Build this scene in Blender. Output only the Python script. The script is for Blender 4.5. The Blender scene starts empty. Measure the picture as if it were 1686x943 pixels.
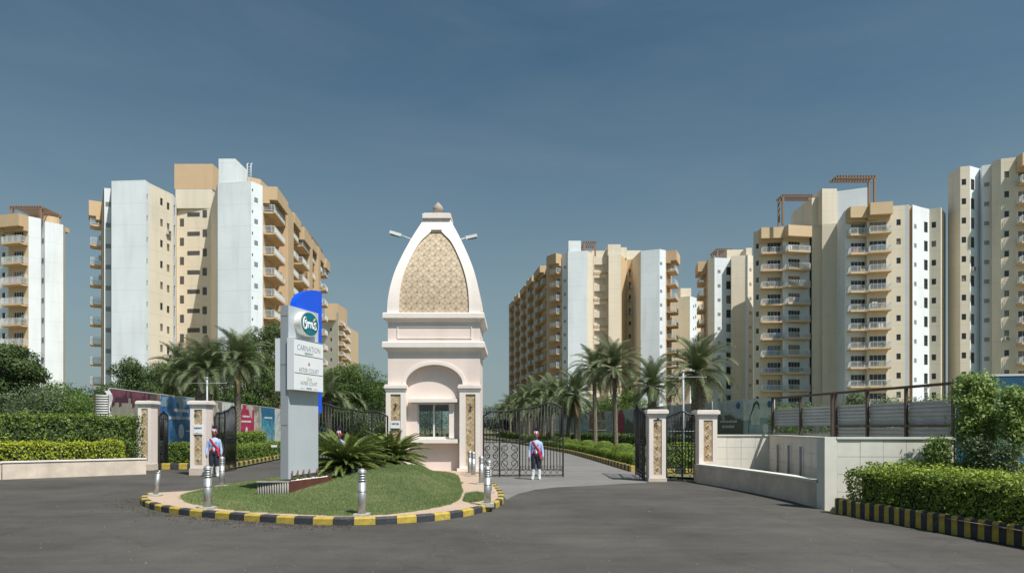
import bpy, math, random
import numpy as np
from mathutils import Vector, Matrix
from mathutils.bvhtree import BVHTree
rnd = random.Random(7)
rng = np.random.default_rng(11)
R = math.radians
scene = bpy.context.scene
col = scene.collection

# ------------------------------------------------------------------ camera, sky, sun, exposure
EYE = 1.9          # eye height in metres
F = 1124.0         # focal length in photo pixels (photo is 1686 wide)
HOR = 705.0        # photo row of the horizon
cam = bpy.data.cameras.new('camera')
cam.sensor_width = 36.0
cam.lens = 24.0
cam.shift_y = (HOR - 471.5) / 1686.0
cam.clip_start = 0.1
cam.clip_end = 6000
cam_o = bpy.data.objects.new('camera', cam)
cam_o.location = (0, 0, EYE)
cam_o.rotation_euler = (R(90), 0, 0)
col.objects.link(cam_o)
scene.camera = cam_o

SUN_EL = 58.0
SUN_DIR = Vector((0.67, -0.74, 0)).normalized()      # horizontal direction towards the sun
world = bpy.data.worlds.new('World')
scene.world = world
world.use_nodes = True
wn = world.node_tree.nodes
wl = world.node_tree.links
bg = wn['Background']
sky = wn.new('ShaderNodeTexSky')
sky.sky_type = 'NISHITA'
sky.sun_disc = False
sky.sun_elevation = R(SUN_EL)
sky.sun_rotation = math.atan2(SUN_DIR.x, SUN_DIR.y)
sky.altitude = 200
sky.air_density = 1.3
sky.dust_density = 3.5
sky.ozone_density = 1.0
SKY_TINT = (0.31, 0.55, 0.68, 1)
SKY_SAT = 0.62
hs = wn.new('ShaderNodeHueSaturation')
hs.inputs['Saturation'].default_value = SKY_SAT
mx = wn.new('ShaderNodeMix')
mx.data_type = 'RGBA'
mx.blend_type = 'MULTIPLY'
mx.inputs[0].default_value = 1.0
mx.inputs[7].default_value = SKY_TINT
gm = wn.new('ShaderNodeGamma'); gm.inputs[1].default_value = 1.2
wl.new(sky.outputs[0], gm.inputs[0])
wl.new(gm.outputs[0], hs.inputs['Color'])
wl.new(hs.outputs[0], mx.inputs[6])
wtc = wn.new('ShaderNodeTexCoord'); wmp = wn.new('ShaderNodeMapping'); wmp.inputs['Scale'].default_value = (1.1, 1.1, 5.0)
wl.new(wtc.outputs['Generated'], wmp.inputs[0])
wnz = wn.new('ShaderNodeTexNoise'); wnz.inputs['Scale'].default_value = 1.6; wnz.inputs['Detail'].default_value = 7; wnz.inputs['Roughness'].default_value = 0.6; wnz.inputs['Distortion'].default_value = 0.6
wl.new(wmp.outputs[0], wnz.inputs['Vector'])
wmr = wn.new('ShaderNodeMapRange'); wmr.inputs[1].default_value = 0.42; wmr.inputs[2].default_value = 0.85; wmr.inputs[3].default_value = 0.0; wmr.inputs[4].default_value = 0.13
wl.new(wnz.outputs['Fac'], wmr.inputs[0])
wcl = wn.new('ShaderNodeMix'); wcl.data_type = 'RGBA'; wcl.inputs[7].default_value = (5.2, 6.0, 6.4, 1)      # thin high cloud
wl.new(wmr.outputs[0], wcl.inputs[0]); wl.new(mx.outputs[2], wcl.inputs[6])
wsx = wn.new('ShaderNodeSeparateXYZ'); wl.new(wtc.outputs['Generated'], wsx.inputs[0])      # pale haze thickening towards the horizon all round
w1 = wn.new('ShaderNodeMapRange'); w1.inputs[1].default_value = 0.0; w1.inputs[2].default_value = 0.52; w1.inputs[3].default_value = 1.0; w1.inputs[4].default_value = 0.0
wl.new(wsx.outputs['Z'], w1.inputs[0])
w2 = wn.new('ShaderNodeMath'); w2.operation = 'POWER'; w2.inputs[1].default_value = 1.5; wl.new(w1.outputs[0], w2.inputs[0])
w3 = wn.new('ShaderNodeMath'); w3.operation = 'MULTIPLY'; w3.inputs[1].default_value = 0.85; wl.new(w2.outputs[0], w3.inputs[0])
whz = wn.new('ShaderNodeMix'); whz.data_type = 'RGBA'; whz.inputs[7].default_value = (4.6, 5.7, 5.8, 1)
wl.new(w3.outputs[0], whz.inputs[0]); wl.new(wcl.outputs[2], whz.inputs[6])
wl.new(whz.outputs[2], bg.inputs['Color'])
bg.inputs['Strength'].default_value = 0.06

sl = bpy.data.lights.new('sun', 'SUN')
sl.energy = 4.6
sl.angle = R(0.6)
sl.color = (1.0, 0.95, 0.87)
so = bpy.data.objects.new('sun', sl)
d_to_sun = Vector((SUN_DIR.x * math.cos(R(SUN_EL)), SUN_DIR.y * math.cos(R(SUN_EL)), math.sin(R(SUN_EL))))
so.rotation_euler = d_to_sun.to_track_quat('Z', 'Y').to_euler()
so.location = (20, -20, 40)
col.objects.link(so)
scene.view_settings.view_transform = 'Standard'
scene.view_settings.look = 'None'
scene.view_settings.exposure = 0.35
scene.view_settings.gamma = 1.0
scene.render.engine = 'CYCLES'
scene.cycles.max_bounces = 6
scene.cycles.diffuse_bounces = 3
scene.cycles.transparent_max_bounces = 6

# ------------------------------------------------------------------ helpers
def X(px, Y): return (px - 843.0) / F * Y
def Z(py, Y): return EYE - (py - HOR) / F * Y
def G(px, py, z=0.0):
    Y = F * (EYE - z) / (py - HOR)
    return Vector((X(px, Y), Y, z))

MATS = {}
def mat(name, c, rough=0.8, metal=0.0, var=0.12, scale=1.5, bump=0.0, bscale=40.0, c2=None, spec=0.5, lines=None, streak=0.0, coat=0.0):
    if name in MATS: return MATS[name]
    m = bpy.data.materials.new(name); m.use_nodes = True
    n = m.node_tree.nodes; l = m.node_tree.links
    b = n['Principled BSDF']
    b.inputs['Roughness'].default_value = rough
    b.inputs['Metallic'].default_value = metal
    b.inputs['Specular IOR Level'].default_value = spec
    b.inputs['Coat Weight'].default_value = coat
    c = tuple(c) + (1,)
    tc = n.new('ShaderNodeTexCoord')
    if var > 0:
        nz = n.new('ShaderNodeTexNoise'); nz.inputs['Scale'].default_value = scale
        nz.inputs['Detail'].default_value = 6; nz.inputs['Roughness'].default_value = 0.65
        l.new(tc.outputs['Object'], nz.inputs['Vector'])
        rp = n.new('ShaderNodeValToRGB')
        lo = tuple(v * (1 - var) for v in c[:3]) + (1,)
        hi = (tuple(c2) + (1,)) if c2 else tuple(min(1, v * (1 + var * .6)) for v in c[:3]) + (1,)
        rp.color_ramp.elements[0].position = 0.3; rp.color_ramp.elements[0].color = lo
        rp.color_ramp.elements[1].position = 0.7; rp.color_ramp.elements[1].color = hi
        l.new(nz.outputs['Fac'], rp.inputs['Fac'])
        out = rp.outputs['Color']
    else:
        rgb = n.new('ShaderNodeRGB'); rgb.outputs[0].default_value = c
        out = rgb.outputs[0]
    if streak > 0:
        mp = n.new('ShaderNodeMapping'); mp.inputs['Scale'].default_value = (1.0, 1.0, 0.10)
        l.new(tc.outputs['Object'], mp.inputs['Vector'])
        n2 = n.new('ShaderNodeTexNoise'); n2.inputs['Scale'].default_value = 1.0; n2.inputs['Detail'].default_value = 5
        l.new(mp.outputs[0], n2.inputs['Vector'])
        r2 = n.new('ShaderNodeMapRange'); r2.inputs[1].default_value = 0.5; r2.inputs[2].default_value = 0.75
        r2.inputs[3].default_value = 1.0; r2.inputs[4].default_value = 1.0 - streak
        l.new(n2.outputs['Fac'], r2.inputs[0])
        m2 = n.new('ShaderNodeMix'); m2.data_type = 'RGBA'; m2.blend_type = 'MULTIPLY'; m2.inputs[0].default_value = 1
        l.new(out, m2.inputs[6]); l.new(r2.outputs[0], m2.inputs[7]); out = m2.outputs[2]
    if lines:
        sp = n.new('ShaderNodeSeparateXYZ'); l.new(tc.outputs['Object'], sp.inputs[0])
        md = n.new('ShaderNodeMath'); md.operation = 'MODULO'; md.inputs[1].default_value = lines[0]
        l.new(sp.outputs['Z'], md.inputs[0])
        lt = n.new('ShaderNodeMath'); lt.operation = 'LESS_THAN'; lt.inputs[1].default_value = lines[1]
        l.new(md.outputs[0], lt.inputs[0])
        ml = n.new('ShaderNodeMath'); ml.operation = 'MULTIPLY_ADD'; ml.inputs[1].default_value = -lines[2]; ml.inputs[2].default_value = 1.0
        l.new(lt.outputs[0], ml.inputs[0])
        m3 = n.new('ShaderNodeMix'); m3.data_type = 'RGBA'; m3.blend_type = 'MULTIPLY'; m3.inputs[0].default_value = 1
        l.new(out, m3.inputs[6]); l.new(ml.outputs[0], m3.inputs[7]); out = m3.outputs[2]
    l.new(out, b.inputs['Base Color'])
    if bump > 0:
        nb = n.new('ShaderNodeTexNoise'); nb.inputs['Scale'].default_value = bscale; nb.inputs['Detail'].default_value = 4
        l.new(tc.outputs['Object'], nb.inputs['Vector'])
        bp = n.new('ShaderNodeBump'); bp.inputs['Strength'].default_value = bump; bp.inputs['Distance'].default_value = 0.02
        l.new(nb.outputs['Fac'], bp.inputs['Height']); l.new(bp.outputs[0], b.inputs['Normal'])
    MATS[name] = m
    return m

def leafmat(name, dark, light, trans=0.25, rough=0.55, tip=None):
    """foliage: each leaf has its own tint between two greens (mesh attribute 'tint')"""
    if name in MATS: return MATS[name]
    m = bpy.data.materials.new(name); m.use_nodes = True
    n = m.node_tree.nodes; l = m.node_tree.links
    b = n['Principled BSDF']; b.inputs['Roughness'].default_value = rough
    b.inputs['Specular IOR Level'].default_value = 0.35
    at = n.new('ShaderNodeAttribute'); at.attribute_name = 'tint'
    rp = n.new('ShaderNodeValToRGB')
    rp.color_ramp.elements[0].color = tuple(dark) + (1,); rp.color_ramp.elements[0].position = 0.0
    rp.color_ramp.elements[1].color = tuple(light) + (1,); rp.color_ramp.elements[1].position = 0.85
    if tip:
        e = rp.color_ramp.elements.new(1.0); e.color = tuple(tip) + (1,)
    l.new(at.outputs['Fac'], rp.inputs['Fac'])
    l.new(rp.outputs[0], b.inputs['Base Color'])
    tr = n.new('ShaderNodeBsdfTranslucent'); l.new(rp.outputs[0], tr.inputs['Color'])
    mix = n.new('ShaderNodeMixShader'); mix.inputs[0].default_value = trans
    l.new(b.outputs[0], mix.inputs[1]); l.new(tr.outputs[0], mix.inputs[2])
    l.new(mix.outputs[0], n['Material Output'].inputs['Surface'])
    MATS[name] = m
    return m

def tag(o, label=None, cat=None, group=None, kind=None):
    if label: o['label'] = label
    if cat: o['category'] = cat
    if group: o['group'] = group
    if kind: o['kind'] = kind
    return o

def empty(name, loc, label=None, cat=None, group=None, rz=0.0):
    o = bpy.data.objects.new(name, None)
    o.location = loc; o.rotation_euler = (0, 0, rz); o.empty_display_size = 0.3
    col.objects.link(o)
    return tag(o, label, cat, group)

def link(name, me, parent=None, mw=None):
    o = bpy.data.objects.new(name, me); col.objects.link(o)
    if parent is not None: o.parent = parent
    if mw is not None: o.matrix_local = mw
    return o

class MB:
    def __init__(s): s.v = []; s.f = []; s.m = []; s.sm = []
    def add(s, vs, fs, mi=0, smooth=False):
        k = len(s.v); s.v.extend([tuple(v) for v in vs])
        for f in fs: s.f.append(tuple(k + i for i in f)); s.m.append(mi); s.sm.append(smooth)
    def box(s, a, b, mi=0, M=None):
        x0, y0, z0 = a; x1, y1, z1 = b
        vs = [Vector(p) for p in ((x0,y0,z0),(x1,y0,z0),(x1,y1,z0),(x0,y1,z0),(x0,y0,z1),(x1,y0,z1),(x1,y1,z1),(x0,y1,z1))]
        if M is not None: vs = [M @ v for v in vs]
        s.add(vs, [(0,3,2,1),(4,5,6,7),(0,1,5,4),(1,2,6,5),(2,3,7,6),(3,0,4,7)], mi)
    def prism(s, poly, z0, z1, mi=0, cap=True):
        n = len(poly)
        vs = [(p[0], p[1], z0) for p in poly] + [(p[0], p[1], z1) for p in poly]
        fs = [(i, (i+1) % n, n+(i+1) % n, n+i) for i in range(n)]
        if cap: fs += [tuple(range(n-1, -1, -1)), tuple(range(n, 2*n))]
        s.add(vs, fs, mi)
    def xzprism(s, poly, y0, y1, mi=0, smooth=False):       # polygon in x,z pushed from y0 (front) to y1
        n = len(poly)
        vs = [(p[0], y0, p[1]) for p in poly] + [(p[0], y1, p[1]) for p in poly]
        fs = [(i, n+i, n+(i+1) % n, (i+1) % n) for i in range(n)]
        s.add(vs, fs, mi, smooth)
        s.add(vs, [tuple(range(n)), tuple(range(2*n-1, n-1, -1))], mi)
    def tube(s, path, r, n=5, mi=0, closed=False, smooth=True, caps=True):
        P = [Vector(p) for p in path]; k = len(P)
        rs = r if isinstance(r, (list, tuple)) else [r]*k
        rings = []; up = None
        for i, p in enumerate(P):
            if closed: t = P[(i+1) % k] - P[i-1]
            else: t = P[min(i+1, k-1)] - P[max(i-1, 0)]
            t.normalize()
            if up is None:
                up = Vector((0,0,1)) if abs(t.z) < 0.9 else Vector((1,0,0))
            a = t.cross(up)
            if a.length < 1e-4: a = t.cross(Vector((0,1,0)))
            a.normalize(); b = a.cross(t).normalized(); up = b
            rings.append([p + (a*math.cos(2*math.pi*j/n) + b*math.sin(2*math.pi*j/n))*rs[i] for j in range(n)])
        vs = [v for rg in rings for v in rg]; fs = []
        for i in range(k if closed else k-1):
            i2 = (i+1) % k
            for j in range(n): fs.append((i*n+j, i*n+(j+1) % n, i2*n+(j+1) % n, i2*n+j))
        if not closed and caps: fs += [tuple(range(n-1, -1, -1)), tuple(range((k-1)*n, k*n))]
        s.add(vs, fs, mi, smooth)
    def lathe(s, prof, n=16, c=(0,0,0), mi=0, smooth=True, sx=1.0, sy=1.0):
        vs = []; fs = []
        for (r, z) in prof:
            for j in range(n):
                a = 2*math.pi*j/n; vs.append((c[0]+r*sx*math.cos(a), c[1]+r*sy*math.sin(a), c[2]+z))
        for i in range(len(prof)-1):
            for j in range(n): fs.append((i*n+j, i*n+(j+1) % n, (i+1)*n+(j+1) % n, (i+1)*n+j))
        fs.append(tuple(range(n-1, -1, -1))); fs.append(tuple(range((len(prof)-1)*n, len(prof)*n)))
        s.add(vs, fs, mi, smooth)
    def mesh(s, name, mats):
        me = bpy.data.meshes.new(name); me.from_pydata(s.v, [], s.f)
        mats = mats if isinstance(mats, (list, tuple)) else [mats]
        for m_ in mats: me.materials.append(m_)
        me.polygons.foreach_set('material_index', s.m)
        me.polygons.foreach_set('use_smooth', s.sm)
        me.update(); return me
    def build(s, name, mats, parent=None, mw=None):
        return link(name, s.mesh(name, mats), parent, mw)

def leaf_mesh(name, pts, nrm, size, mats, tint=None, aspect=0.5, upbias=0.0, mi=None):
    """one small quad per leaf, as many as there are points"""
    n = len(pts); pts = np.asarray(pts, float); nrm = np.asarray(nrm, float)
    sz = np.asarray(size, float) * np.ones(n)
    nn = nrm + rng.normal(0, 0.55, (n, 3)); nn[:, 2] += upbias
    nn /= np.linalg.norm(nn, axis=1)[:, None] + 1e-9
    a = rng.normal(0, 1, (n, 3)); a -= (a*nn).sum(1)[:, None]*nn
    a /= np.linalg.norm(a, axis=1)[:, None] + 1e-9
    b = np.cross(nn, a)
    a = a*sz[:, None]*0.5; b = b*sz[:, None]*0.5*aspect
    V = np.empty((n, 4, 3)); V[:, 0] = pts-a; V[:, 1] = pts+b; V[:, 2] = pts+a; V[:, 3] = pts-b
    me = bpy.data.meshes.new(name)
    me.vertices.add(4*n); me.vertices.foreach_set('co', V.ravel())
    me.loops.add(4*n); me.loops.foreach_set('vertex_index', np.arange(4*n, dtype=np.int32))
    me.polygons.add(n); me.polygons.foreach_set('loop_start', np.arange(0, 4*n, 4, dtype=np.int32))
    me.polygons.foreach_set('loop_total', np.full(n, 4, dtype=np.int32))
    at = me.attributes.new('tint', 'FLOAT', 'FACE')
    at.data.foreach_set('value', (tint if tint is not None else rng.random(n)).astype(np.float32))
    for m_ in (mats if isinstance(mats, (list, tuple)) else [mats]): me.materials.append(m_)
    me.update(calc_edges=True)
    return me

def sheet(name, poly, z, m, label=None, kind='structure', parent=None):
    me = bpy.data.meshes.new(name); me.from_pydata([(p[0], p[1], z) for p in poly], [], [tuple(range(len(poly)))])
    me.materials.append(m); me.update()
    if me.polygons[0].normal.z < 0: me.flip_normals()
    o = link(name, me, parent)
    if kind: o['kind'] = kind
    return o

def clip(poly, conv):      # Sutherland-Hodgman, conv is a ccw convex polygon
    out = list(poly)
    for i in range(len(conv)):
        a = conv[i]; b = conv[(i+1) % len(conv)]; inp = out; out = []
        if not inp: return []
        def side(p): return (b[0]-a[0])*(p[1]-a[1]) - (b[1]-a[1])*(p[0]-a[0])
        for j in range(len(inp)):
            p = inp[j]; q = inp[(j+1) % len(inp)]; sp, sq = side(p), side(q)
            if sp >= 0: out.append(p)
            if sp*sq < 0:
                t = sp/(sp-sq); out.append((p[0]+(q[0]-p[0])*t, p[1]+(q[1]-p[1])*t))
    return out

def text_mesh(body, size, m, extrude=0.002, shear=0.0, xs=1.0, bold=0.0):
    cu = bpy.data.curves.new('letters', 'FONT'); cu.body = body; cu.size = size
    cu.align_x = 'CENTER'; cu.align_y = 'CENTER'; cu.extrude = extrude; cu.shear = shear; cu.resolution_u = 3; cu.offset = bold
    o = bpy.data.objects.new('letters', cu); col.objects.link(o)
    dg = bpy.context.evaluated_depsgraph_get()
    me = bpy.data.meshes.new_from_object(o.evaluated_get(dg))
    bpy.data.objects.remove(o); me.materials.clear(); me.materials.append(m)
    me.transform(Matrix.Rotation(R(90), 4, 'X') @ Matrix.Diagonal((xs, 1, 1, 1)))
    return me

# ------------------------------------------------------------------ materials
FH = 3.05
M_white = mat('white_render', (0.76, 0.80, 0.82), 0.85, var=0.10, scale=0.12, streak=0.10, lines=(FH, 0.09, 0.10))
M_cream = mat('cream_render', (0.73, 0.645, 0.51), 0.85, var=0.08, scale=0.12, streak=0.10, lines=(FH, 0.09, 0.12))
M_tan = mat('tan_render', (0.63, 0.465, 0.285), 0.85, var=0.08, scale=0.15, streak=0.06)
M_orange = mat('orange_render', (0.58, 0.415, 0.25), 0.85, var=0.10, scale=0.15, streak=0.06)
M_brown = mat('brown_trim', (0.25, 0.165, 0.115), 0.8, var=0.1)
M_roof = mat('roof_screed', (0.35, 0.33, 0.30), 0.9)
M_pane = mat('window_glass', (0.025, 0.03, 0.035), 0.08, var=0.0, spec=0.6)
M_dframe = mat('dark_window_frame', (0.10, 0.09, 0.085), 0.5, var=0.0)
M_wframe = mat('white_window_frame', (0.62, 0.62, 0.60), 0.5, var=0.0)
M_rail = mat('white_railing', (0.66, 0.68, 0.68), 0.5, var=0.0)
M_grey = mat('grey_vent', (0.33, 0.35, 0.37), 0.7, var=0.1)
M_dark = mat('dark_recess', (0.09, 0.075, 0.06), 0.8, var=0.1)
M_ac = mat('air_conditioner_case', (0.55, 0.54, 0.50), 0.5, var=0.08)
M_pink = mat('pink_stucco', (0.78, 0.655, 0.60), 0.85, var=0.06, scale=1.2, bump=0.15, bscale=60, streak=0.14)
M_pinkw = mat('pale_pink_stucco', (0.80, 0.72, 0.67), 0.85, var=0.05, scale=1.2, bump=0.15, bscale=60, streak=0.14)
M_sand1 = mat('sand_tile', (0.47, 0.345, 0.20), 0.7, var=0.15, scale=9)
M_sand2 = mat('sand_tile_dark', (0.39, 0.27, 0.145), 0.7, var=0.15, scale=9)
M_sand3 = mat('sand_tile_light', (0.54, 0.42, 0.27), 0.7, var=0.12, scale=9)
M_grout = mat('pale_grout', (0.62, 0.54, 0.43), 0.9)
M_inset = mat('dark_inset_tile', (0.20, 0.115, 0.06), 0.6, var=0.2, scale=20)
M_iron = mat('black_iron', (0.018, 0.018, 0.02), 0.45, var=0.2, scale=12)
M_steel = mat('brushed_steel', (0.46, 0.455, 0.45), 0.46, metal=0.7, var=0.12, scale=14, bump=0.05, bscale=90)
M_conc = mat('old_concrete', (0.42, 0.39, 0.34), 0.9, var=0.25, scale=3, bump=0.4, bscale=30)
M_wallc = mat('cream_stone_cladding', (0.66, 0.64, 0.57), 0.85, var=0.10, scale=1.6, bump=0.1, streak=0.14)
M_wallp = mat('stained_pinkish_wall', (0.62, 0.52, 0.43), 0.88, var=0.22, scale=1.8, bump=0.2, streak=0.22)
M_yel = mat('yellow_kerb_paint', (0.50, 0.36, 0.045), 0.7, var=0.30, scale=7, bump=0.3, bscale=25)
M_blk = mat('black_kerb_paint', (0.035, 0.036, 0.042), 0.75, var=0.4, scale=7, bump=0.3, bscale=25)
M_bark = mat('bark', (0.13, 0.10, 0.075), 0.95, var=0.35, scale=6, bump=0.8, bscale=18)
M_palmbark = mat('palm_bark', (0.20, 0.165, 0.125), 0.95, var=0.55, scale=11, bump=0.9, bscale=14)
M_soil = mat('dry_soil', (0.22, 0.16, 0.11), 0.95, var=0.3, scale=4, bump=0.4)
M_core = mat('hedge_inside', (0.035, 0.055, 0.018), 0.95, var=0.3, scale=6)
L_hedge = leafmat('hedge_leaf', (0.05, 0.085, 0.018), (0.17, 0.25, 0.035))
L_yel = leafmat('golden_hedge_leaf', (0.12, 0.16, 0.012), (0.42, 0.46, 0.03), tip=(0.55, 0.56, 0.05))
L_gold2 = leafmat('right_hedge_leaf', (0.07, 0.115, 0.02), (0.25, 0.33, 0.045), tip=(0.45, 0.50, 0.08))
L_tree = leafmat('tree_leaf', (0.03, 0.055, 0.02), (0.105, 0.16, 0.045))
L_tree2 = leafmat('bright_tree_leaf', (0.045, 0.085, 0.018), (0.16, 0.25, 0.045))
L_tree3 = leafmat('grey_green_leaf', (0.05, 0.08, 0.035), (0.16, 0.21, 0.10))
L_far = leafmat('far_tree_leaf', (0.035, 0.055, 0.035), (0.075, 0.11, 0.06))
L_palm = leafmat('palm_leaflet', (0.075, 0.105, 0.045), (0.21, 0.245, 0.12), trans=0.15, tip=(0.32, 0.33, 0.19))
L_palmdry = leafmat('dry_palm_leaflet', (0.12, 0.09, 0.045), (0.26, 0.20, 0.10), trans=0.1)
L_cycad = leafmat('cycad_leaflet', (0.07, 0.11, 0.028), (0.24, 0.28, 0.075), trans=0.12, rough=0.45, tip=(0.42, 0.42, 0.16))
L_grass = leafmat('grass_blade', (0.11, 0.165, 0.055), (0.23, 0.295, 0.11), trans=0.2, tip=(0.42, 0.36, 0.20))
L_shrub = leafmat('shrub_leaf', (0.10, 0.16, 0.04), (0.34, 0.44, 0.13), trans=.4)
L_mound = leafmat('topiary_leaf', (0.07, 0.12, 0.02), (0.26, 0.36, 0.045))

def paint(name, c, under):
    m = mat(name, c, 0.7, var=0.30, scale=7, bump=0.3, bscale=25); n = m.node_tree.nodes; l = m.node_tree.links; b = n['Principled BSDF']
    src = b.inputs['Base Color'].links[0].from_socket; tc = n.new('ShaderNodeTexCoord'); oi = n.new('ShaderNodeObjectInfo')
    ad = n.new('ShaderNodeVectorMath'); ad.operation = 'ADD'; l.new(tc.outputs['Object'], ad.inputs[0]); l.new(oi.outputs['Location'], ad.inputs[1])
    nz = n.new('ShaderNodeTexNoise'); nz.inputs['Scale'].default_value = 9; nz.inputs['Detail'].default_value = 8; nz.inputs['Roughness'].default_value = .75; l.new(ad.outputs[0], nz.inputs['Vector'])
    rp = n.new('ShaderNodeMapRange'); rp.inputs[1].default_value = .56; rp.inputs[2].default_value = .66; rp.inputs[3].default_value = 0; rp.inputs[4].default_value = .8; l.new(nz.outputs[0], rp.inputs[0])
    mm = n.new('ShaderNodeMix'); mm.data_type = 'RGBA'; l.new(rp.outputs[0], mm.inputs[0]); l.new(src, mm.inputs[6]); mm.inputs[7].default_value = tuple(under)+(1,); l.new(mm.outputs[2], b.inputs['Base Color'])
    return m
M_yel = paint('worn_yellow_paint', (0.47, 0.34, 0.055), (.20, .17, .12)); M_blk = paint('worn_black_paint', (0.038, 0.04, 0.048), (.15, .14, .12))
def asphalt(name, c, c2, sc=0.35):
    m = bpy.data.materials.new(name); m.use_nodes = True
    n = m.node_tree.nodes; l = m.node_tree.links; b = n['Principled BSDF']
    b.inputs['Roughness'].default_value = 0.88; b.inputs['Specular IOR Level'].default_value = 0.3
    tc = n.new('ShaderNodeTexCoord')
    big = n.new('ShaderNodeTexNoise'); big.inputs['Scale'].default_value = sc; big.inputs['Detail'].default_value = 8
    big.inputs['Roughness'].default_value = 0.7
    l.new(tc.outputs['Object'], big.inputs['Vector'])
    r1 = n.new('ShaderNodeValToRGB'); r1.color_ramp.elements[0].position = 0.35; r1.color_ramp.elements[0].color = tuple(c)+(1,)
    r1.color_ramp.elements[1].position = 0.68; r1.color_ramp.elements[1].color = tuple(c2)+(1,)
    l.new(big.outputs['Fac'], r1.inputs['Fac'])
    # tyre sweep streaks
    mp = n.new('ShaderNodeMapping'); mp.inputs['Scale'].default_value = (0.25, 2.2, 1); mp.inputs['Rotation'].default_value = (0, 0, R(12))
    l.new(tc.outputs['Object'], mp.inputs['Vector'])
    st = n.new('ShaderNodeTexNoise'); st.inputs['Scale'].default_value = 0.8; st.inputs['Detail'].default_value = 6; st.inputs['Distortion'].default_value = 0.8
    l.new(mp.outputs[0], st.inputs['Vector'])
    r2 = n.new('ShaderNodeMapRange'); r2.inputs[1].default_value = 0.35; r2.inputs[2].default_value = 0.7; r2.inputs[3].default_value = 0.93; r2.inputs[4].default_value = 1.07
    l.new(st.outputs['Fac'], r2.inputs[0])
    sp = n.new('ShaderNodeTexNoise'); sp.inputs['Scale'].default_value = 26; sp.inputs['Detail'].default_value = 8; sp.inputs['Roughness'].default_value = .85
    l.new(tc.outputs['Object'], sp.inputs['Vector'])
    r3 = n.new('ShaderNodeMapRange'); r3.inputs[1].default_value = 0.3; r3.inputs[2].default_value = 0.7; r3.inputs[3].default_value = 0.72; r3.inputs[4].default_value = 1.28
    l.new(sp.outputs['Fac'], r3.inputs[0])
    k = n.new('ShaderNodeMath'); k.operation = 'MULTIPLY'; l.new(r2.outputs[0], k.inputs[0]); l.new(r3.outputs[0], k.inputs[1])
    mm = n.new('ShaderNodeMix'); mm.data_type = 'RGBA'; mm.blend_type = 'MULTIPLY'; mm.inputs[0].default_value = 1
    l.new(r1.outputs[0], mm.inputs[6]); l.new(k.outputs[0], mm.inputs[7]); l.new(mm.outputs[2], b.inputs['Base Color'])
    # hairline cracks and oil drips
    wv = n.new('ShaderNodeTexNoise'); wv.inputs['Scale'].default_value = 1.5; wv.inputs['Detail'].default_value = 5; l.new(tc.outputs['Object'], wv.inputs['Vector'])
    va = n.new('ShaderNodeVectorMath'); va.operation = 'MULTIPLY_ADD'; va.inputs[1].default_value = (.9, .9, 0); l.new(wv.outputs['Color'], va.inputs[0]); l.new(tc.outputs['Object'], va.inputs[2])
    vo = n.new('ShaderNodeTexVoronoi'); vo.feature = 'DISTANCE_TO_EDGE'; vo.inputs['Scale'].default_value = .33; l.new(va.outputs[0], vo.inputs['Vector'])
    cr = n.new('ShaderNodeMapRange'); cr.inputs[1].default_value = .002; cr.inputs[2].default_value = .010; cr.inputs[3].default_value = .86; cr.inputs[4].default_value = 1.0; l.new(vo.outputs['Distance'], cr.inputs[0])
    ol = n.new('ShaderNodeTexNoise'); ol.inputs['Scale'].default_value = 1.1; ol.inputs['Detail'].default_value = 9; ol.inputs['Roughness'].default_value = .8; l.new(tc.outputs['Object'], ol.inputs['Vector'])
    o2 = n.new('ShaderNodeMapRange'); o2.inputs[1].default_value = .60; o2.inputs[2].default_value = .70; o2.inputs[3].default_value = 1.0; o2.inputs[4].default_value = .74; l.new(ol.outputs['Fac'], o2.inputs[0])
    k2 = n.new('ShaderNodeMath'); k2.operation = 'MULTIPLY'; l.new(cr.outputs[0], k2.inputs[0]); l.new(o2.outputs[0], k2.inputs[1])
    m5 = n.new('ShaderNodeMix'); m5.data_type = 'RGBA'; m5.blend_type = 'MULTIPLY'; m5.inputs[0].default_value = 1; l.new(mm.outputs[2], m5.inputs[6]); l.new(k2.outputs[0], m5.inputs[7]); l.new(m5.outputs[2], b.inputs['Base Color'])
    bp = n.new('ShaderNodeBump'); bp.inputs['Strength'].default_value = 0.35; bp.inputs['Distance'].default_value = 0.01
    l.new(sp.outputs['Fac'], bp.inputs['Height']); l.new(bp.outputs[0], b.inputs['Normal'])
    return m
M_asph = asphalt('dark_asphalt', (0.050, 0.046, 0.042), (0.100, 0.091, 0.082), 0.25)
M_asph2 = asphalt('worn_grey_asphalt', (0.15, 0.142, 0.135), (0.20, 0.19, 0.18))
M_ground = mat('scrub_ground', (0.12, 0.13, 0.06), 0.95, var=0.35, scale=0.5, c2=(0.20, 0.17, 0.10))
M_lawn = mat('lawn_soil', (0.09, 0.12, 0.04), 0.95, var=0.35, scale=2.5, c2=(0.17, 0.17, 0.08))

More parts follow.
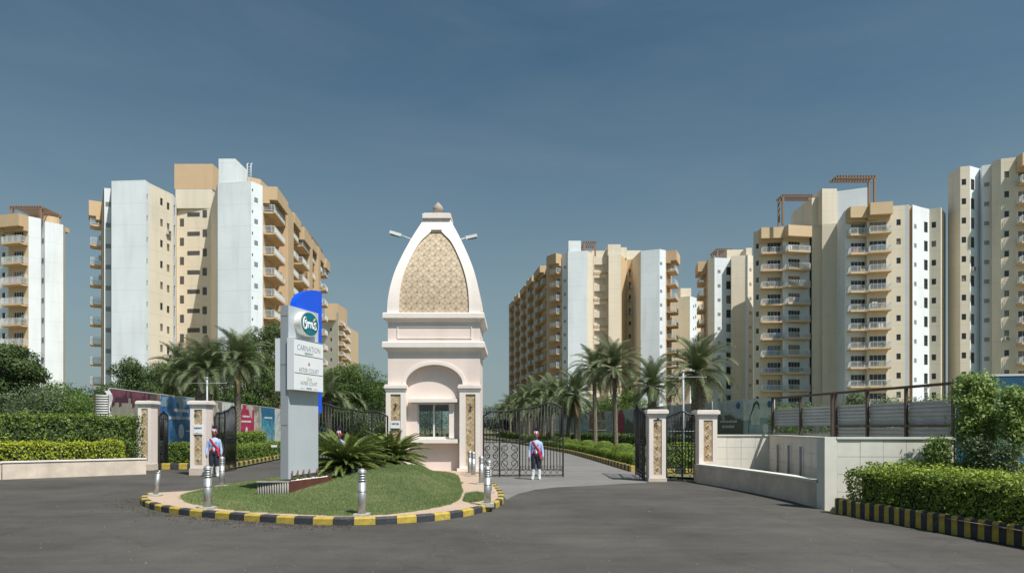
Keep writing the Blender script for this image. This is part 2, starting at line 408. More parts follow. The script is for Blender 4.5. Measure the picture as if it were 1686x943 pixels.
def paver_mat():
    m = bpy.data.materials.new('pink_pavers'); m.use_nodes = True
    n = m.node_tree.nodes; l = m.node_tree.links; b = n['Principled BSDF']; b.inputs['Roughness'].default_value = 0.9
    tc = n.new('ShaderNodeTexCoord')
    mp = n.new('ShaderNodeMapping'); mp.inputs['Rotation'].default_value = (0, 0, R(35)); l.new(tc.outputs['Object'], mp.inputs[0])
    br = n.new('ShaderNodeTexBrick'); br.inputs['Scale'].default_value = 1.0
    br.inputs['Color1'].default_value = (0.42, 0.27, 0.21, 1); br.inputs['Color2'].default_value = (0.50, 0.37, 0.29, 1)
    br.inputs['Mortar'].default_value = (0.28, 0.22, 0.17, 1); br.inputs['Mortar Size'].default_value = 0.008
    br.inputs['Brick Width'].default_value = 0.2; br.inputs['Row Height'].default_value = 0.1
    l.new(mp.outputs[0], br.inputs['Vector'])
    nz = n.new('ShaderNodeTexNoise'); nz.inputs['Scale'].default_value = 2.2; nz.inputs['Detail'].default_value = 8
    l.new(tc.outputs['Object'], nz.inputs['Vector'])
    mm = n.new('ShaderNodeMix'); mm.data_type = 'RGBA'; l.new(nz.outputs['Fac'], mm.inputs[0])
    l.new(br.outputs['Color'], mm.inputs[6]); mm.inputs[7].default_value = (0.46, 0.35, 0.25, 1)
    l.new(mm.outputs[2], b.inputs['Base Color'])
    return m
M_paver = paver_mat()
# ------------------------------------------------------------------ ground and roads
sheet('ground', [(-3000, -60), (3000, -60), (3000, 5000), (-3000, 5000)], -0.02, M_ground)
road_edge_r = [(5.42, 30), (5.0, 42), (4.5, 52), (3.3, 62), (1.6, 78), (-1.0, 97), (-6, 130), (-14, 190)]
road_edge_l = [(-13.0, 31.9), (-13.6, 36.8), (-14.2, 42), (-15.2, 52), (-17.5, 70), (-20.5, 97), (-26, 130), (-36, 190)]
sheet('asphalt_road', [(-40, -30), (30, -30), (30, 8), (8.6, 9), (7.9, 12), (7.25, 15.3), (7.35, 18.9), (6.5, 24.2), (5.6, 25.5)] + road_edge_r + [(-20, 230)] +
      road_edge_l[::-1] + [(-16.4, 31.2), (-18.0, 28), (-22, 24), (-40, 18)], 0.0, M_asph)
sheet('driveway', [tuple(G(px, py)[:2]) for px, py in ((834, 822), (852, 813), (880, 806), (915, 802), (960, 800), (1010, 797), (1062, 794.5))] +
      [(5.5, 26)] + road_edge_r + [(-20, 190)] + [(-13, 130), (-8, 97), (-4.5, 62), (-2.0, 45), (-1.35, 33), (-1.3, 27), (-0.7, 23.7)], 0.004, M_asph2)

# kerbs made of single stones
def stone_mesh(L, w, h, m):
    b = MB(); e = 0.018
    b.add([(0, 0, 0), (L, 0, 0), (L, w, 0), (0, w, 0), (0, 0, h-e*1.6), (L, 0, h-e*1.6), (L, w, h-e), (0, w, h-e),
           (e*.4, e*1.5, h), (L-e*.4, e*1.5, h), (L-e*.4, w-e, h), (e*.4, w-e, h)],
          [(0,3,2,1), (0,1,5,4), (1,2,6,5), (2,3,7,6), (3,0,4,7), (4,5,9,8), (5,6,10,9), (6,7,11,10), (7,4,8,11), (8,9,10,11)])
    return b.mesh('kerb_stone', m)

def walk(path, step):
    out = []; P = [Vector((p[0], p[1], 0)) for p in path]; i = 0; pos = P[0].copy(); out.append(pos.copy())
    while i < len(P)-1:
        need = step
        while i < len(P)-1:
            dd = (P[i+1]-pos).length
            if dd >= need: pos = pos + (P[i+1]-pos).normalized()*need; break
            need -= dd; pos = P[i+1].copy(); i += 1
        else: break
        if i >= len(P)-1: break
        out.append(pos.copy())
    return out

def kerb(name, label, path, step, w, h, z=0.0, limit=290):
    root = empty(name, (path[0][0], path[0][1], 0)); root['kind'] = 'structure'; root['label'] = label
    pts = walk(path, step)
    ms = [stone_mesh(step-0.008, w, h, M_yel), stone_mesh(step-0.008, w, h, M_blk)]
    for i in range(min(len(pts)-1, limit)):
        a, b = pts[i], pts[i+1]; d = (b-a)
        ang = math.atan2(d.y, d.x) + rnd.uniform(-.012, .012)
        o = link('kerb_stone', ms[i % 2], root)
        o.location = (a.x-path[0][0], a.y-path[0][1], z + rnd.uniform(-.006, .006)); o.rotation_euler = (rnd.uniform(-.01, .01), 0, ang)
        o.scale = (d.length/step, 1, 1)
    return root

# traffic island: outline at road level, counter clockwise seen from above starting at the gate on the right
isl_px = [(800, 790), (813, 800), (826, 812), (831, 822), (828, 831), (812, 839), (785, 846), (750, 853), (700, 859), (650, 862.5), (600, 864.5), (550, 864.5),
          (500, 863), (450, 860.5), (400, 857), (350, 853), (300, 848), (262, 842), (238, 835), (230, 828), (234, 823), (245, 819)]
island = [G(*p) for p in isl_px]
def smooth_path(P, it=2, closed=False):
    P = [Vector((p[0], p[1], 0)) for p in P]
    for _ in range(it):
        Q = [P[0]] if not closed else []
        for i in range(len(P) if closed else len(P)-1):
            a, b = P[i], P[(i+1) % len(P)]
            Q += [a.lerp(b, .25), a.lerp(b, .75)]
        if not closed: Q.append(P[-1])
        P = Q
    return P
front = smooth_path([(-1.0, 27.2, 0)] + island, 2)
kerb('kerb', 'yellow and black painted kerb round the traffic island', [(p.x, p.y) for p in front][::-1], 0.42, 0.17, 0.15)
left_back = [(-9.25, 19.4), (-9.2, 21.5), (-8.7, 23.5), (-7.6, 25.6), (-5.9, 27.2), (-5.4, 28.4), (-5.4, 33), (-1.15, 33), (-1.15, 28.4)]
pv = [(p.x, p.y) for p in front] + left_back
# pull the paving in behind the stones
sheet('pavement', [(x_ + (-3.9-x_)*0.022, y_ + (20.5-y_)*0.016) for x_, y_ in pv], 0.135, M_paver)
mb = MB(); mb.prism([(x_ + (-3.9-x_)*0.03, y_ + (20.5-y_)*0.02) for x_, y_ in pv][::-1], -0.01, 0.12, cap=False); o = mb.build('pavement_edge', M_conc); o['kind'] = 'structure'

# lawn mound
lawn_px = [(301, 823), (312, 828), (333, 831), (361, 836.5), (422, 841), (475, 844.5), (522, 847), (600, 848), (655, 844), (700, 838), (738, 830), (758, 822)]
lawn = [tuple(G(px, py, .15)[:2]) for px, py in lawn_px] + [(-1.35, 18.6), (-1.5, 20.5), (-1.75, 23), (-2.1, 26.5), (-3.2, 28.2), (-5.3, 28.3), (-5.9, 27.0), (-7.6, 25.3), (-8.6, 23.3), (-9.0, 21.3), (-8.95, 19.3), (-8.75, 17.9)]
lawn = [(p.x, p.y) for p in smooth_path(lawn, 2, True)]
LN = np.array(lawn)
def inside(px_, py_, poly):
    n = len(poly); c = np.zeros(len(px_), bool); j = n-1
    for i in range(n):
        xi, yi = poly[i]; xj, yj = poly[j]
        k = ((yi > py_) != (yj > py_)) & (px_ < (xj-xi)*(py_-yi)/(yj-yi+1e-12)+xi); c ^= k; j = i
    return c
def edge_dist(px_, py_, poly):
    P = np.array(poly); Q = np.roll(P, -1, axis=0); best = np.full(len(px_), 1e9)
    for a, b in zip(P, Q):
        d = b-a; t = np.clip(((px_-a[0])*d[0]+(py_-a[1])*d[1])/(d@d+1e-12), 0, 1)
        best = np.minimum(best, np.hypot(px_-(a[0]+t*d[0]), py_-(a[1]+t*d[1])))
    return best
def lawn_z(x_, y_):
    x_ = np.asarray(x_, float); y_ = np.asarray(y_, float)
    e = np.clip(edge_dist(x_, y_, lawn)/1.6, 0, 1)
    g = np.exp(-((x_+3.2)/2.35)**2-((y_-21.0)/4.2)**2)
    g = np.minimum(g, 0.88)
    return 0.15 + 0.02*np.clip(e*6, 0, 1) + 0.60*g*(e*e*(3-2*e)) + 0.012*np.sin(x_*3.1+y_*1.7)
gx, gy = np.meshgrid(np.arange(-9.4, -1.0, 0.22), np.arange(13.4, 28.6, 0.22)); 
# grid of the mound with its border snapped to the outline
ny, nx = gx.shape; fx, fy = gx.ravel(), gy.ravel()
ins = inside(fx, fy, lawn)
zz = np.where(ins, lawn_z(fx, fy), 0.11)
faces = []
for j in range(ny-1):
    for i in range(nx-1):
        q = (j*nx+i, j*nx+i+1, (j+1)*nx+i+1, (j+1)*nx+i)
        if any(ins[k] for k in q): faces.append(q)
me = bpy.data.meshes.new('lawn'); me.from_pydata(list(zip(fx.tolist(), fy.tolist(), zz.tolist())), [], faces)
me.materials.append(M_lawn); me.polygons.foreach_set('use_smooth', [True]*len(faces)); me.update()
o = link('lawn', me); o['kind'] = 'structure'
def blades(name, poly, n, hgt, wid, zf, m, label, bb):
    x_ = rng.uniform(bb[0], bb[2], n); y_ = rng.uniform(bb[1], bb[3], n)
    k = inside(x_, y_, poly); x_, y_ = x_[k], y_[k]; n = len(x_); z_ = zf(x_, y_)
    a = rng.uniform(0, 6.283, n); h = hgt*rng.uniform(.5, 1.3, n); lx, ly = rng.normal(0, .35, n)*h, rng.normal(0, .35, n)*h
    V = np.empty((n, 3, 3))
    V[:, 0] = np.stack([x_-np.cos(a)*wid, y_-np.sin(a)*wid, z_-.01], 1); V[:, 1] = np.stack([x_+np.cos(a)*wid, y_+np.sin(a)*wid, z_-.01], 1)
    V[:, 2] = np.stack([x_+lx, y_+ly, z_+h], 1)
    me = bpy.data.meshes.new(name); me.vertices.add(3*n); me.vertices.foreach_set('co', V.ravel())
    me.loops.add(3*n); me.loops.foreach_set('vertex_index', np.arange(3*n, dtype=np.int32))
    me.polygons.add(n); me.polygons.foreach_set('loop_start', np.arange(0, 3*n, 3, dtype=np.int32)); me.polygons.foreach_set('loop_total', np.full(n, 3, dtype=np.int32))
    t = 0.46+0.20*np.sin(x_*1.1+1.3*np.sin(y_*.8))*np.cos(y_*.9+.7*x_)+.22*np.clip(np.sin(x_*2.9+2*np.sin(y_*1.9))*np.sin(y_*2.3+x_)-.35, 0, 1)*1.5+rng.normal(0, .2, n)
    at = me.attributes.new('tint', 'FLOAT', 'FACE'); at.data.foreach_set('value', np.clip(t, 0, 1).astype(np.float32))
    me.materials.append(m); me.update(calc_edges=True)
    return tag(link(name, me), label, 'grass', kind='stuff')
blades('grass', lawn, 380000, 0.034, 0.006, lawn_z, L_grass, 'short mown grass covering the mound of the traffic island', (-9.3, 13.5, -1.0, 28.5))
tuft = [tuple(G(px, py, .14)[:2]) for px, py in ((762, 824), (775, 827), (798, 823), (800, 816), (785, 812), (768, 814))]
blades('grass_tuft', tuft, 26000, 0.09, 0.006, lambda a, b: np.full(len(a), .13), L_grass, 'small ragged tuft of grass on the paving right of the lawn', (-1.4, 16.0, -.5, 19.5))

# grass verge strips behind the avenue kerbs
verge_r = road_edge_r[:]
sheet('verge', [(x_+.05, y_) for x_, y_ in road_edge_r] + [(8, 190), (9, 118), (13, 95), (16, 70), (19, 47), (12, 30), (7.5, 25.2), (5.9, 26.5)], 0.06, M_lawn)
sheet('verge', [(x_-.05, y_) for x_, y_ in road_edge_l] + [(-46, 190), (-34, 130), (-29, 75), (-23, 36), (-18, 31.9), (-16.4, 31.9)], 0.06, M_lawn)
kerb('kerb', 'yellow and black kerb along the right side of the avenue', [(x_, y_) for x_, y_ in road_edge_r][:7], 0.42, 0.18, 0.26)
kerb('kerb', 'yellow and black kerb along the left drive behind the guard', [(x_-.18, y_) for x_, y_ in road_edge_l][:5], 0.45, 0.18, 0.26)
kerb('kerb', 'short yellow and black kerb seen through the left side gate', [(-17.9, 31.75), (-13.2, 31.75)], 0.4, 0.18, 0.28)
kerb('kerb', 'tall yellow and black kerb in front of the right hedge', [(8.95, 5.0), (8.2, 10.95), (7.25, 15.25), (7.3, 15.45)][::-1], 0.135, 0.16, 0.34)
sheet('planting_bed', [(7.35, 15.4), (9.0, 5.0), (16, 5.0), (16, 15.6), (7.6, 15.9)], 0.28, M_soil)

# ------------------------------------------------------------------ apartment towers
WC = {}
def window_meshes(w, h, style):
    k = (round(w, 2), round(h, 2), style)
    if k in WC: return WC[k]
    f = MB(); t = 0.055
    fm = M_wframe if style in ('door', 'lite') else M_dframe
    f.box((-w/2, -.04, 0), (-w/2+t, .04, h)); f.box((w/2-t, -.04, 0), (w/2, .04, h))
    f.box((-w/2+t, -.04, 0), (w/2-t, .04, t)); f.box((-w/2+t, -.04, h-t), (w/2-t, .04, h))
    nb = 3 if style == 'door' else (1 if w > .75 else 0)
    for i in range(nb):
        x_ = -w/2 + w*(i+1)/(nb+1); f.box((x_-t*.4, -.035, t), (x_+t*.4, .035, h-t))
    if style in ('sm', 'tall'): f.box((-w/2+t, -.03, h*.62), (w/2-t, .03, h*.62+.05))
    p = MB(); p.box((-w/2+.01, .005, .01), (w/2-.01, .02, h-.01))
    WC[k] = (f.mesh('window', fm), p.mesh('pane', M_pane)); return WC[k]
CU = {}
def curtain(pm):
    if pm.name not in CU:
        m_ = pm.copy(); m_.materials.clear(); m_.materials.append(M_curt[len(CU) % 3]); CU[pm.name] = m_
    return CU[pm.name]
M_curt = [mat('curtained_glass_a', (.22, .20, .17), .15, var=.2, scale=3), mat('curtained_glass_b', (.14, .16, .18), .12, var=.2, scale=3), mat('curtained_glass_c', (.26, .22, .16), .2, var=.2, scale=3)]
LAUN = []
for i_, c_ in enumerate(((.45, .10, .10), (.12, .20, .45), (.6, .6, .58), (.35, .15, .35), (.55, .45, .15), (.10, .25, .28))):
    lb = MB(); x0_ = 0
    for j_ in range(2+i_ % 2): wj = .28+.07*((i_*3+j_) % 3); lb.box((x0_, -.02, .1*j_), (x0_+wj, .01, .85)); x0_ += wj+.08
    LAUN.append(lb.mesh('laundry', mat('cloth_%d' % i_, c_, .8, var=.15, scale=4)))
PLNT = []
for i_ in range(2):
    v_ = rng.normal(0, .2, (160, 3))+np.array([0, 0, .65]); PLNT.append(leaf_mesh('potted_plant', v_, v_*0+np.array([0, 0, 1.]), .16, L_tree2))
BC = {}
def balcony_meshes(L, d, style):
    k = (round(L, 2), round(d, 2), style)
    if k in BC: return BC[k]
    s_ = MB()
    # slab with a deeper, tapering fascia
    prof = [(0, -.16), (-d+.55, -.20), (-d, -.10), (-d, .16), (-d+.10, .16), (-d+.10, .02), (0, .02)]
    n = len(prof); vs = [(0, y_, z_) for y_, z_ in prof] + [(L, y_, z_) for y_, z_ in prof]
    s_.add(vs, [(i, (i+1) % n, n+(i+1) % n, n+i) for i in range(n)]); s_.add(vs, [tuple(range(n-1, -1, -1)), tuple(range(n, 2*n))])
    r_ = MB(); H_ = 1.08; t = .022
    def run(a, b):
        a = Vector(a); b = Vector(b); dd = (b-a); LL = dd.length; dd.normalize(); ang = math.atan2(dd.y, dd.x)
        M_ = Matrix.Translation(a) @ Matrix.Rotation(ang, 4, 'Z')
        r_.box((0, -t, H_-.05), (LL, t, H_), M=M_); r_.box((0, -t*.7, .26), (LL, t*.7, .29), M=M_)
        nn = max(2, int(LL/.13))
        for i in range(nn+1):
            u = LL*i/nn; w_ = .014 if i % 8 else .026
            r_.box((u-w_, -w_, .14), (u+w_, w_, H_-.05), M=M_)
    run((.05, -d+.05, 0), (L-.05, -d+.05, 0)); run((.05, -.02, 0), (.05, -d+.05, 0)); run((L-.05, -d+.05, 0), (L-.05, -.02, 0))
    BC[k] = (s_.mesh('balcony', M_tan), r_.mesh('railing', M_rail)); return BC[k]
acm = MB(); acm.box((-.42, -.38, 0), (.42, 0, .62)); acm.box((-.05-.22, -.4, .08), (-.05+.22, -.381, .54), 1)
AC = acm.mesh('air_conditioner', [M_ac, M_dframe])
vm = MB(); vm.box((-.33, -.03, -.33), (.33, 0, .33))
for i_ in range(5): vm.box((-.3, -.055, -.28+.12*i_), (.3, -.03, -.23+.12*i_), 1)
VENT = vm.mesh('vent', [M_grey, M_grey])
def louvre_mesh(w, h):
    f = MB(); f.box((-w/2, .06, 0), (w/2, .08, h), 1)
    n = int(h/.16)
    for i in range(n): f.box((-w/2, -.03, i*h/n+.03), (w/2, .05, i*h/n+.065), 0)
    return f.mesh('louvre', [M_grey, M_dark])
LOU = {}
jr = random.Random(3)

def pxu(P, Q, px):          # where the view line of a photo column meets the facet, in metres from P
    d = (Q-P); L = d.length; d = d/L
    k = (px-843.0)/F
    # P.x + u d.x = k (P.y + u d.y)
    u = (k*P.y - P.x)/(d.x - k*d.y)
    return u

def building(name, label, ztop, nodes, facets, back, soff=4.5, nfl=11, roof=M_roof, extra=None):
    """nodes: (px, Y) or world Vectors, facets[i] joins node i and i+1: (material, [elements])"""
    W = [Vector((X(n_[0], n_[1]), n_[1])) if not isinstance(n_, Vector) else n_ for n_ in nodes]
    o0 = Vector((W[0].x, W[0].y, 0))
    root = empty(name, o0, label, 'building')
    walls = {}
    slabs = [ztop - soff - k*FH for k in range(nfl)]
    def put(me, P, d, u, z, parent, name_, out=0.0):
        n_ = Vector((d.y, -d.x)); p = P + d*u + n_*out
        M_ = Matrix.Translation((p.x-o0.x, p.y-o0.y, z)) @ Matrix.Rotation(math.atan2(d.y, d.x), 4, 'Z')
        return link(name_, me, parent, M_)
    for i, (wm, els) in enumerate(facets):
        P, Q = W[i], W[i+1]; d = Q-P; L = d.length; d = d/L; n_ = Vector((d.y, -d.x))
        mbw = walls.setdefault(wm.name, (MB(), wm))[0]
        holes = []
        for e in els:
            kind = e[0]
            cv = (lambda v: v[0]) if isinstance(e[1], tuple) else None
            U_ = (lambda v: v[0]) if cv else (lambda v: pxu(P, Q, v))
            if kind in ('win', 'louv', 'slot'):
                _, p_, w, h, dz, style = e[:6]; fl = e[6] if len(e) > 6 else range(nfl)
                u = U_(p_)
                w = min(w, 1.9*min(u-.02, L-u-.02)) if kind != 'slot' else min(w, L-.1)
                if w < .15: continue
                for k in fl:
                    if k >= nfl: continue
                    z = slabs[k]+dz
                    if z < .3: continue
                    holes.append((u-w/2, u+w/2, z, z+h))
                    if kind == 'win':
                        fm, pm = window_meshes(w, h, style)
                        wo = put(fm, P, d, u, z, root, 'window', -.10); link('pane', pm if jr.random() < .7 else curtain(pm), wo)
                        if len(e) > 7 and jr.random() < e[7]:
                            put(AC, P, d, u+jr.uniform(-.1, .1), z-.68, root, 'air_conditioner', .0)
                    elif kind == 'louv':
                        kk = (round(w, 2), round(h, 2))
                        if kk not in LOU: LOU[kk] = louvre_mesh(w, h)
                        put(LOU[kk], P, d, u, z, root, 'louvre', -.04)
            elif kind == 'band':
                for k in range(0, nfl, 2):
                    u0, u1 = U_(e[1]), U_(e[2]); bb_ = MB(); bb_.box((0, -.06, 0), (u1-u0, -.002, .55)); put(bb_.mesh('band', M_orange), P, d, u0, slabs[k]+.2, root, 'band')
            elif kind == 'vent':
                _, p_, dz = e[:3]
                for k in range(nfl):
                    if slabs[k]+dz > .5: put(VENT, P, d, U_(p_), slabs[k]+dz, root, 'vent')
            elif kind == 'balc':
                _, p0, p1, dep, dw = e[:5]
                u0, u1 = U_(p0), U_(p1); u0 = max(u0, -.0); u1 = min(u1, L)
                LL = u1-u0
                bm_, rm_ = balcony_meshes(LL, dep, 'a')
                for k in range(nfl):
                    if slabs[k] < .5: continue
                    b_ = put(bm_, P, d, u0, slabs[k], root, 'balcony'); link('railing', rm_, b_)
                    q_ = jr.random()
                    if q_ < .30: lo_ = link('laundry', LAUN[jr.randrange(6)], b_); lo_['kind'] = 'stuff'; lo_.location = (jr.uniform(.2, max(.3, LL-1.3)), -dep+jr.choice([.10, .5]), jr.uniform(.1, .5))
                    if q_ > .72: po_ = link('potted_plant', PLNT[jr.randrange(2)], b_); po_['kind'] = 'stuff'; po_.location = (jr.uniform(.3, max(.4, LL-.5)), -dep+.3, .02)
                    if dw > 0 and dw < LL-.1:
                        uc = (u0+u1)/2 + (e[5] if len(e) > 5 else 0)
                        holes.append((uc-dw/2, uc+dw/2, slabs[k]+.06, slabs[k]+2.15))
                        fm, pm = window_meshes(dw, 2.09, 'door')
                        wo = put(fm, P, d, uc, slabs[k]+.06, root, 'balcony_door', -.12); link('pane', pm if jr.random() < .6 else curtain(pm), wo)
                    if jr.random() < .12: put(AC, P, d, u1-.5, slabs[k]+.9, root, 'air_conditioner', .0)
            elif kind == 'pier':      # full height projecting pier: (p0, p1, depth, material)
                _, p0, p1, dep, pm_ = e[:5]
                u0, u1 = U_(p0), U_(p1); mbp = MB()
                a = P+d*u0; b = P+d*u1; c = b+n_*dep; dd = a+n_*dep
                zt = ztop+(e[5] if len(e) > 5 else 0)
                mbp.prism([(v.x-o0.x, v.y-o0.y) for v in (a+n_*.004, dd, c, b+n_*.004)], 0, zt); mbp.build('pier', pm_, root)
            elif kind == 'cap':       # parapet box at the top of a balcony stack
                _, p0, p1, dep, pm_, hh = e[:6]
                u0, u1 = U_(p0), U_(p1); c_ = MB()
                a = P+d*u0; b = P+d*u1
                q = [a+n_*.01, a+n_*dep, b+n_*dep, b+n_*.01]; zt = ztop+(e[6] if len(e) > 6 else 0)
                c_.prism([(v.x-o0.x, v.y-o0.y) for v in q], zt-hh, zt)
                q2 = [a+n_*.01, a+n_*(dep*.45), b+n_*(dep*.45), b+n_*.01]
                c_.prism([(v.x-o0.x, v.y-o0.y) for v in q2], zt-hh-.5, zt-hh-.003)
                c_.build('parapet', pm_, root)
        # facet surface as a grid with real openings
        us = sorted(set([0.0, L] + [round(h[0], 3) for h in holes] + [round(h[1], 3) for h in holes]))
        us = [u for u in us if -1e-6 <= u <= L+1e-6]
        zs = sorted(set([0.0, ztop] + [round(h[2], 3) for h in holes] + [round(h[3], 3) for h in holes]))
        def V3(u, z, o_=0.0): p = P+d*u+n_*o_; return (p.x-o0.x, p.y-o0.y, z)
        hs_ = [(round(a, 3), round(b, 3), round(c, 3), round(e_, 3)) for a, b, c, e_ in holes]
        if not hs_:
            mbw.add([V3(0, 0), V3(L, 0), V3(L, ztop), V3(0, ztop)], [(0, 1, 2, 3)])
        else:
            for a, b in zip(us[:-1], us[1:]):
                run0 = None
                hc = [h for h in hs_ if h[0] <= a+1e-4 and h[1] >= b-1e-4]
                hc.sort(key=lambda h: h[2]); z_ = 0.0
                for h in hc + [(0, 0, ztop, ztop)]:
                    if h[2] > z_+1e-4: mbw.add([V3(a, z_), V3(b, z_), V3(b, h[2]), V3(a, h[2])], [(0, 1, 2, 3)])
                    z_ = max(z_, h[3])
            for a, b, c, e_ in hs_:
                r_ = -.55 if any(x_[0] == 'slot' for x_ in els) else -.16
                A = [V3(a, c), V3(b, c), V3(b, e_), V3(a, e_)]; B = [V3(a, c, r_), V3(b, c, r_), V3(b, e_, r_), V3(a, e_, r_)]
                mbw.add(A+B, [(0, 1, 5, 4), (1, 2, 6, 5), (2, 3, 7, 6), (3, 0, 4, 7), (4, 5, 6, 7)])
    allp = W + [Vector(b) for b in back]
    mk = facets[0][0]; mbw = walls.setdefault(M_cream.name, (MB(), M_cream))[0]
    loop = [W[-1]] + [Vector(b) for b in back] + [W[0]]
    for a, b in zip(loop[:-1], loop[1:]):
        mbw.add([(a.x-o0.x, a.y-o0.y, 0), (b.x-o0.x, b.y-o0.y, 0), (b.x-o0.x, b.y-o0.y, ztop), (a.x-o0.x, a.y-o0.y, ztop)], [(0, 1, 2, 3)])
    for nm, (mb_, m_) in walls.items():
        mb_.build('wall', m_, root)
    r_ = MB(); r_.add([(p.x-o0.x, p.y-o0.y, ztop-.03) for p in allp], [tuple(range(len(allp)))]); r_.build('roof', roof, root)
    def block(px0, px1, Y0, dep, z1, m_, z0=None, name_='lift_room', Y1=None):
        c_ = MB(); Y1 = Y1 or Y0
        a = Vector((X(px0, Y0), Y0)); b = Vector((X(px1, Y1), Y1))
        c_.prism([(v[0]-o0.x, v[1]-o0.y) for v in (a, b, (b.x, b.y+dep), (a.x, a.y+dep))], (ztop-.02) if z0 is None else z0, z1)
        return c_.build(name_, m_, root)
    def pergola(px0, px1, Y0, dep, z0, z1, nsl=10, Y1=None, ends=(0, 1), t=.16):
        """brown frame: posts, beams, and each cross slat"""
        Y1 = Y1 or Y0; a = Vector((X(px0, Y0)-o0.x, Y0-o0.y)); b = Vector((X(px1, Y1)-o0.x, Y1-o0.y))
        for p in [(a, b)[q] for q in ends]:
            for yy in (0, dep):
                f = MB(); f.box((p.x-t, p.y+yy-t, z0), (p.x+t, p.y+yy+t, z1-.35)); f.build('post', M_brown, root)
        for yy in (0, dep):
            g = MB()
            A = Vector((a.x, a.y+yy)); B = Vector((b.x, b.y+yy)); dd = (B-A).normalized(); nn = Vector((-dd.y, dd.x))*t
            g.prism([(A-dd*.4-nn)[:], (B+dd*.4-nn)[:], (B+dd*.4+nn)[:], (A-dd*.4+nn)[:]], z1-.345, z1)
            g.build('beam', M_brown, root)
        for i in range(nsl):
            p = a.lerp(b, i/(nsl-1)); s_ = MB(); s_.box((p.x-.08, p.y-.3, z1+.003), (p.x+.08, p.y+dep+.3, z1+.14)); s_.build('slat', M_brown, root)
    if extra: extra(root, o0, block, pergola, W)
    return root
w4 = lambda px, a=.0: ('win', px, .62, .95, 1.35, 'sm', range(12), a)

# far left tower
def x1(root, o0, block, pergola, W):
    pergola(20, 68, 104, 4, 33.4, 35.6, 12)
    block(52, 80, 106, 5, 34.3, M_tan)
    tk = MB(); tk.lathe([(1.3, 33.6), (1.3, 34.75), (1.25, 34.8)], 18, (X(69, 105)-o0.x, 107-o0.y, 0), smooth=False); tk.build('water_tank', M_tan, root)
building('apartment_tower', 'apartment tower at the far left edge with white blank face and balconies', 33.6,
    [(-75, 106), (-2, 104), (14, 103), (47, 102), (67.5, 103.3), (68.2, 105.2), (74, 104.6), (104, 106.3), (107.5, 107.6)],
    [(M_cream, [('balc', -60, -30, 1.2, 2.2)]), (M_white, [('win', 6, .8, 1.3, .9, 'tall'), ('cap', -2, 13, 1.3, M_tan, 1.9)]),
     (M_tan, [('balc', 15, 46, 1.25, 1.9), ('cap', 14, 46.5, 1.5, M_orange, 1.8)]), (M_white, []), (M_white, []), (M_white, [('vent', 71, 1.4)]), (M_white, []), (M_cream, [])],
    [(-80.5, 122), (-96, 122)], soff=4.2, nfl=10, extra=x1)

# big left tower
def x2(root, o0, block, pergola, W):
    block(287, 350, 108, 8, 43.7, M_orange, 39.75)
    block(289, 349, 108.01, 7.8, 39.75, M_cream, 36.7)
    block(360, 387.5, 97.3, 4.5, 40.3, M_white)
    block(393, 429, 105, 6, 40.9, M_orange, Y1=107)
    pergola(463, 492, 112, 3.2, 36.7, 39.0, 14, Y1=124)
    pergola(503, 522, 128, 3.2, 36.7, 39.0, 10, Y1=139)
    for px_ in (406, 411): pass
    lad = MB()
    for dx_ in (0, .55): lad.tube([(X(407, 99)-o0.x+dx_, 99-o0.y, 36.7), (X(407, 99)-o0.x+dx_, 99-o0.y, 40.2), (X(407, 99)-o0.x+dx_, 99.5-o0.y, 40.5)], .06, 5)
    for i in range(8): lad.tube([(X(407, 99)-o0.x, 99-o0.y, 37+.4*i), (X(407, 99)-o0.x+.55, 99-o0.y, 37+.4*i)], .04, 4)
    lad.build('ladder', M_rail, root)
Q0 = Vector((X(432.5, 98.3), 98.3)); Q1 = Vector((X(524, 142), 142)); LQ = (Q1-Q0).length
fac = []
fac += [('balc', (.4,), (7.0,), 1.6, 3.0), ('cap', (.2,), (7.2,), 2.0, M_orange, 1.9)]
fac += [('pier', (8.0,), (12.0,), 1.8, M_orange, -.3)]
fac += [('balc', (12.3,), (17.3,), 1.5, 2.6), ('balc', (18.3,), (24.0,), 2.0, 2.8), ('cap', (12.1,), (17.5,), 1.9, M_orange, 1.6), ('cap', (18.1,), (24.2,), 2.3, M_orange, 2.2, -.5)]
fac += [('pier', (24.6,), (27.6,), 1.9, M_orange, -.3)]
fac += [('balc', (28.0,), (32.4,), 1.5, 2.4), ('cap', (27.8,), (32.6,), 1.9, M_orange, 1.7)]
fac += [('pier', (32.9,), (35.2,), 2.0, M_orange, .1)]
fac += [('balc', (35.5,), (39.8,), 1.6, 2.4), ('balc', (40.4,), (44.6,), 2.0, 2.2), ('cap', (35.3,), (40.0,), 1.9, M_orange, 1.7), ('cap', (40.3,), (44.8,), 2.3, M_orange, 1.9, -.4)]
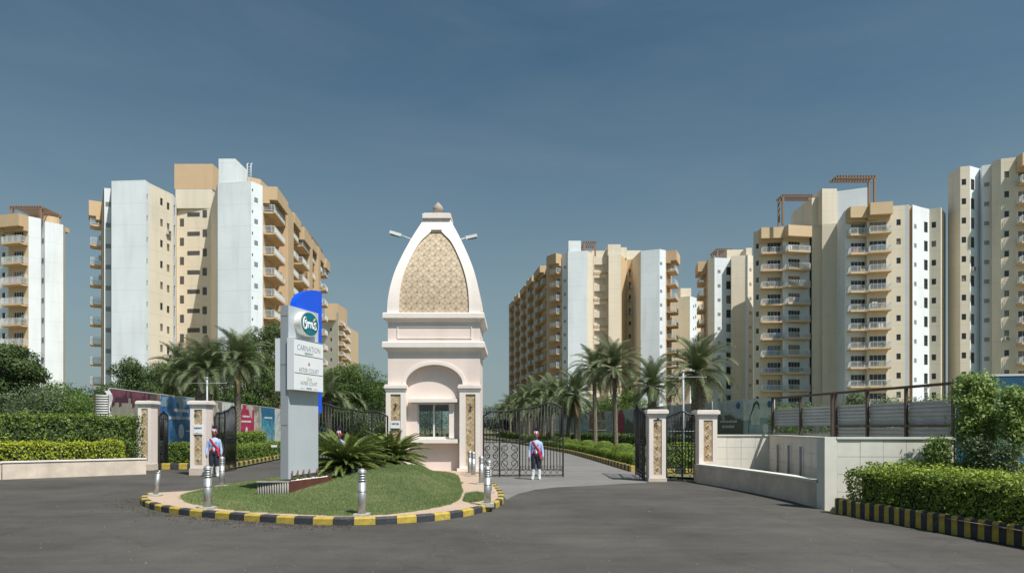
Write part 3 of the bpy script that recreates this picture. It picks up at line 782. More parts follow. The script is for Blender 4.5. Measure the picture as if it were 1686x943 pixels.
building('apartment_tower', 'big white and orange apartment tower left of the sign with a long balcony side', 36.8,
    [(166.5, 108), (170, 100), (171.5, 99.2), (182.5, 99.4), (183.5, 96.4), (239, 96.0), (246, 97.2), (285, 102), (290, 104), (291, 108.5), (347, 108), (358.5, 97.2), (413.5, 96.4), (432.5, 98.3), Q1],
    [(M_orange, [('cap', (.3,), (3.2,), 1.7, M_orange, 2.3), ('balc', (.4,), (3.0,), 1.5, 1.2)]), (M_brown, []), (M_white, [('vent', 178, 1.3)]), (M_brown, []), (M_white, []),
     (M_white, [('win', 242.5, .3, .75, 1.1, 'sm')]),
     (M_cream, [('win', 266, .55, 1.05, 1.2, 'tall', range(12), .1), ('win', 277, .55, 1.05, 1.0, 'tall', range(12), .35)]), (M_white, [('win', 287.5, .75, 1.7, .7, 'tall')]), (M_cream, []),
     (M_cream, [('louv', 318.5, 2.1, .72, 2.2, ''), ('louv', 299.5, .7, 1.3, .7, ''), ('louv', 337, .75, 1.25, 2.0, '')]),
     (M_cream, []), (M_white, []), (M_white, [('vent', 421.5, 1.2), ('win', 415.8, .22, .4, 2.2, 'sm')]),
     (M_tan, fac)],
    [(-50, 142), (-50, 120), (-57, 116)], soff=3.6, nfl=11, extra=x2)

# small far left building behind the sign
building('apartment_tower', 'small far apartment block just right of the blue sign fin', 36.8,
    [(512, 212), (557, 205), (571, 232), (590, 250)],
    [(M_cream, [('win', 545, .8, 1.0, 1.2, 'sm')]), (M_tan, [('balc', (1,), (8,), 1.5, 3), ('balc', (11,), (22,), 1.8, 3)]), (M_tan, [])],
    [(-60, 255), (-70, 230)], soff=3.6, nfl=11, extra=lambda root, o0, block, pergola, W: (block(535, 556, 205.5, 12, 39.5, M_orange, 34.5),))

# centre tower beyond the avenue palms
C0 = Vector((X(845, 221), 221)); C1 = Vector((X(913, 157), 157)); LC = (C1-C0).length
fc = []; u_ = .6; k_ = 0
while u_ < LC-9:
    fc += [('pier', (u_,), (u_+2.2,), 1.5, M_orange, .8 if k_ % 2 else -.4), ('balc', (u_+2.6,), (u_+6.4,), 1.7, 2.4), ('balc', (u_+7.0,), (u_+10.6,), 1.2, 2.2)]
    fc += [('cap', (u_+2.5,), (u_+10.7,), 1.9, M_orange, 1.6, -.2)]
    u_ += 11.3; k_ += 1
fc += [('pier', (LC-2.6,), (LC-.1,), 1.4, M_orange, .4)]
def x3(root, o0, block, pergola, W):
    block(936, 956.5, 153.3, 5, 44.0, M_white)
    block(958, 1000, 158, 6, 43.0, M_cream)
    block(1001, 1022, 155.9, 8, 43.9, M_cream); block(1022.2, 1032, 158.5, 8, 43.9, M_cream); block(1032, 1056, 160.5, 8, 43.7, M_cream)
    pergola(962, 980, 156, 4, 41.2, 44.5, 6)
building('apartment_tower', 'centre apartment tower with orange balcony side behind the avenue palms', 41.4,
    [C0, C1, (925.5, 155), (934.5, 153.6), (935, 152.6), (967, 152), (976.5, 155), (977, 157.2), (1001.5, 157.2), (1002, 155.2), (1022, 155.2), (1032, 160), (1041, 159.5), (1055, 152), (1086, 150.5), (1096, 151.5), (1106, 160)],
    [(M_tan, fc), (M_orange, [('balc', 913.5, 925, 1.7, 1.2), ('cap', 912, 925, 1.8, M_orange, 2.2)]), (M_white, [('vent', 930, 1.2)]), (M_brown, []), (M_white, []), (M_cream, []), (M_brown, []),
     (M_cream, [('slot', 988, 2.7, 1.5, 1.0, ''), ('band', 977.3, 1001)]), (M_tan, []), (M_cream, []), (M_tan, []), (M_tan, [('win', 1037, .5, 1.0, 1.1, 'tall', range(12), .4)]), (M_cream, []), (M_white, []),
     (M_white, [('vent', 1088.5, 1.2)]), (M_orange, [('balc', (1.0,), (6.0,), 2.0, 2), ('cap', (.6,), (6.4,), 2.3, M_orange, 2.2)])],
    [(42, 200), (20, 235)], soff=4.3, nfl=12, extra=x3)

# narrow far tower
building('apartment_tower', 'narrow far beige tower between the centre tower and the right towers', 36.8,
    [(1092, 186), (1107.5, 183), (1136, 180), (1147, 183), (1153, 184), (1170, 190)],
    [(M_white, []), (M_cream, []), (M_white, [('vent', 1142, 1.2), ('win', 1145.5, .5, .9, 1.1, 'sm')]), (M_cream, []), (M_tan, [('balc', (.4,), (3.0,), 1.5, 1.8), ('slot', (1.6,), 1.5, 1.8, .4, '')])],
    [(62, 205), (46, 205)], soff=3.6, nfl=11, extra=lambda root, o0, block, pergola, W: (block(1120.5, 1138, 182.2, 6, 39.3, M_cream),))

# right hand row
def x4(root, o0, block, pergola, W):
    pergola(1181, 1204, 149, 4, 38.4, 41.0, 8)
    block(1197, 1228, 148, 6, 40.6, M_cream); block(1228.5, 1238, 145, 6, 40.2, M_cream)
building('apartment_tower', 'left wing of the right hand towers with long blank beige and white strips', 38.4,
    [(1158.5, 156), (1165.5, 147), (1176.5, 146), (1203.5, 146.6), (1204, 144.6), (1227.5, 144), (1231, 143.6), (1240, 144.6)],
    [(M_orange, [('balc', (.5,), (6,), 1.6, 2.5), ('cap', (.3,), (7,), 1.9, M_orange, 2.2)]), (M_cream, []), (M_white, [('vent', 1184, 1.4), ('win', 1199.5, 1.1, 1.7, .7, 'tall')]), (M_cream, []), (M_cream, []),
     (M_white, []), (M_cream, [('vent', 1235.5, 1.3)])],
    [(55, 165), (46, 165)], soff=4.3, nfl=12, extra=x4)
def x5(root, o0, block, pergola, W):
    block(1336.6, 1353.4, 120.62, 9, 42.6, M_cream, 37.37); block(1353.7, 1378, 118.82, 9, 43.6, M_cream, 37.37); block(1378.3, 1430, 119, 8, 43.2, M_white, 37.37, Y1=117)
    pergola(1289, 1336, 119, 1.8, 37.37, 42.5, 12, ends=(0,)); pergola(1379, 1440, 112, 1.8, 37.37, 43.2, 14, ends=(1,))
building('apartment_tower', 'right hand tower with paired balcony stacks under two brown roof frames', 37.4,
    [(1240.5, 123.5), (1251, 122.4), (1287.5, 122), (1288.5, 120.8), (1327, 121.6), (1333, 121.6), (1336, 123), (1336.5, 120.6), (1353, 120), (1353.6, 118.8), (1378, 118.2), (1391.5, 110.9),
     (1426, 110.7), (1427, 109.9), (1464, 109.2), (1490, 108.6), (1497, 108.3), (1497.5, 109), (1502, 108.9), (1502.5, 108.4), (1516, 109.6), (1530, 110.6), (1549, 109.6), (1557, 113)],
    [(M_cream, [('win', 1247, .6, .9, 1.3, 'sm')]), (M_cream, [('balc', 1250.5, 1286.5, 1.5, 2.3, .6), ('cap', 1249.5, 1287, 1.7, M_tan, 1.9)]), (M_cream, []),
     (M_white, [('balc', 1289.5, 1326, 1.6, 2.3, 0), ('cap', 1288.6, 1327, 1.8, M_tan, 1.9)]), (M_white, []), (M_grey, []), (M_cream, []), (M_cream, []), (M_cream, []), (M_cream, []), (M_white, []),
     (M_white, [('balc', 1394, 1425.5, 1.5, 2.3, .3), ('cap', 1393, 1426, 1.7, M_tan, 1.8)]), (M_cream, []),
     (M_cream, [('balc', 1427.5, 1463, 1.6, 2.5, 0), ('cap', 1427.2, 1464, 1.9, M_tan, 1.9, .2)]), (M_cream, [('win', 1479.5, .62, .95, 1.35, 'sm')]), (M_white, []), (M_tan, []), (M_tan, []), (M_tan, []),
     (M_white, [('vent', 1507, 1.2)]), (M_white, [('win', 1524.5, .95, 1.7, .6, 'tall', range(12), .3)]), (M_cream, [('win', 1537.5, .62, .95, 1.35, 'sm', range(12), .0)]), (M_cream, [])],
    [(82, 130), (62, 140), (51, 140)], soff=4.5, nfl=11, extra=x5)
building('apartment_tower', 'tallest right tower cut by the right picture edge', 43.4,
    [(1561, 113), (1562, 111.5), (1581, 108.4), (1597, 108), (1613, 109.2), (1617, 107.9), (1632, 107.4), (1633, 106.3), (1648, 105.2), (1672, 104.6), (1712, 104.0), (1760, 103.6), (1761, 108), (1800, 107)],
    [(M_cream, []), (M_cream, []), (M_cream, [('win', 1587, .62, .95, 1.35, 'sm')]), (M_white, [('win', 1601.5, .95, 1.7, .6, 'tall', range(13), .12)]), (M_white, []), (M_white, [('vent', 1624.5, 1.2)]),
     (M_tan, []), (M_cream, []), (M_cream, [('win', 1657.5, .62, .95, 1.35, 'sm', range(13), .1)]), (M_cream, [('balc', 1673, 1711, 1.6, 2.6, 0), ('cap', 1673, 1711.5, 1.8, M_tan, 1.9)]),
     (M_white, [('balc', 1713, 1759, 1.6, 2.6, 0)]), (M_cream, []), (M_cream, [])],
    [(104, 130), (85, 130)], soff=4.3, nfl=13)
# ------------------------------------------------------------------ gatehouse tower
TX, TY, TW = -3.26, 28.5, 1.92
tower = empty('gatehouse', (TX, TY, 0), 'pink gatehouse with a tall pointed tiled spire between the two driveways', 'gatehouse')
def tz(py, Y=TY): return Z(py, Y)
def tx(px, Y=TY): return X(px, Y)-TX
D = 3.2
KY = D/2/TW
z_arch, z_spring = tz(600), tz(633)
b = MB()                                     # core, set back behind the arch plate, with the window opening cut out
wx0, wx1, wz0, wz1 = tx(686), tx(740), tz(721), tz(663)
b.box((-TW+.02, .27, 0), (wx0, .5, 4.0)); b.box((wx1, .27, 0), (TW-.02, .5, 4.0)); b.box((-TW+.02, .501, 0), (-TW+.25, D-.251, 4.0)); b.box((TW-.25, .501, 0), (TW-.02, D-.251, 4.0)); b.box((-TW+.02, D-.25, 0), (-1.1, D-.02, 4.0)); b.box((1.1, D-.25, 0), (TW-.02, D-.02, 4.0)); b.box((-1.1, D-.25, 0), (1.1, D-.02, .9)); b.box((-1.1, D-.25, 2.7), (1.1, D-.02, 4.0)); b.box((-TW+.251, .501, -.01), (TW-.251, D-.251, .2))
b.box((wx0, .27, 0), (wx1, .5, wz0)); b.box((wx0, .27, wz1), (wx1, .5, 4.0)); 
b.box((-TW+.02, .27, 4.002), (TW-.02, D-.02, tz(573)))
b.build('wall', M_pink, tower)
ax0, ax1 = tx(668), tx(762); ac = (ax0+ax1)/2; ar = (ax1-ax0)/2
out = [(-TW, 0), (ax0, 0)]
for i in range(0, 25):
    a = math.pi*(1-i/24); out.append((ac+ar*math.cos(a), z_spring+(z_arch-z_spring)*math.sin(a)))
out += [(ax1, 0), (TW, 0), (TW, tz(573)), (-TW, tz(573))]
b = MB(); b.xzprism(out, 0, .268); b.build('arch_wall', M_pink, tower)
b = MB(); inn = []; oo = []
for i in range(33):
    a = math.pi*(1-i/32); inn.append((ac+ar*math.cos(a), z_spring+(z_arch-z_spring)*math.sin(a))); oo.append((ac+(ar+.13)*math.cos(a), z_spring+(z_arch-z_spring+.13)*math.sin(a)))
b.xzprism(inn+oo[::-1], -.05, -.002); b.build('arch_moulding', M_pinkw, tower)

def lattice(poly, pitch, frac=0.94, depth=0.012, y=0.0, mats=3, warp=None, seed=1):
    """diagonal square tiles clipped to a convex polygon in x,z; joints stay open between them"""
    r_ = random.Random(seed); mb_ = MB(); xs = [p[0] for p in poly]; zs = [p[1] for p in poly]
    s = pitch; n1 = int((max(xs)-min(xs))/s)+3; n2 = int((max(zs)-min(zs))/s)+3; cx = (min(xs)+max(xs))/2; cz = (min(zs)+max(zs))/2
    N = int((n1+n2))
    for i in range(-N, N+1):
        for j in range(-N, N+1):
            px_ = cx+(i-j)*s*.7071; pz_ = cz+(i+j)*s*.7071; h = s*.7071*frac
            if px_ < min(xs)-s or px_ > max(xs)+s or pz_ < min(zs)-s or pz_ > max(zs)+s: continue
            q = clip([(px_, pz_-h), (px_+h, pz_), (px_, pz_+h), (px_-h, pz_)], poly)
            if len(q) < 3: continue
            o_ = r_.uniform(0, .004); mi = r_.choice([0, 0, 1, 2]) if mats == 3 else 0
            if warp: vs = [warp(p[0], p[1], -depth-o_) for p in q] + [warp(p[0], p[1], 0) for p in q]
            else: vs = [(p[0], y-depth-o_, p[1]) for p in q] + [(p[0], y, p[1]) for p in q]
            n = len(q); mb_.add(vs, [tuple(range(n))] + [(k, k+n, (k+1) % n + n, (k+1) % n) for k in range(n)], mi)
    return mb_
TM = [M_sand1, M_sand2, M_sand3]
TM2 = [mat('pale_sand_tile', (.55, .435, .305), .7, var=.08, scale=9), mat('pale_sand_tile_dark', (.50, .39, .27), .7, var=.12, scale=9), mat('pale_sand_tile_light', (.59, .475, .345), .7, var=.1, scale=9)]
def inset_mesh(r):
    b_ = MB(); b_.xzprism([(0, -r), (r, 0), (0, r), (-r, 0)], -.020, 0, 0); b_.xzprism([(0, -r*.6), (r*.6, 0), (0, r*.6), (-r*.6, 0)], -.027, -.021, 1)
    return b_.mesh('tile_inset', [M_grout, M_inset])
INS = inset_mesh(.082); INSs = inset_mesh(.058)

# pilasters: frame, tiles, capital, base
for (p0, p1, q0, q1) in ((636.5, 669, 644, 660.5), (757, 790.5, 767, 783)):
    x0, x1 = tx(p0), tx(p1); a0, a1 = tx(q0), tx(q1); zt, zb = tz(643.5), .25; zi0, zi1 = tz(766), tz(649)
    b = MB(); b.box((x0, -.16, zb), (a0, -.003, zt)); b.box((a1, -.16, zb), (x1, -.003, zt)); b.box((a0, -.16, zi1), (a1, -.003, zt)); b.box((a0, -.16, zb), (a1, -.003, zi0)); b.box((a0, -.10, zi0), (a1, -.003, zi1))
    b.build('pilaster', M_pinkw, tower)
    t = lattice([(a0, zi0), (a1, zi0), (a1, zi1), (a0, zi1)], .15, y=-.10, seed=int(p0)); t = t.build('tiles', TM, tower); t['kind'] = 'stuff'
    for k in range(6):
        zz_ = zi1-.38-k*.56
        if zz_ > zi0+.1: o = link('tile_inset', INS, tower); o.location = ((a0+a1)/2, -.113, zz_)
    b = MB(); b.box((x0-.03, -.19, zt+.003), (x1+.03, -.003, zt+.10)); b.box((x0-.07, -.23, zt+.103), (x1+.07, -.003, zt+.22)); b.box((x0-.04, -.20, zt+.223), (x1+.04, -.003, zt+.27)); b.build('capital', M_pinkw, tower)
    b = MB(); b.box((x0-.10, -.26, 0), (x1+.10, -.003, .247)); b.build('plinth', M_pinkw, tower)
# window, ledges
def framed_window(parent, x0, x1, z0, z1, y):
    f = MB(); t = .055
    f.box((x0, y-.04, z0), (x0+t, y+.04, z1)); f.box((x1-t, y-.04, z0), (x1, y+.04, z1)); f.box((x0+t, y-.04, z0), (x1-t, y+.04, z0+t)); f.box((x0+t, y-.04, z1-t), (x1-t, y+.04, z1))
    m_ = (x0+x1)/2; f.box((m_-.035, y-.03, z0+t), (m_+.035, y+.03, z1-t))
    fo = f.build('window', M_wframe, parent)
    for a_, c_ in ((x0+t, m_-.035), (m_+.035, x1-t)):
        p = MB(); p.box((a_, y-.004, z0+t), (c_, y+.004, z1-t)); p.build('pane', M_gate_glass, fo)
def glassmat():
    m = bpy.data.materials.new('gatehouse_glass'); m.use_nodes = True; n = m.node_tree.nodes; l = m.node_tree.links
    g = n.new('ShaderNodeBsdfGlossy'); g.inputs['Roughness'].default_value = .02; g.inputs['Color'].default_value = (.8, .85, .85, 1)
    t = n.new('ShaderNodeBsdfTransparent'); t.inputs['Color'].default_value = (.8, .85, .82, 1)
    fr = n.new('ShaderNodeFresnel'); fr.inputs[0].default_value = 1.6
    mx_ = n.new('ShaderNodeMixShader'); l.new(fr.outputs[0], mx_.inputs[0]); l.new(t.outputs[0], mx_.inputs[1]); l.new(g.outputs[0], mx_.inputs[2])
    l.new(mx_.outputs[0], n['Material Output'].inputs['Surface']); return m
M_gate_glass = glassmat()
framed_window(tower, wx0+.005, wx1-.005, wz0+.005, wz1-.005, .36)
for x_ in (-1.1, -.55, 0, .55, 1.06): b = MB(); b.box((x_, D-.16, .901), (x_+.04, D-.11, 2.699)); b.build('rear_window_bar', M_wframe, tower)
b = MB(); b.box((wx0-.3, .501, wz0-.12), (wx1+.3, 1.2, wz0-.02)); b.build('desk', mat('desk_wood', (.25, .16, .09), .6), tower)
b = MB()
for i in range(5): b.box((wx0+.25+.22*i, 1.0, wz0-.018), (wx0+.35+.22*i, 1.1, wz0+.12+.05*(i % 3)), i % 2)
b.build('desk_clutter', [M_wframe, mat('red_plastic', (.3, .06, .04), .5)], tower)
b = MB(); b.box((tx(673), -.10, tz(662)), (tx(753), .265, tz(656.5))); b.build('ledge', M_pinkw, tower)
b = MB(); b.box((tx(679), -.10, tz(729)), (tx(754), .265, tz(722.5))); b.build('sill', M_pinkw, tower)
b = MB(); b.box((tx(739), .12, tz(721)), (tx(748), .265, tz(663))); b.build('window_reveal', M_pinkw, tower)

# cornices and frieze
def moulding(za, zb, w0, w1, name_='cornice', m_=M_pinkw):      # flares from w0 (bottom) to w1 (top lip)
    b_ = MB(); c = TW
    def ring(w, z): return [(-c-w, -w, z), (c+w, -w, z), (c+w, D+w, z), (-c-w, D+w, z)]
    hl = za+(zb-za)*.45
    prof = [(w0, za), (w0+(w1-w0)*.35, za+(hl-za)*.5), (w1*.85, hl-.015), (w1, hl), (w1, zb-.03), (w1-.03, zb)]
    vs = [v for w, z in prof for v in ring(w, z)]; fs = [tuple(range(4))[::-1]]
    for i in range(len(prof)-1):
        for j in range(4): fs.append((i*4+j, i*4+(j+1) % 4, (i+1)*4+(j+1) % 4, (i+1)*4+j))
    fs.append(tuple(range((len(prof)-1)*4, len(prof)*4))); b_.add(vs, fs); return b_.build(name_, m_, tower)
zf0, zf1 = tz(563), tz(526)
moulding(tz(573)-.18+.003, zf0, .01, .21)
b = MB(); b.box((-TW, 0, zf0+.003), (TW, D, zf1-.14)); b.build('frieze', M_pink, tower)
b = MB(); x0, x1 = tx(654), tx(777); z0, z1 = tz(557), tz(537); t = .035
for q in (((x0, -.03, z0), (x1, -.002, z0+t)), ((x0, -.03, z1-t), (x1, -.002, z1)), ((x0, -.03, z0+t), (x0+t, -.002, z1-t)), ((x1-t, -.03, z0+t), (x1, -.002, z1-t))): b.box(*q)
b.build('frieze_panel_moulding', M_pinkw, tower)
moulding(zf1-.137, tz(515.5), .01, .19)

# spire: four curved faces, the same profile each
prof_px = [(515.5, 77.0, 58), (495, 76.0, 57.5), (472, 72.3, 55), (446, 65.0, 48.5), (421, 54.5, 38), (397, 42.5, 24.5), (381, 33.5, 8.5), (366, 24.5, 0), (360.5, 22.5, 0)]
SP = []
for py, hw, iw in prof_px:
    Y = TY
    for _ in range(6):
        m_ = hw*Y/F; Y = TY + (77.0*TY/F - m_)*KY
    SP.append((Z(py, Y), hw*Y/F, iw*Y/F))
def sp_at(z):
    for a, b_ in zip(SP[:-1], SP[1:]):
        if z <= b_[0]+1e-6:
            t = (z-a[0])/(b_[0]-a[0]); return a[1]+(b_[1]-a[1])*t, a[2]+(b_[2]-a[2])*t
    return SP[-1][1:]
def catm(k, z):       # smooth profile
    zs = [s[0] for s in SP]; vs = [s[k] for s in SP]
    i = max(0, min(len(zs)-2, sum(1 for q in zs if q <= z)-1)); t = (z-zs[i])/(zs[i+1]-zs[i])
    def sl(j):
        if j <= 0: return (vs[1]-vs[0])/(zs[1]-zs[0])
        if j >= len(zs)-1: return (vs[-1]-vs[-2])/(zs[-1]-zs[-2])
        return (vs[j+1]-vs[j-1])/(zs[j+1]-zs[j-1])
    h = zs[i+1]-zs[i]; m0, m1 = sl(i)*h, sl(i+1)*h
    return (2*t**3-3*t*t+1)*vs[i]+(t**3-2*t*t+t)*m0+(-2*t**3+3*t*t)*vs[i+1]+(t**3-t*t)*m1
z0s, z1s = SP[0][0], SP[-1][0]; zin = SP[6][0]
yc = D/2
KM = Matrix.Translation((0, yc, 0)) @ Matrix.Diagonal((1, KY, 1, 1))
b = MB(); N = 40
zl = [z0s+(z1s-z0s)*i/N for i in range(N+1)]
def hw(z): return catm(1, z)
def iw(z): return max(catm(2, z), 0.0) if z < zin else 0.0
for fidx in range(4):
    A = KM @ Matrix.Rotation(fidx*math.pi/2, 4, 'Z')
    fr_ = MB(); pn = MB()
    for i in range(N):
        za, zb = zl[i], zl[i+1]
        wa, wb = hw(za), hw(zb); ia, ib = iw(za), iw(min(zb, zin-1e-4)); 
        if za >= zin: ia = ib = 0
        g = .10
        def P_(x_, z_, off=0.0): return A @ Vector((x_, -hw(z_)+off, z_))
        if ia > 0:
            for s in (-1, 1):
                q = [P_(s*ia, za), P_(s*wa, za), P_(s*wb, zb), P_(s*ib, zb)]
                fr_.add(q, [(0, 1, 2, 3) if s > 0 else (3, 2, 1, 0)])
                fr_.add([P_(s*ia, za, g), P_(s*ia, za), P_(s*ib, zb), P_(s*ib, zb, g)], [(0, 1, 2, 3) if s > 0 else (3, 2, 1, 0)])
            pn.add([P_(-ia, za, g), P_(ia, za, g), P_(ib, zb, g), P_(-ib, zb, g)], [(0, 1, 2, 3)])
        else:
            fr_.add([P_(-wa, za), P_(wa, za), P_(wb, zb), P_(-wb, zb)], [(0, 1, 2, 3)])
    fr_.add([P_(-iw(zin-.06), zin-.03), P_(iw(zin-.06), zin-.03), P_(iw(zin-.06), zin-.03, .10), P_(-iw(zin-.06), zin-.03, .10)], [(0, 1, 2, 3)])
    fr_.build('spire_frame', M_pinkw, tower); pn.build('spire_back', M_grout, tower)
    def warp(x_, z_, off): return A @ Vector((x_, -hw(z_)+.10+off, z_))
    outl = [(-iw(z_), z_) for z_ in zl if z_ < zin][::-1] + [(iw(z_), z_) for z_ in zl if z_ < zin]
    outl = [(iw(zl[0]), zl[0])] + [(iw(z_), z_) for z_ in zl[1:] if z_ < zin] + [(-iw(z_), z_) for z_ in zl if z_ < zin][::-1]
    t = lattice(outl, .165, frac=.93, depth=.016, warp=warp, seed=fidx+5).build('tiles', TM2, tower); t['kind'] = 'stuff'
    if fidx in (0, 1, 3):
        k_ = 0; dz_ = .165*1.4142*1.0
        zz_ = z0s+.22; row = 0
        while zz_ < zin-.12:
            st_ = .165*1.4142*2
            x_ = -math.floor(1.6/st_)*st_ + (st_/2 if row % 2 else 0)
            while x_ < 1.6:
                if abs(x_) < iw(zz_)-.07:
                    o = link('tile_inset', INSs, tower); o.matrix_local = A @ Matrix.Translation((x_, -hw(zz_)+.085, zz_)) @ Matrix.Rotation(-math.atan2(hw(zz_)-hw(zz_+.1), .1), 4, 'X')
                x_ += st_
            zz_ += dz_*1.0; row += 1
wt = hw(z1s)
b = MB(); b.box((-wt-.02, yc-wt-.02, z1s+.003), (wt+.02, yc+wt+.02, z1s+.2)); b.box((-wt+.05, yc-wt+.05, z1s+.203), (wt-.05, yc+wt-.05, z1s+.24)); b.build('spire_cap', M_pinkw, tower)
b = MB(); zf = z1s+.24; b.lathe([(.13, 0), (.10, .06), (.09, .10), (.17, .17), (.225, .26), (.235, .34), (.20, .43), (.12, .53), (.05, .60), (.015, .64)], 20, (0, yc, zf)); b.build('finial', mat('weathered_stone', (.36, .30, .26), .8, var=.3, scale=15, bump=.6), tower)
sg = empty('lamp', (0, 0, 0)); bpy.data.objects.remove(sg)
def spire_lamp(label, x0, z0, x1, z1, hl, ang):
    root = empty('floodlight', (TX+x0, TY+yc-.6, z0), label, 'lamp', 'floodlights on the spire')
    a = MB(); a.tube([(0, 0, 0), (x1-x0, -.05, z1-z0)], .025, 6); a.build('arm', M_rail, root)
    h = MB(); dx = math.cos(ang); dz = math.sin(ang); s = 1 if x1 > x0 else -1
    Mh = Matrix.Translation((x1-x0, -.05, z1-z0)) @ Matrix.Rotation(-ang*s, 4, 'Y') @ Matrix.Diagonal((s, 1, 1, 1))
    h.add([Mh @ Vector(p) for p in ((0, -.06, -.07), (0, .1, -.07), (.0, .1, .06), (0, -.06, .06), (.50, -.12, -.08), (.5, .16, -.08), (.5, .16, .04), (.5, -.12, .04))],
          [(0, 1, 2, 3), (7, 6, 5, 4), (0, 4, 5, 1), (1, 5, 6, 2), (2, 6, 7, 3), (3, 7, 4, 0)])
    h.build('lamp_head', mat('white_lamp_case', (.75, .76, .76), .4, var=0), root)
    g = MB(); g.add([Mh @ Vector(p) for p in ((.05, -.04, -.085), (.46, -.09, -.095), (.46, .13, -.095), (.05, .08, -.085))], [(0, 1, 2, 3)]); g.build('lens', M_pane, root)
Yl = TY+yc-.6
def lx(px): return X(px, Yl)-TX
spire_lamp('white floodlight on an arm at the left flank of the spire', lx(684), Z(397, Yl), lx(661), Z(388, Yl), 0, R(17))
spire_lamp('white floodlight on an arm at the right flank of the spire', lx(756), Z(395, Yl), lx(767), Z(392, Yl), 0, R(12))

# dark star-shaped fittings high on the tiled strips
def star_fit(x_, y_, z_, label):
    b_ = MB(); r_ = random.Random(int(x_*100))
    b_.lathe([(.03, 0), (.05, .03), (.03, .06)], 8, (0, -.06, 0))
    for k in range(6):
        a = k*1.047+r_.uniform(-.2, .2); L = .10*r_.uniform(.7, 1.1)
        b_.add([(0, -.04, .02), (math.cos(a-.2)*L*.6, -.08, .02+math.sin(a-.2)*L*.6), (math.cos(a)*L, -.09, .02+math.sin(a)*L), (math.cos(a+.25)*L*.6, -.06, .02+math.sin(a+.25)*L*.6)], [(0, 1, 2, 3)])
    o = b_.build('wall_fitting', mat('dark_green_metal', (.035, .05, .03), .5), None); o.location = (x_, y_, z_)
    tag(o, label, 'wall fitting', 'star fittings on the tiled strips')
star_fit(X(652, TY-.16), TY-.115, Z(668, TY), 'small dark star fitting on the left pilaster of the gatehouse')
star_fit(X(775.5, TY-.16), TY-.115, Z(671, TY), 'small dark star fitting on the right pilaster of the gatehouse')

def plate(x_, y_, z_, w, h, words, label, size, xs=1.0, torn=False):
    root = empty('sign', (x_, y_, z_), label, 'sign')
    b_ = MB(); b_.box((-w/2, -.02, -h/2), (w/2, 0, h/2)); b_.build('plate', mat('white_sign_plate', (.78, .79, .80), .5, var=.03), root)
    t = link('lettering', text_mesh(words, size, mat('dark_blue_print', (.03, .05, .10), .6, var=0), .001, xs=xs, bold=.004), root); t.location = (0, -.023, .02 if not torn else .05)
    if torn:
        u = MB(); u.xzprism([(-w*.42, -h*.36), (-w*.1, -h*.30), (w*.2, -h*.38), (w*.42, -h*.33), (w*.3, -h*.42), (-w*.38, -h*.43)], -.024, -.0205); u.build('torn_patch', M_sand1, root)
    return root
plate(X(652, TY), TY-.165, Z(698.5, TY), .40, .31, 'VISITORS', 'white VISITORS sign on the left pilaster of the gatehouse', .105, .72)

# ------------------------------------------------------------------ gate pillars
def pillar(px0, px1, Y, ztop, label, nd, px_c=(0, 0), plz=.28, z0=0.0):
    x0, x1 = X(px0, Y), X(px1, Y); s = x1-x0
    root = empty('gate_pillar', (x0+s/2, Y+s/2, z0), label, 'gate pillar', 'pink gate pillars'); h = s/2; H_ = ztop-z0
    a = h*.50; zi0, zi1 = plz+.12 if plz > .1 else .18, H_-.34
    b_ = MB(); b_.box((-h+.04, -h+.045, 0), (h, h, H_-.2)); b_.build('shaft', M_pink, root)
    f = MB(); f.box((-h, -h, plz+.003), (-a, -h+.043, H_-.2)); f.box((a, -h, plz+.003), (h-.001, -h+.043, H_-.2)); f.box((-a, -h, zi1), (a, -h+.043, H_-.2)); f.box((-a, -h, plz+.003), (a, -h+.043, zi0))
    f.box((-h, -h+.046, plz+.003), (-h+.038, h, H_-.2)); f.build('frame', M_pinkw, root)
    t = lattice([(-a, zi0), (a, zi0), (a, zi1), (-a, zi1)], .13, y=-h+.043, depth=.014, seed=int(px0)).build('tiles', TM, root); t['kind'] = 'stuff'
    for k in range(nd):
        o = link('tile_inset', INS, root); o.location = (0, -h+.030, zi1-.22-(zi1-zi0-.44)*k/max(1, nd-1))
    if plz > .1: p = MB(); p.box((-h-.03, -h-.03, 0), (h+.03, h+.03, plz)); p.build('plinth', M_wallp, root)
    c = MB(); c.box((-h-.03, -h-.03, H_-.197), (h+.03, h+.03, H_-.13)); c.box((-h-.085, -h-.085, H_-.127), (h+.085, h+.085, H_-.012)); c.box((-h-.05, -h-.05, H_-.010), (h+.05, h+.05, H_+.02)); c.build('cap', M_pinkw, root)
    return root
pillar(227, 248.5, 31.0, Z(660, 31), 'leftmost pink gate pillar behind the hedge planter', 4)
pillar(313, 339, 27.8, Z(660, 27.8), 'pink gate pillar with the RESIDENTS sign beside the left guard', 5)
pillar(1069, 1096.5, 24.4, Z(674.5, 24.4), 'pink gate pillar between the open driveway gate and the closed side gate', 5, plz=.12)
pillar(1151, 1181, 24.0, Z(675.5, 24.0), 'rightmost pink gate pillar standing behind the low wall', 4, plz=.62)
plate(X(326.5, 27.8), 27.8-.005, Z(706.5, 27.8), .37, .40, 'RESIDENTS', 'torn white RESIDENTS sign on the pillar beside the left guard', .095, .66, torn=True)
star_fit(X(324, 27.8), 27.8-.0, Z(677.5, 27.8), 'small dark star fitting above the RESIDENTS sign')
star_fit(X(1083, 24.4), 24.4-.0, Z(691, 24.4), 'small dark star fitting on the pillar left of the closed side gate')

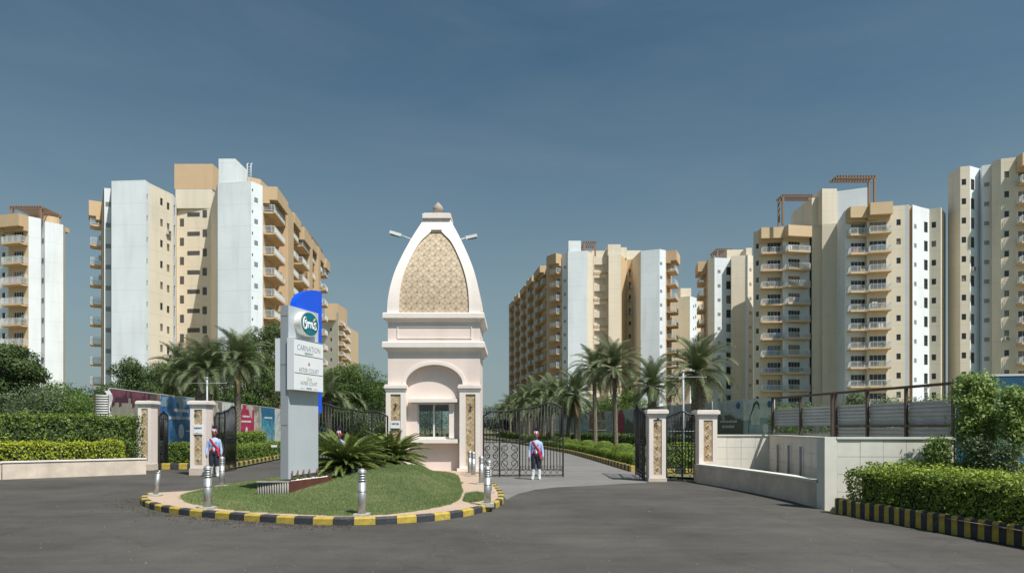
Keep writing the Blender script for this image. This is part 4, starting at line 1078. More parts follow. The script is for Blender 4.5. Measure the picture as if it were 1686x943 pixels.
# ------------------------------------------------------------------ wrought iron gates
def spiral(cx, cz, r, a0, turns, s=1, n=14):
    return [(cx+s*r*(1-.75*i/n)*math.cos(a0+turns*6.283*i/n), 0, cz+r*(1-.75*i/n)*math.sin(a0+turns*6.283*i/n)) for i in range(n+1)]
def bar_mesh(h, r=.015): b_ = MB(); b_.tube([(0, 0, 0), (0, 0, h)], r, 4); return b_.mesh('bar', M_iron)
def gate_leaf(name, label, topc, posts, midz, loc, ang, group='wrought iron gate leaves', flip=False, dense=.125):
    """topc: [(x,z)] top rail line, posts: x of the uprights"""
    root = empty(name, loc, label, 'gate', group, ang); s = -1 if flip else 1; W = topc[-1][0]
    def tz_(x_):
        for a, b_ in zip(topc[:-1], topc[1:]):
            if a[0] <= x_ <= b_[0]+1e-6: return a[1]+(b_[1]-a[1])*(x_-a[0])/(b_[0]-a[0])
        return topc[-1][1]
    fine = [(W*i/40) for i in range(41)]
    sm = [sum(tz_(min(W, max(0, x_+d))) for d in (-.09, -.045, 0, .045, .09))/5 for x_ in fine]
    tzs = lambda x_: np.interp(x_, fine, sm)
    t = MB(); t.tube([(s*x_, 0, z_) for x_, z_ in zip(fine, sm)], .033, 6); t.build('top_rail', M_iron, root)
    for z_ in (.07, .30, midz, midz+.10): r_ = MB(); r_.box((min(0, s*W), -.014, z_-.014), (max(0, s*W), .014, z_+.014)); r_.build('rail', M_iron, root)
    for x_ in posts: p = MB(); p.box((s*x_-.030, -.030, .02), (s*x_+.030, .030, float(tzs(x_))+.01)); p.build('stile', M_iron, root)
    for a, b_ in zip(posts[:-1], posts[1:]):
        w = b_-a; n = max(2, int(round(w/dense)))
        for i in range(1, n):
            x_ = a+w*i/n
            if a > posts[-2]-.01: 
                o = link('bar', bar_mesh(float(tzs(x_))-.30), root); o.location = (s*x_, 0, .30)
            else:
                o = link('bar', bar_mesh(float(tzs(x_))-midz), root); o.location = (s*x_, 0, midz)
    q = MB()
    if dense < .12:
        for a, b_ in zip(posts[:-1], posts[1:]):
            w = b_-a; c = (a+b_)/2
            for (zA_, zB_) in ((.32, midz), (midz+.12, float(tzs(c))-.12)):
                for kk in range(3):
                    cz = zA_+(zB_-zA_)*(kk+.5)/3
                    for sg_ in (-1, 1):
                        q.tube([(s*(c+sg_*w*.22)+sg_*x_, 0, z_) for x_, _, z_ in spiral(0, cz, w*.24, 1.5-3.1*(kk % 2), 1.3)], .010, 4)
                    q.tube([(s*(c-.0), 0, cz-.2), (s*(c+w*.12), 0, cz), (s*c, 0, cz+.2), (s*(c-w*.12), 0, cz), (s*c, 0, cz-.2)], .010, 4)
    for a, b_ in zip(posts[:-1], posts[1:]):
        w = b_-a; c = (a+b_)/2
        n = max(2, int(w/.22)); r_ = w/n/2*.92
        for i in range(n):          # ring band at the bottom and between the middle rails
            q.tube([(s*(a+w*(i+.5)/n)+r_*math.cos(k*.785), 0, .185+.10*math.sin(k*.785)) for k in range(8)], .009, 4, closed=True)
            q.tube([(s*(a+w*(i+.5)/n)+.045*math.cos(k*.785), 0, midz+.05+.045*math.sin(k*.785)) for k in range(8)], .008, 4, closed=True)
        if a < posts[-2]-.01:       # large scrolls
            h = midz-.30
            for sg_ in (-1, 1):
                for (cz, rr, a0, tn) in ((.30+h*.22, w*.23, -1.5, 1.3), (.30+h*.50, w*.20, 1.5, -1.3), (.30+h*.78, w*.23, -1.5, 1.2)):
                    q.tube([(s*(c+sg_*(w*.22))+sg_*(x_-0), 0, z_) for x_, _, z_ in spiral(0, cz, rr, a0, tn)], .014, 4)
                q.tube([(s*(c+sg_*w*.04), 0, .31), (s*(c+sg_*w*.40), 0, .30+h*.3), (s*(c+sg_*w*.08), 0, .30+h*.52), (s*(c+sg_*w*.38), 0, .30+h*.75), (s*(c+sg_*w*.05), 0, midz)], .014, 4)
        else:
            for i in range(max(2, int(w/.26))):
                for sg_ in (-1, 1):
                    cx = a+w*(i+.5)/max(2, int(w/.26))
                    q.tube([(s*cx+sg_*(x_+.055), 0, z_) for x_, _, z_ in spiral(0, .40, .06, -1.5, 1.2)], .008, 4)
        for sg_ in (-1, 1): q.tube([(s*(c+sg_*w*.2)+sg_*x_, 0, z_) for x_, _, z_ in spiral(0, float(tzs(c))-.22, .09, 1.5, 1.3)], .009, 4)
    o = q.build('scrollwork', M_iron, root); o['kind'] = 'stuff'
    return root
gy_ = 26.6
tp_px = [(798, 683), (804, 679), (812, 677), (822, 676.8), (835, 677.3), (846, 675), (855.5, 673), (872, 671.5), (883, 669.5), (893, 665.5), (903, 663), (911, 662.5), (919, 666), (927, 674)]
x0g = X(796, gy_)
topc = [(0, Z(686, gy_))] + [(X(p, gy_)-x0g, Z(q, gy_)) for p, q in tp_px]
posts = [0.0, X(822.5, gy_)-x0g, X(855.5, gy_)-x0g, X(927, gy_)-x0g]
gate_leaf('iron_gate', 'arched black wrought iron gate leaf behind the right guard', topc, posts, Z(728, gy_), (x0g, gy_, 0), 0)
gate_leaf('iron_gate', 'open black gate leaf seen edge on left of the right pillar', topc, posts, Z(728, gy_), (X(1061, 24.7)+.0, 24.75, 0), R(85.2))
gate_leaf('iron_gate', 'black gate leaf between the sign and the gatehouse behind the cycads', topc, posts, Z(728, gy_), (X(638, 27.4), 27.4, 0), R(0), flip=True)
gate_leaf('iron_gate', 'open black gate leaf right of the left guard', topc, posts, Z(728, gy_), (X(350, 28.0), 28.2, 0), R(97))
sm_top = [(0, 2.25), (.15, 2.38), (.35, 2.42), (.55, 2.55), (.75, 2.42), (.95, 2.38), (1.1, 2.25)]
gate_leaf('side_gate', 'closed narrow iron side gate between the two right pillars', [(x_*1.0, z_) for x_, z_ in sm_top], [0, .55, 1.10], 1.25, (X(1098, 24.7), 24.75, 0), R(-14), group='narrow iron side gates', dense=.11)
gate_leaf('side_gate', 'open narrow iron side gate right of the leftmost pillar', [(x_*1.25, z_+.2) for x_, z_ in sm_top], [0, .69, 1.375], 1.35, (X(262, 31.6), 31.6, 0), R(102), group='narrow iron side gates', dense=.09)

# ------------------------------------------------------------------ planter and retaining walls
def wall_seg(name, label, P, Q, h, th, m_, cope=.05, courses=False, top=None):
    P = Vector(P); Q = Vector(Q); d = Q-P; L = d.length; ang = math.atan2(d.y, d.x)
    root = empty(name, (P.x, P.y, 0), label, 'wall', None, ang)
    if not courses:
        b_ = MB(); b_.box((0, 0, -.05), (L, th, h-cope)); b_.build('wall_body', m_, root)
    else:       # cladding slabs with open joints in front of the wall
        b_ = MB(); b_.box((0, .02, -.05), (L, th, h-cope)); b_.build('wall_body', m_, root)
        rows = 4; rh = (h-cope)/rows; w = .62
        n = int(L/w)+1
        for r_ in range(rows):
            for i in range(n):
                x0, x1 = i*L/n, (i+1)*L/n
                s_ = MB(); s_.box((x0+.004, rnd.uniform(-.004, .001), r_*rh+.004), (x1-.004, .0185, (r_+1)*rh-.004)); s_.build('cladding_slab', m_, root)
    if cope:
        c = MB(); c.box((-.02, -.035, h-cope+.002), (L+.02, th+.035, h)); c.build('coping', M_pinkw if m_ is M_wallp else M_wallc, root)
    return root
wall_seg('planter_wall', 'low stained planter wall under the left hedges', (-26.5, 19.2), (-19.0, 25.4), .66, .25, M_wallp)
wall_seg('planter_wall', 'low planter wall beside the leftmost gate pillar', (-18.98, 25.42), (-15.25, 28.45), .67, .25, M_wallp)
lw = [(6.48, 23.95), (6.95, 21.6), (7.22, 19.2), (7.36, 17.4), (7.36, 16.35)]
root = empty('retaining_wall', (lw[0][0], lw[0][1], 0), 'low curved stained wall right of the side gate along the road', 'wall')
def ribbon(P, th, z0, z1, o0):
    P = smooth_path(P, 2); b_ = MB(); pr = None
    for i, p in enumerate(P):
        t = (P[min(i+1, len(P)-1)]-P[max(i-1, 0)]).normalized(); nn = Vector((-t.y, t.x, 0))
        a = p-Vector((o0[0], o0[1], 0)); q = [a-nn*th[0], a+nn*th[1]]
        cur = [(q[0].x, q[0].y, z0), (q[1].x, q[1].y, z0), (q[1].x, q[1].y, z1), (q[0].x, q[0].y, z1)]
        if pr: b_.add(pr+cur, [(0, 4, 5, 1), (1, 5, 6, 2), (2, 6, 7, 3), (3, 7, 4, 0)])
        else: b_.add(cur, [(0, 1, 2, 3)])
        pr = cur
    b_.add(pr, [(3, 2, 1, 0)]); return b_
ribbon(lw, (.0, .25), -.02, .60, lw[0]).build('wall_body', M_wallp, root)
ribbon(lw, (.03, .28), .602, .66, lw[0]).build('coping', M_wallc, root)
sheet('planting_bed', [(6.7, 24.4), (7.1, 21.6), (7.4, 19.2), (7.5, 16.3), (9.3, 24.4)], .42, M_soil)
wall_seg('retaining_wall', 'sunlit pale wall right of the rightmost pillar below the hoarding', (7.22, 24.55), (9.24, 24.5), 1.68, .2, M_wallc, courses=True)
wall_seg('retaining_wall', 'shaded pale wall of the recess running towards the road', (9.22, 24.48), (7.83, 16.45), 1.68, .2, M_wallc, courses=True)
pr_ = wall_seg('wall_pier', 'pale end pier where the low curved wall meets the tall wall', (7.33, 16.0), (7.62, 16.0), 1.70, .42, M_wallc, cope=0)
wall_seg('retaining_wall', 'sunlit tall pale wall behind the front right hedge', (7.63, 16.02), (10.25, 15.85), 1.70, .2, M_wallc, courses=True)
# upright pipes in the recess
for px_, dY in ((1284, 0), (1302, 0), (1322, 0)):
    k = (px_-843)/F; a = Vector((9.22, 24.48)); dd = Vector((7.83-9.22, 16.45-24.48)); u = (k*a.y-a.x)/(dd.x-k*dd.y); p = a+dd*u
    b_ = MB(); b_.tube([(0, 0, .4), (0, 0, 1.38)], .035, 8); o = b_.build('standpipe', M_grey, None); o.location = (p.x-.08, p.y-.02, 0)
    tag(o, {1284: 'leftmost grey upright pipe against the shaded recess wall', 1302: 'middle grey upright pipe against the shaded recess wall', 1322: 'rightmost grey upright pipe against the shaded recess wall'}[px_], 'pipe', 'upright pipes in the wall recess')

# brown steel frame with corrugated sheets
FA, FB = Vector((9.42, 24.9)), Vector((10.62, 16.3)); fd = (FB-FA); FL = fd.length; fang = math.atan2(fd.y, fd.x)
fence = empty('sheet_fence', (FA.x, FA.y, 0), 'brown steel frame fence with grey corrugated sheets above the pale walls', 'fence', None, fang)
M_fr = mat('brown_steel', (.085, .055, .045), .6, var=.3, scale=5); M_sheet = mat('grey_corrugated_sheet', (.46, .48, .49), .45, metal=.3, var=.15, scale=2, streak=.2)
def fu(px):
    k = (px-843)/F; return (k*FA.y-FA.x)/(fd.x/FL-k*fd.y/FL)
fus = [fu(p) for p in (1272, 1318, 1370, 1376, 1428, 1492, 1570)]
for u in fus: b_ = MB(); b_.box((u-.035, -.035, .0), (u+.035, .035, 2.95)); b_.build('post', M_fr, fence)
b_ = MB(); b_.box((fus[0]-.04, -.04, 2.952), (fus[-1]+.04, .04, 3.02)); b_.build('top_rail', M_fr, fence)
b_ = MB(); b_.box((fus[3], -.045, 1.94), (fus[-1], -.036, 2.0)); b_.build('lower_rail', M_fr, fence)
for (u0, u1) in zip(fus[:-1], fus[1:]):
    if u1-u0 < .35: continue
    for (za, zb) in ((1.98, 2.6), (1.2, 1.93)):
        if za < 1.5 and u0 < fus[3]-.1: za, zb = 1.3, 1.74
        b_ = MB(); n = int((zb-za)/.05); pr = None
        for i in range(n+1):
            z_ = za+(zb-za)*i/n; y_ = .05+(.02 if i % 2 else -.02)
            cur = [(u0+.036, y_, z_), (u1-.036, y_, z_)]
            if pr: b_.add(pr+cur, [(0, 1, 3, 2)])
            pr = cur
        b_.build('corrugated_sheet', M_sheet, fence)
    if u0 < fus[2]:  # continuous sheet below
        pass

# ------------------------------------------------------------------ printed hoardings
def printmat(name, base, second, third=None, jag=(.16, .30), thr=.5, grad=1.0, text=None, seed=0.0, vdir=1):
    m = bpy.data.materials.new(name); m.use_nodes = True; n = m.node_tree.nodes; l = m.node_tree.links; b_ = n['Principled BSDF']; b_.inputs['Roughness'].default_value = .55
    tc = n.new('ShaderNodeTexCoord'); sn = n.new('ShaderNodeVectorMath'); sn.operation = 'SNAP'; sn.inputs[1].default_value = (jag[0], 10, jag[1])
    l.new(tc.outputs['Object'], sn.inputs[0]); ad = n.new('ShaderNodeVectorMath'); ad.operation = 'ADD'; ad.inputs[1].default_value = (seed, seed*.7, 0); l.new(sn.outputs[0], ad.inputs[0])
    nz = n.new('ShaderNodeTexNoise'); nz.inputs['Scale'].default_value = .85; nz.inputs['Detail'].default_value = 4; l.new(ad.outputs[0], nz.inputs['Vector'])
    sp = n.new('ShaderNodeSeparateXYZ'); l.new(tc.outputs['Object'], sp.inputs[0])
    g = n.new('ShaderNodeMath'); g.operation = 'MULTIPLY_ADD'; g.inputs[1].default_value = .12*grad*vdir; g.inputs[2].default_value = -.30*grad*vdir; l.new(sp.outputs['Z'], g.inputs[0])
    s = n.new('ShaderNodeMath'); s.operation = 'ADD'; l.new(nz.outputs['Fac'], s.inputs[0]); l.new(g.outputs[0], s.inputs[1])
    c = n.new('ShaderNodeValToRGB'); c.color_ramp.interpolation = 'CONSTANT'; e = c.color_ramp.elements
    e[0].color = tuple(base)+(1,); e[1].position = thr; e[1].color = tuple(second)+(1,)
    if third: q = e.new(thr+.12); q.color = tuple(third)+(1,)
    l.new(s.outputs[0], c.inputs[0]); outp = c.outputs[0]
    n3 = n.new('ShaderNodeTexNoise'); n3.inputs['Scale'].default_value = 1.3; n3.inputs['Detail'].default_value = 7; l.new(tc.outputs['Object'], n3.inputs['Vector'])
    r3 = n.new('ShaderNodeMapRange'); r3.inputs[1].default_value = .3; r3.inputs[2].default_value = .7; r3.inputs[3].default_value = .75; r3.inputs[4].default_value = 1.2; l.new(n3.outputs[0], r3.inputs[0])
    mm = n.new('ShaderNodeMix'); mm.data_type = 'RGBA'; mm.blend_type = 'MULTIPLY'; mm.inputs[0].default_value = 1; l.new(outp, mm.inputs[6]); l.new(r3.outputs[0], mm.inputs[7]); outp = mm.outputs[2]
    l.new(outp, b_.inputs['Base Color']); return m
PM = {
 'plum': printmat('plum_print', (.30, .28, .23), (.085, .03, .05), (.20, .07, .10), thr=.60, seed=3.1),
 'rose': printmat('rose_print', (.30, .27, .22), (.22, .08, .10), (.30, .18, .18), thr=.50, seed=7.7),
 'brown': printmat('brown_print', (.20, .15, .11), (.28, .16, .13), (.12, .09, .08), thr=.50, seed=11.2),
 'blue': printmat('blue_print', (.06, .20, .42), (.045, .15, .38), (.25, .38, .46), thr=.5, seed=5.5),
 'bluelow': printmat('cyan_blue_print', (.03, .16, .30), (.06, .28, .42), (.22, .32, .36), thr=.50, seed=2.2, vdir=-1),
 'red': printmat('brick_red_print', (.35, .12, .10), (.45, .30, .26), thr=.52, seed=9.4),
 'pink': printmat('crimson_print', (.42, .035, .10), (.42, .035, .10), (.55, .45, .42), thr=.5, seed=4.0),
 'stone': printmat('stone_print', (.36, .32, .27), (.52, .49, .44), (.24, .20, .17), thr=.5, seed=6.0, jag=(.07, .5)),
 'pale': printmat('pale_print', (.58, .60, .60), (.40, .46, .50), (.66, .66, .64), thr=.48, seed=8.0),
 'teal': printmat('teal_print', (.26, .42, .50), (.42, .52, .55), (.18, .36, .46), thr=.5, seed=1.4),
 'olive': printmat('olive_skyline_print', (.13, .13, .105), (.38, .40, .38), (.48, .51, .54), thr=.60, seed=14.0, jag=(.12, .05), grad=2.2),
 'hook': printmat('pale_blue_grey_print', (.36, .44, .48), (.66, .69, .67), thr=.5, seed=12.0, jag=(.9, .02), grad=3.0),
 'deep': printmat('deep_blue_print', (.012, .105, .20), (.010, .08, .155), (.016, .135, .25), thr=.50, seed=15.0),
}
M_print = mat('white_print', (.70, .70, .70), .6, var=0); M_badge = mat('blue_badge', (.02, .13, .28), .5, var=0)
M_dkprint = mat('dark_print', (.05, .055, .05), .6, var=0)
def hoarding(name, label, pts, specs, h, zb=0.0, pw=None):
    P = [Vector(p) for p in pts]; root = empty(name, (P[0].x, P[0].y, 0), label, 'hoarding')
    seg = []; 
    L = sum((b_-a).length for a, b_ in zip(P[:-1], P[1:])); at = 0
    def at_len(s):
        for a, b_ in zip(P[:-1], P[1:]):
            l_ = (b_-a).length
            if s <= l_+1e-6: return a+(b_-a)*(s/l_)
            s -= l_
        return P[-1]
    s = 0; out_ = []
    for i, sp_ in enumerate(specs):
        w = sp_[1]
        a, c = at_len(s), at_len(min(s+w, L)); s += w
        if (c-a).length < .3: break
        d = c-a; ww = d.length; ang = math.atan2(d.y, d.x)
        b_ = MB(); b_.box((.015, -.02, zb), (ww-.015, .03, h)); 
        M_ = Matrix.Translation((a.x-P[0].x, a.y-P[0].y, 0)) @ Matrix.Rotation(ang, 4, 'Z')
        o = b_.build('panel', PM[sp_[0]], root, M_); out_.append((o, ww))
        f = MB(); f.box((.015, -.03, h+.002), (ww-.015, .04, h+.05)); f.box((.0, .035, 0), (.06, .10, h)); f.build('panel_frame', M_wframe, root, M_)
        for (kind, x_, z_, w_, h_) in (sp_[2] if len(sp_) > 2 else []):
            q = MB()
            if kind == 'text':     # rows of tiny illegible capitals read as broken bars
                r_ = random.Random(i*7+int(z_*10)); u = x_
                while u < x_+w_:
                    cw = r_.uniform(.06, .10)
                    q.box((u, -.026, z_), (u+cw*.7, -.0215, z_+h_)); u += cw+(.07 if r_.random() < .15 else 0)
                q.build('print_line', M_print, o)
            elif kind == 'disc': q.xzprism([(x_+w_*math.cos(k*.4488), z_+h_*math.sin(k*.4488)) for k in range(14)], -.028, -.0215); q.build('printed_emblem', M_print, o)
            elif kind == 'badge': q.xzprism([(x_+w_*math.cos(k*.4488), z_+h_*math.sin(k*.4488)) for k in range(14)], -.028, -.0215); q.build('printed_badge', M_badge, o)
            elif kind == 'hook':
                pa = [(x_, z_), (x_+.05, z_+.7), (x_+.2, z_+1.3), (x_+.45, z_+1.75), (x_+.65, z_+2.15), (x_+.9, z_+2.3), (x_+1.1, z_+2.1), (x_+1.15, z_+1.75)]
                q.tube([(a_, -.022, c_) for a_, c_ in pa], [.03, .03, .035, .05, .09, .10, .07, .02], 6); q.build('printed_hook', M_dkprint, o)
    return root
hoarding('hoarding', 'long printed hoarding along the left side of the avenue', [(-21.2, 36), (-25.2, 74), (-33, 160)],
    [('plum', 2.4, []), ('plum', 2.6, [('text', .1, 2.25, 2.0, .18), ('text', .0, 1.75, 2.4, .18)]), ('brown', 1.4, [('badge', .9, 3.3, .3, .35)]),
     ('blue', 5.8, [('text', 2.2, 3.0, 2.6, .2), ('text', 1.4, 2.5, 3.9, .2), ('disc', 3.5, 1.7, .5, .5)]), ('red', 3.0), ('stone', 3.4), ('pale', 4.4),
     ('pink', 5.0, [('text', 1.2, 2.9, 2.4, .16), ('text', .9, 2.45, 3.0, .16), ('disc', 2.5, 1.6, .35, .45)]), ('stone', 2.6), ('bluelow', 5.4, [('text', 1.2, 2.9, 3.0, .16)]), ('pale', 3.0), ('red', 3)] +
    [(k_, 4.0) for k_ in ('teal', 'pale', 'blue', 'red', 'stone', 'bluelow', 'pale', 'teal', 'pink', 'stone', 'pale', 'blue', 'teal', 'red', 'pale', 'stone', 'teal', 'blue', 'pale')], 4.0)
hoarding('hoarding', 'long faded printed hoarding along the right side of the avenue', [(1.0, 157), (6, 118), (9.1, 95), (12.3, 81), (16.05, 53.6)],
    [(k_, 4.0) for k_ in ('pale', 'teal', 'stone', 'pale', 'teal', 'pale', 'red', 'stone', 'pale', 'stone', 'teal', 'pale', 'teal', 'teal')] +
    [('bluelow', 3.6), ('teal', 4, [('text', .8, 2.8, 2.2, .2)]), ('teal', 4), ('red', 2), ('stone', 3.6, [('text', .8, 2.8, 2.2, .2)]), ('pale', 4), ('pink', 3), ('olive', 3.6), ('plum', 4), ('red', 4), ('pale', 4), ('olive', 4), ('olive', 4)], 4.0)
hoarding('hoarding', 'two printed panels with a dark skyline and a tall hook above the sunlit wall', [(16.1, 53.4), (17.05, 50.4), (18.2, 47.2)],
    [('olive', 3.2, [('text', .35, 2.35, 2.2, .16), ('text', .6, 1.95, 1.5, .18), ('badge', 2.6, 3.6, .25, .25)]), ('hook', 3.3, [('hook', .6, 1.5, 1, 1), ('badge', 2.8, 3.6, .22, .25), ('disc', 2.4, 1.9, .3, .35)])], 4.0)
hoarding('hoarding', 'deep blue hoarding behind the climbing shrubs at the right edge', [(10.55, 16.2), (13.0, 15.6), (18.5, 14.4)], [('deep', 2.5), ('deep', 3.0), ('deep', 3.0)], 3.12)

# strip of corrugated sheet and a white flap at the near end of the left hoarding
shl = empty('corrugated_sheet_panel', (X(157, 35.4), 35.4, 0), 'small corrugated metal sheet panel left of the plum hoarding', 'sheet panel')
wS = X(179, 35.4)-X(157, 35.4); zS0, zS1 = Z(690, 35.4), Z(649.5, 35.4)
for i in range(10):
    z_ = zS0+(zS1-zS0)*i/10; b_ = MB(); b_.tube([(.03, 0, z_+.07), (wS-.04, 0, z_+.07)], .045, 6); b_.build('rib', M_wframe, shl)
b_ = MB(); b_.box((.02, .03, zS0), (wS-.03, .05, zS1)); b_.build('sheet', M_dframe, shl)
b_ = MB(); b_.box((-.03, -.03, 0), (.03, .03, zS1+.05)); b_.build('post', M_fr, shl)
b_ = MB(); b_.tube([(0, .2, zS0+.5), (-1.0, .6, zS0-.9)], .04, 5); b_.build('brace', mat('rusty_brown', (.25, .11, .05), .8), shl)
b_ = MB(); pr = None
for i in range(9):
    z_ = Z(643, 35.8)+(Z(692, 35.8)-Z(643, 35.8))*i/8; o_ = .12*math.sin(i*.9)+.02*i
    cur = [(-.16+o_, -.05*math.cos(i), z_), (.10+o_, 0, z_)]
    if pr: b_.add(pr+cur, [(0, 1, 3, 2)], 0, True)
    pr = cur
o = b_.build('fabric_flap', M_print); o.location = (X(178, 35.8), 35.8, 0); tag(o, 'torn white fabric strip hanging at the near end of the plum hoarding', 'fabric strip')

# ------------------------------------------------------------------ sign pylon
SN = Vector((X(475, 18.0), 18.0)); SF = Vector((X(524, 19.35), 19.35)); sd = (SF-SN); SL = sd.length; sang = math.atan2(sd.y, sd.x)
py_ = empty('sign_pylon', (SN.x, SN.y, 0), 'grey steel sign pylon with white light boxes and a blue fin', 'sign', None, sang)
# local frame: x along the face away from the camera, -y is the face normal (towards +X world), +y behind
M_pyl = mat('grey_blue_cladding', (.50, .54, .575), .45, metal=.15, var=.06, scale=1.5, streak=.06)
M_pyl2 = mat('shaded_grey_cladding', (.36, .385, .41), .45, metal=.2, var=.06, scale=1.5, streak=.08)  # body grey made darker, so the end face's shade is in the colour
zt_ = Z(502, 18); zb1 = Z(788.5, 18); zb2 = Z(778, 19.3)
TH = .24
b_ = MB(); b_.xzprism([(0.0, zb1), (.20, zb1), (.20, zb2), (SL, zb2+.02), (SL, zt_), (0, zt_)], .0, TH); b_.build('body', M_pyl, py_)
b_ = MB(); b_.box((-.012, .004, zb1), (-.001, TH-.004, zt_-.004)); b_.build('shaded_end', M_pyl2, py_)  # thin sheet that carries the painted shade of the end face
for z_ in (Z(520, 18), Z(600, 18), Z(700, 18)): s_ = MB(); s_.box((-.016, .02, z_), (-.0125, TH-.02, z_+.01)); s_.build('joint', M_dframe, py_)
b_ = MB(); b_.box((SL-.3, .06, .3), (SL-.03, TH-.06, zb2+.01)); b_.build('foot', M_pyl2, py_)
for x_ in (.1, .35, .62, .9, SL-.12): q = MB(); q.tube([(x_, -.05, .45), (x_, -.05, .78)], .022, 6); q.build('anchor_bolt', mat('rust', (.12, .06, .04), .8), py_)
# blue fin
M_blue = mat('bright_blue_panel', (.004, .085, .70), .35, var=.04, scale=2, coat=.3)
def su(px, off):      # distance along the pylon of a photo column on a plane off in front of the face
    n_ = Vector((sd.y, -sd.x))/SL; P = SN+n_*off; k = (px-843)/F; d = sd/SL
    return (k*P.y-P.x)/(d.x-k*d.y)
fin0, fx1 = su(487, -.03), su(530, -.03); zfb = Z(680, 19.5); zft = EYE-(478-HOR)/F*(SN.y+sd.y/SL*fx1*.85)
pts = [(SL+.003, zfb), (fx1, zfb), (fx1, zft-.03)]
for i in range(0, 15):
    a = math.radians(88)+math.radians(92)*i/14; pts.append((fx1-.05+(fx1-.05-fin0)*math.cos(a), zt_+.003+(zft-zt_)*math.sin(a)))
pts += [(SL+.003, zt_+.003)]
b_ = MB(); b_.xzprism(pts, .03, TH-.02); b_.build('blue_fin', M_blue, py_)
# light boxes
M_box = mat('white_acrylic', (.74, .76, .78), .3, var=.03)
def zat(py, u): return EYE-(py-HOR)/F*(SN.y+sd.y/SL*u)
OF = .21
u0, u1 = su(484, OF), su(532, OF)
zA, zB = zat(556, u0), zat(641, u0)
b_ = MB(); b_.box((u0, -OF, zB), (u1, -.002, zA)); b_.build('light_box', M_box, py_)
bb = MB()
for (a_, c_) in ((zA-.005, zA-.02), (zat(582.5, u0), zat(582.5, u0)-.015), (zat(612.5, u0), zat(612.5, u0)-.015)):
    bb.box((u0+.02, -OF-.004, c_), (u1-.02, -OF-.001, a_))
bb.build('divider_line', M_dkprint, py_)
wB = u1-u0; cB = (u0+u1)/2
def letters(s_, size, zc, m_, xs=1.0, bold=0.0, shear=0.0, dx=0):
    t = link('lettering', text_mesh(s_, size, m_, .001, xs=xs, bold=bold, shear=shear), py_); t.location = (cB+dx, -OF-.003, zc); return t
M_ink = mat('grey_ink', (.11, .13, .14), .6, var=0)
zl_ = lambda py: zat(py, cB)
letters('CARNATION', .215, zl_(575.5), M_ink, xs=.88, bold=-.004); letters('RESIDENCY', .09, zl_(583.5), M_ink, xs=.9)
letters('ASTER COURT', .165, zl_(611), M_ink, xs=.88, bold=-.003); letters('Orris', .15, zl_(624.5), mat('gold_ink', (.40, .30, .12), .5, var=0), shear=.4, xs=.7)
letters('ASTER COURT', .14, zl_(632), M_ink, xs=.87, bold=-.0025); letters('PREMIER', .075, zl_(640), M_ink, xs=.9)
b_ = MB(); 
for sx_ in (-1, 1): b_.box((cB+sx_*.30-.10, -OF-.004, zl_(640.5)), (cB+sx_*.30+.10, -OF-.001, zl_(640.5)+.006))
b_.build('flourish', M_ink, py_)
b_ = MB(); fc_ = (cB, zl_(600))
for k in range(8):
    a = k*math.pi/4; b_.xzprism([(fc_[0], fc_[1]), (fc_[0]+.03*math.cos(a-.3), fc_[1]+.03*math.sin(a-.3)), (fc_[0]+.06*math.cos(a), fc_[1]+.06*math.sin(a)), (fc_[0]+.03*math.cos(a+.3), fc_[1]+.03*math.sin(a+.3))], -OF-.004, -OF-.001)
b_.build('flower_emblem', mat('coral_ink', (.55, .16, .08), .6, var=0), py_)
# back light box, seen past the left edge
b_ = MB(); b_.box((.0, TH+.002, zat(643, 0)), (1.2, TH+.17, zat(556, 0))); b_.build('back_light_box', M_box, py_)
# oval logo
OF2 = .20; ou0, ou1 = su(494.5, OF2), su(525, OF2); oc = (ou0+ou1)/2; orx = (ou1-ou0)/2; ozc = zat(534, oc); orz = orx*.98*1.08
orz = abs(zat(513.5, oc)-zat(554, oc))/2
def oval(rx, rz, n=36): return [(oc+rx*math.cos(6.2832*i/n), ozc+rz*math.sin(6.2832*i/n)) for i in range(n)]
b_ = MB(); b_.xzprism(oval(orx, orz, 72), -OF2, -.002, 0, True); b_.build('oval_drum', mat('ivory_acrylic', (.72, .71, .66), .35, var=.03), py_)
b_ = MB(); b_.xzprism(oval(orx*.95, orz*.95), -OF2-.004, -OF2-.001); b_.build('oval_rim', mat('gold_rim', (.36, .34, .20), .4, var=0), py_)
b_ = MB(); b_.xzprism(oval(orx*.90, orz*.91), -OF2-.008, -OF2-.005); b_.build('oval_face', mat('teal_face', (.0, .155, .20), .35, var=.03), py_)
# script lettering drawn as strokes: O r r i s
def sm3(P, it=2):
    for _ in range(it):
        Q = [P[0]]
        for a, b2 in zip(P[:-1], P[1:]): Q += [tuple(a[k]*.75+b2[k]*.25 for k in range(len(a))), tuple(a[k]*.25+b2[k]*.75 for k in range(len(a)))]
        P = Q+[P[-1]]
    return P
ST = [[(-.40, .30), (-.50, .44), (-.64, .40), (-.74, .12), (-.74, -.20), (-.62, -.42), (-.46, -.36), (-.36, -.12), (-.38, .14), (-.48, .22), (-.56, .10), (-.52, -.04), (-.42, -.02), (-.30, .12)],
      [(-.32, .02), (-.24, .14), (-.20, .02), (-.21, -.30)], [(-.20, -.10), (-.13, .10), (-.04, .12)],
      [(-.06, .02), (.02, .14), (.06, .02), (.05, -.30)], [(.06, -.10), (.13, .10), (.22, .12)],
      [(.27, .14), (.26, -.12), (.28, -.28), (.37, -.26), (.44, -.12)],
      [(.68, .10), (.60, .18), (.49, .12), (.50, .0), (.62, -.10), (.66, -.24), (.54, -.34), (.40, -.26)]]
b_ = MB()
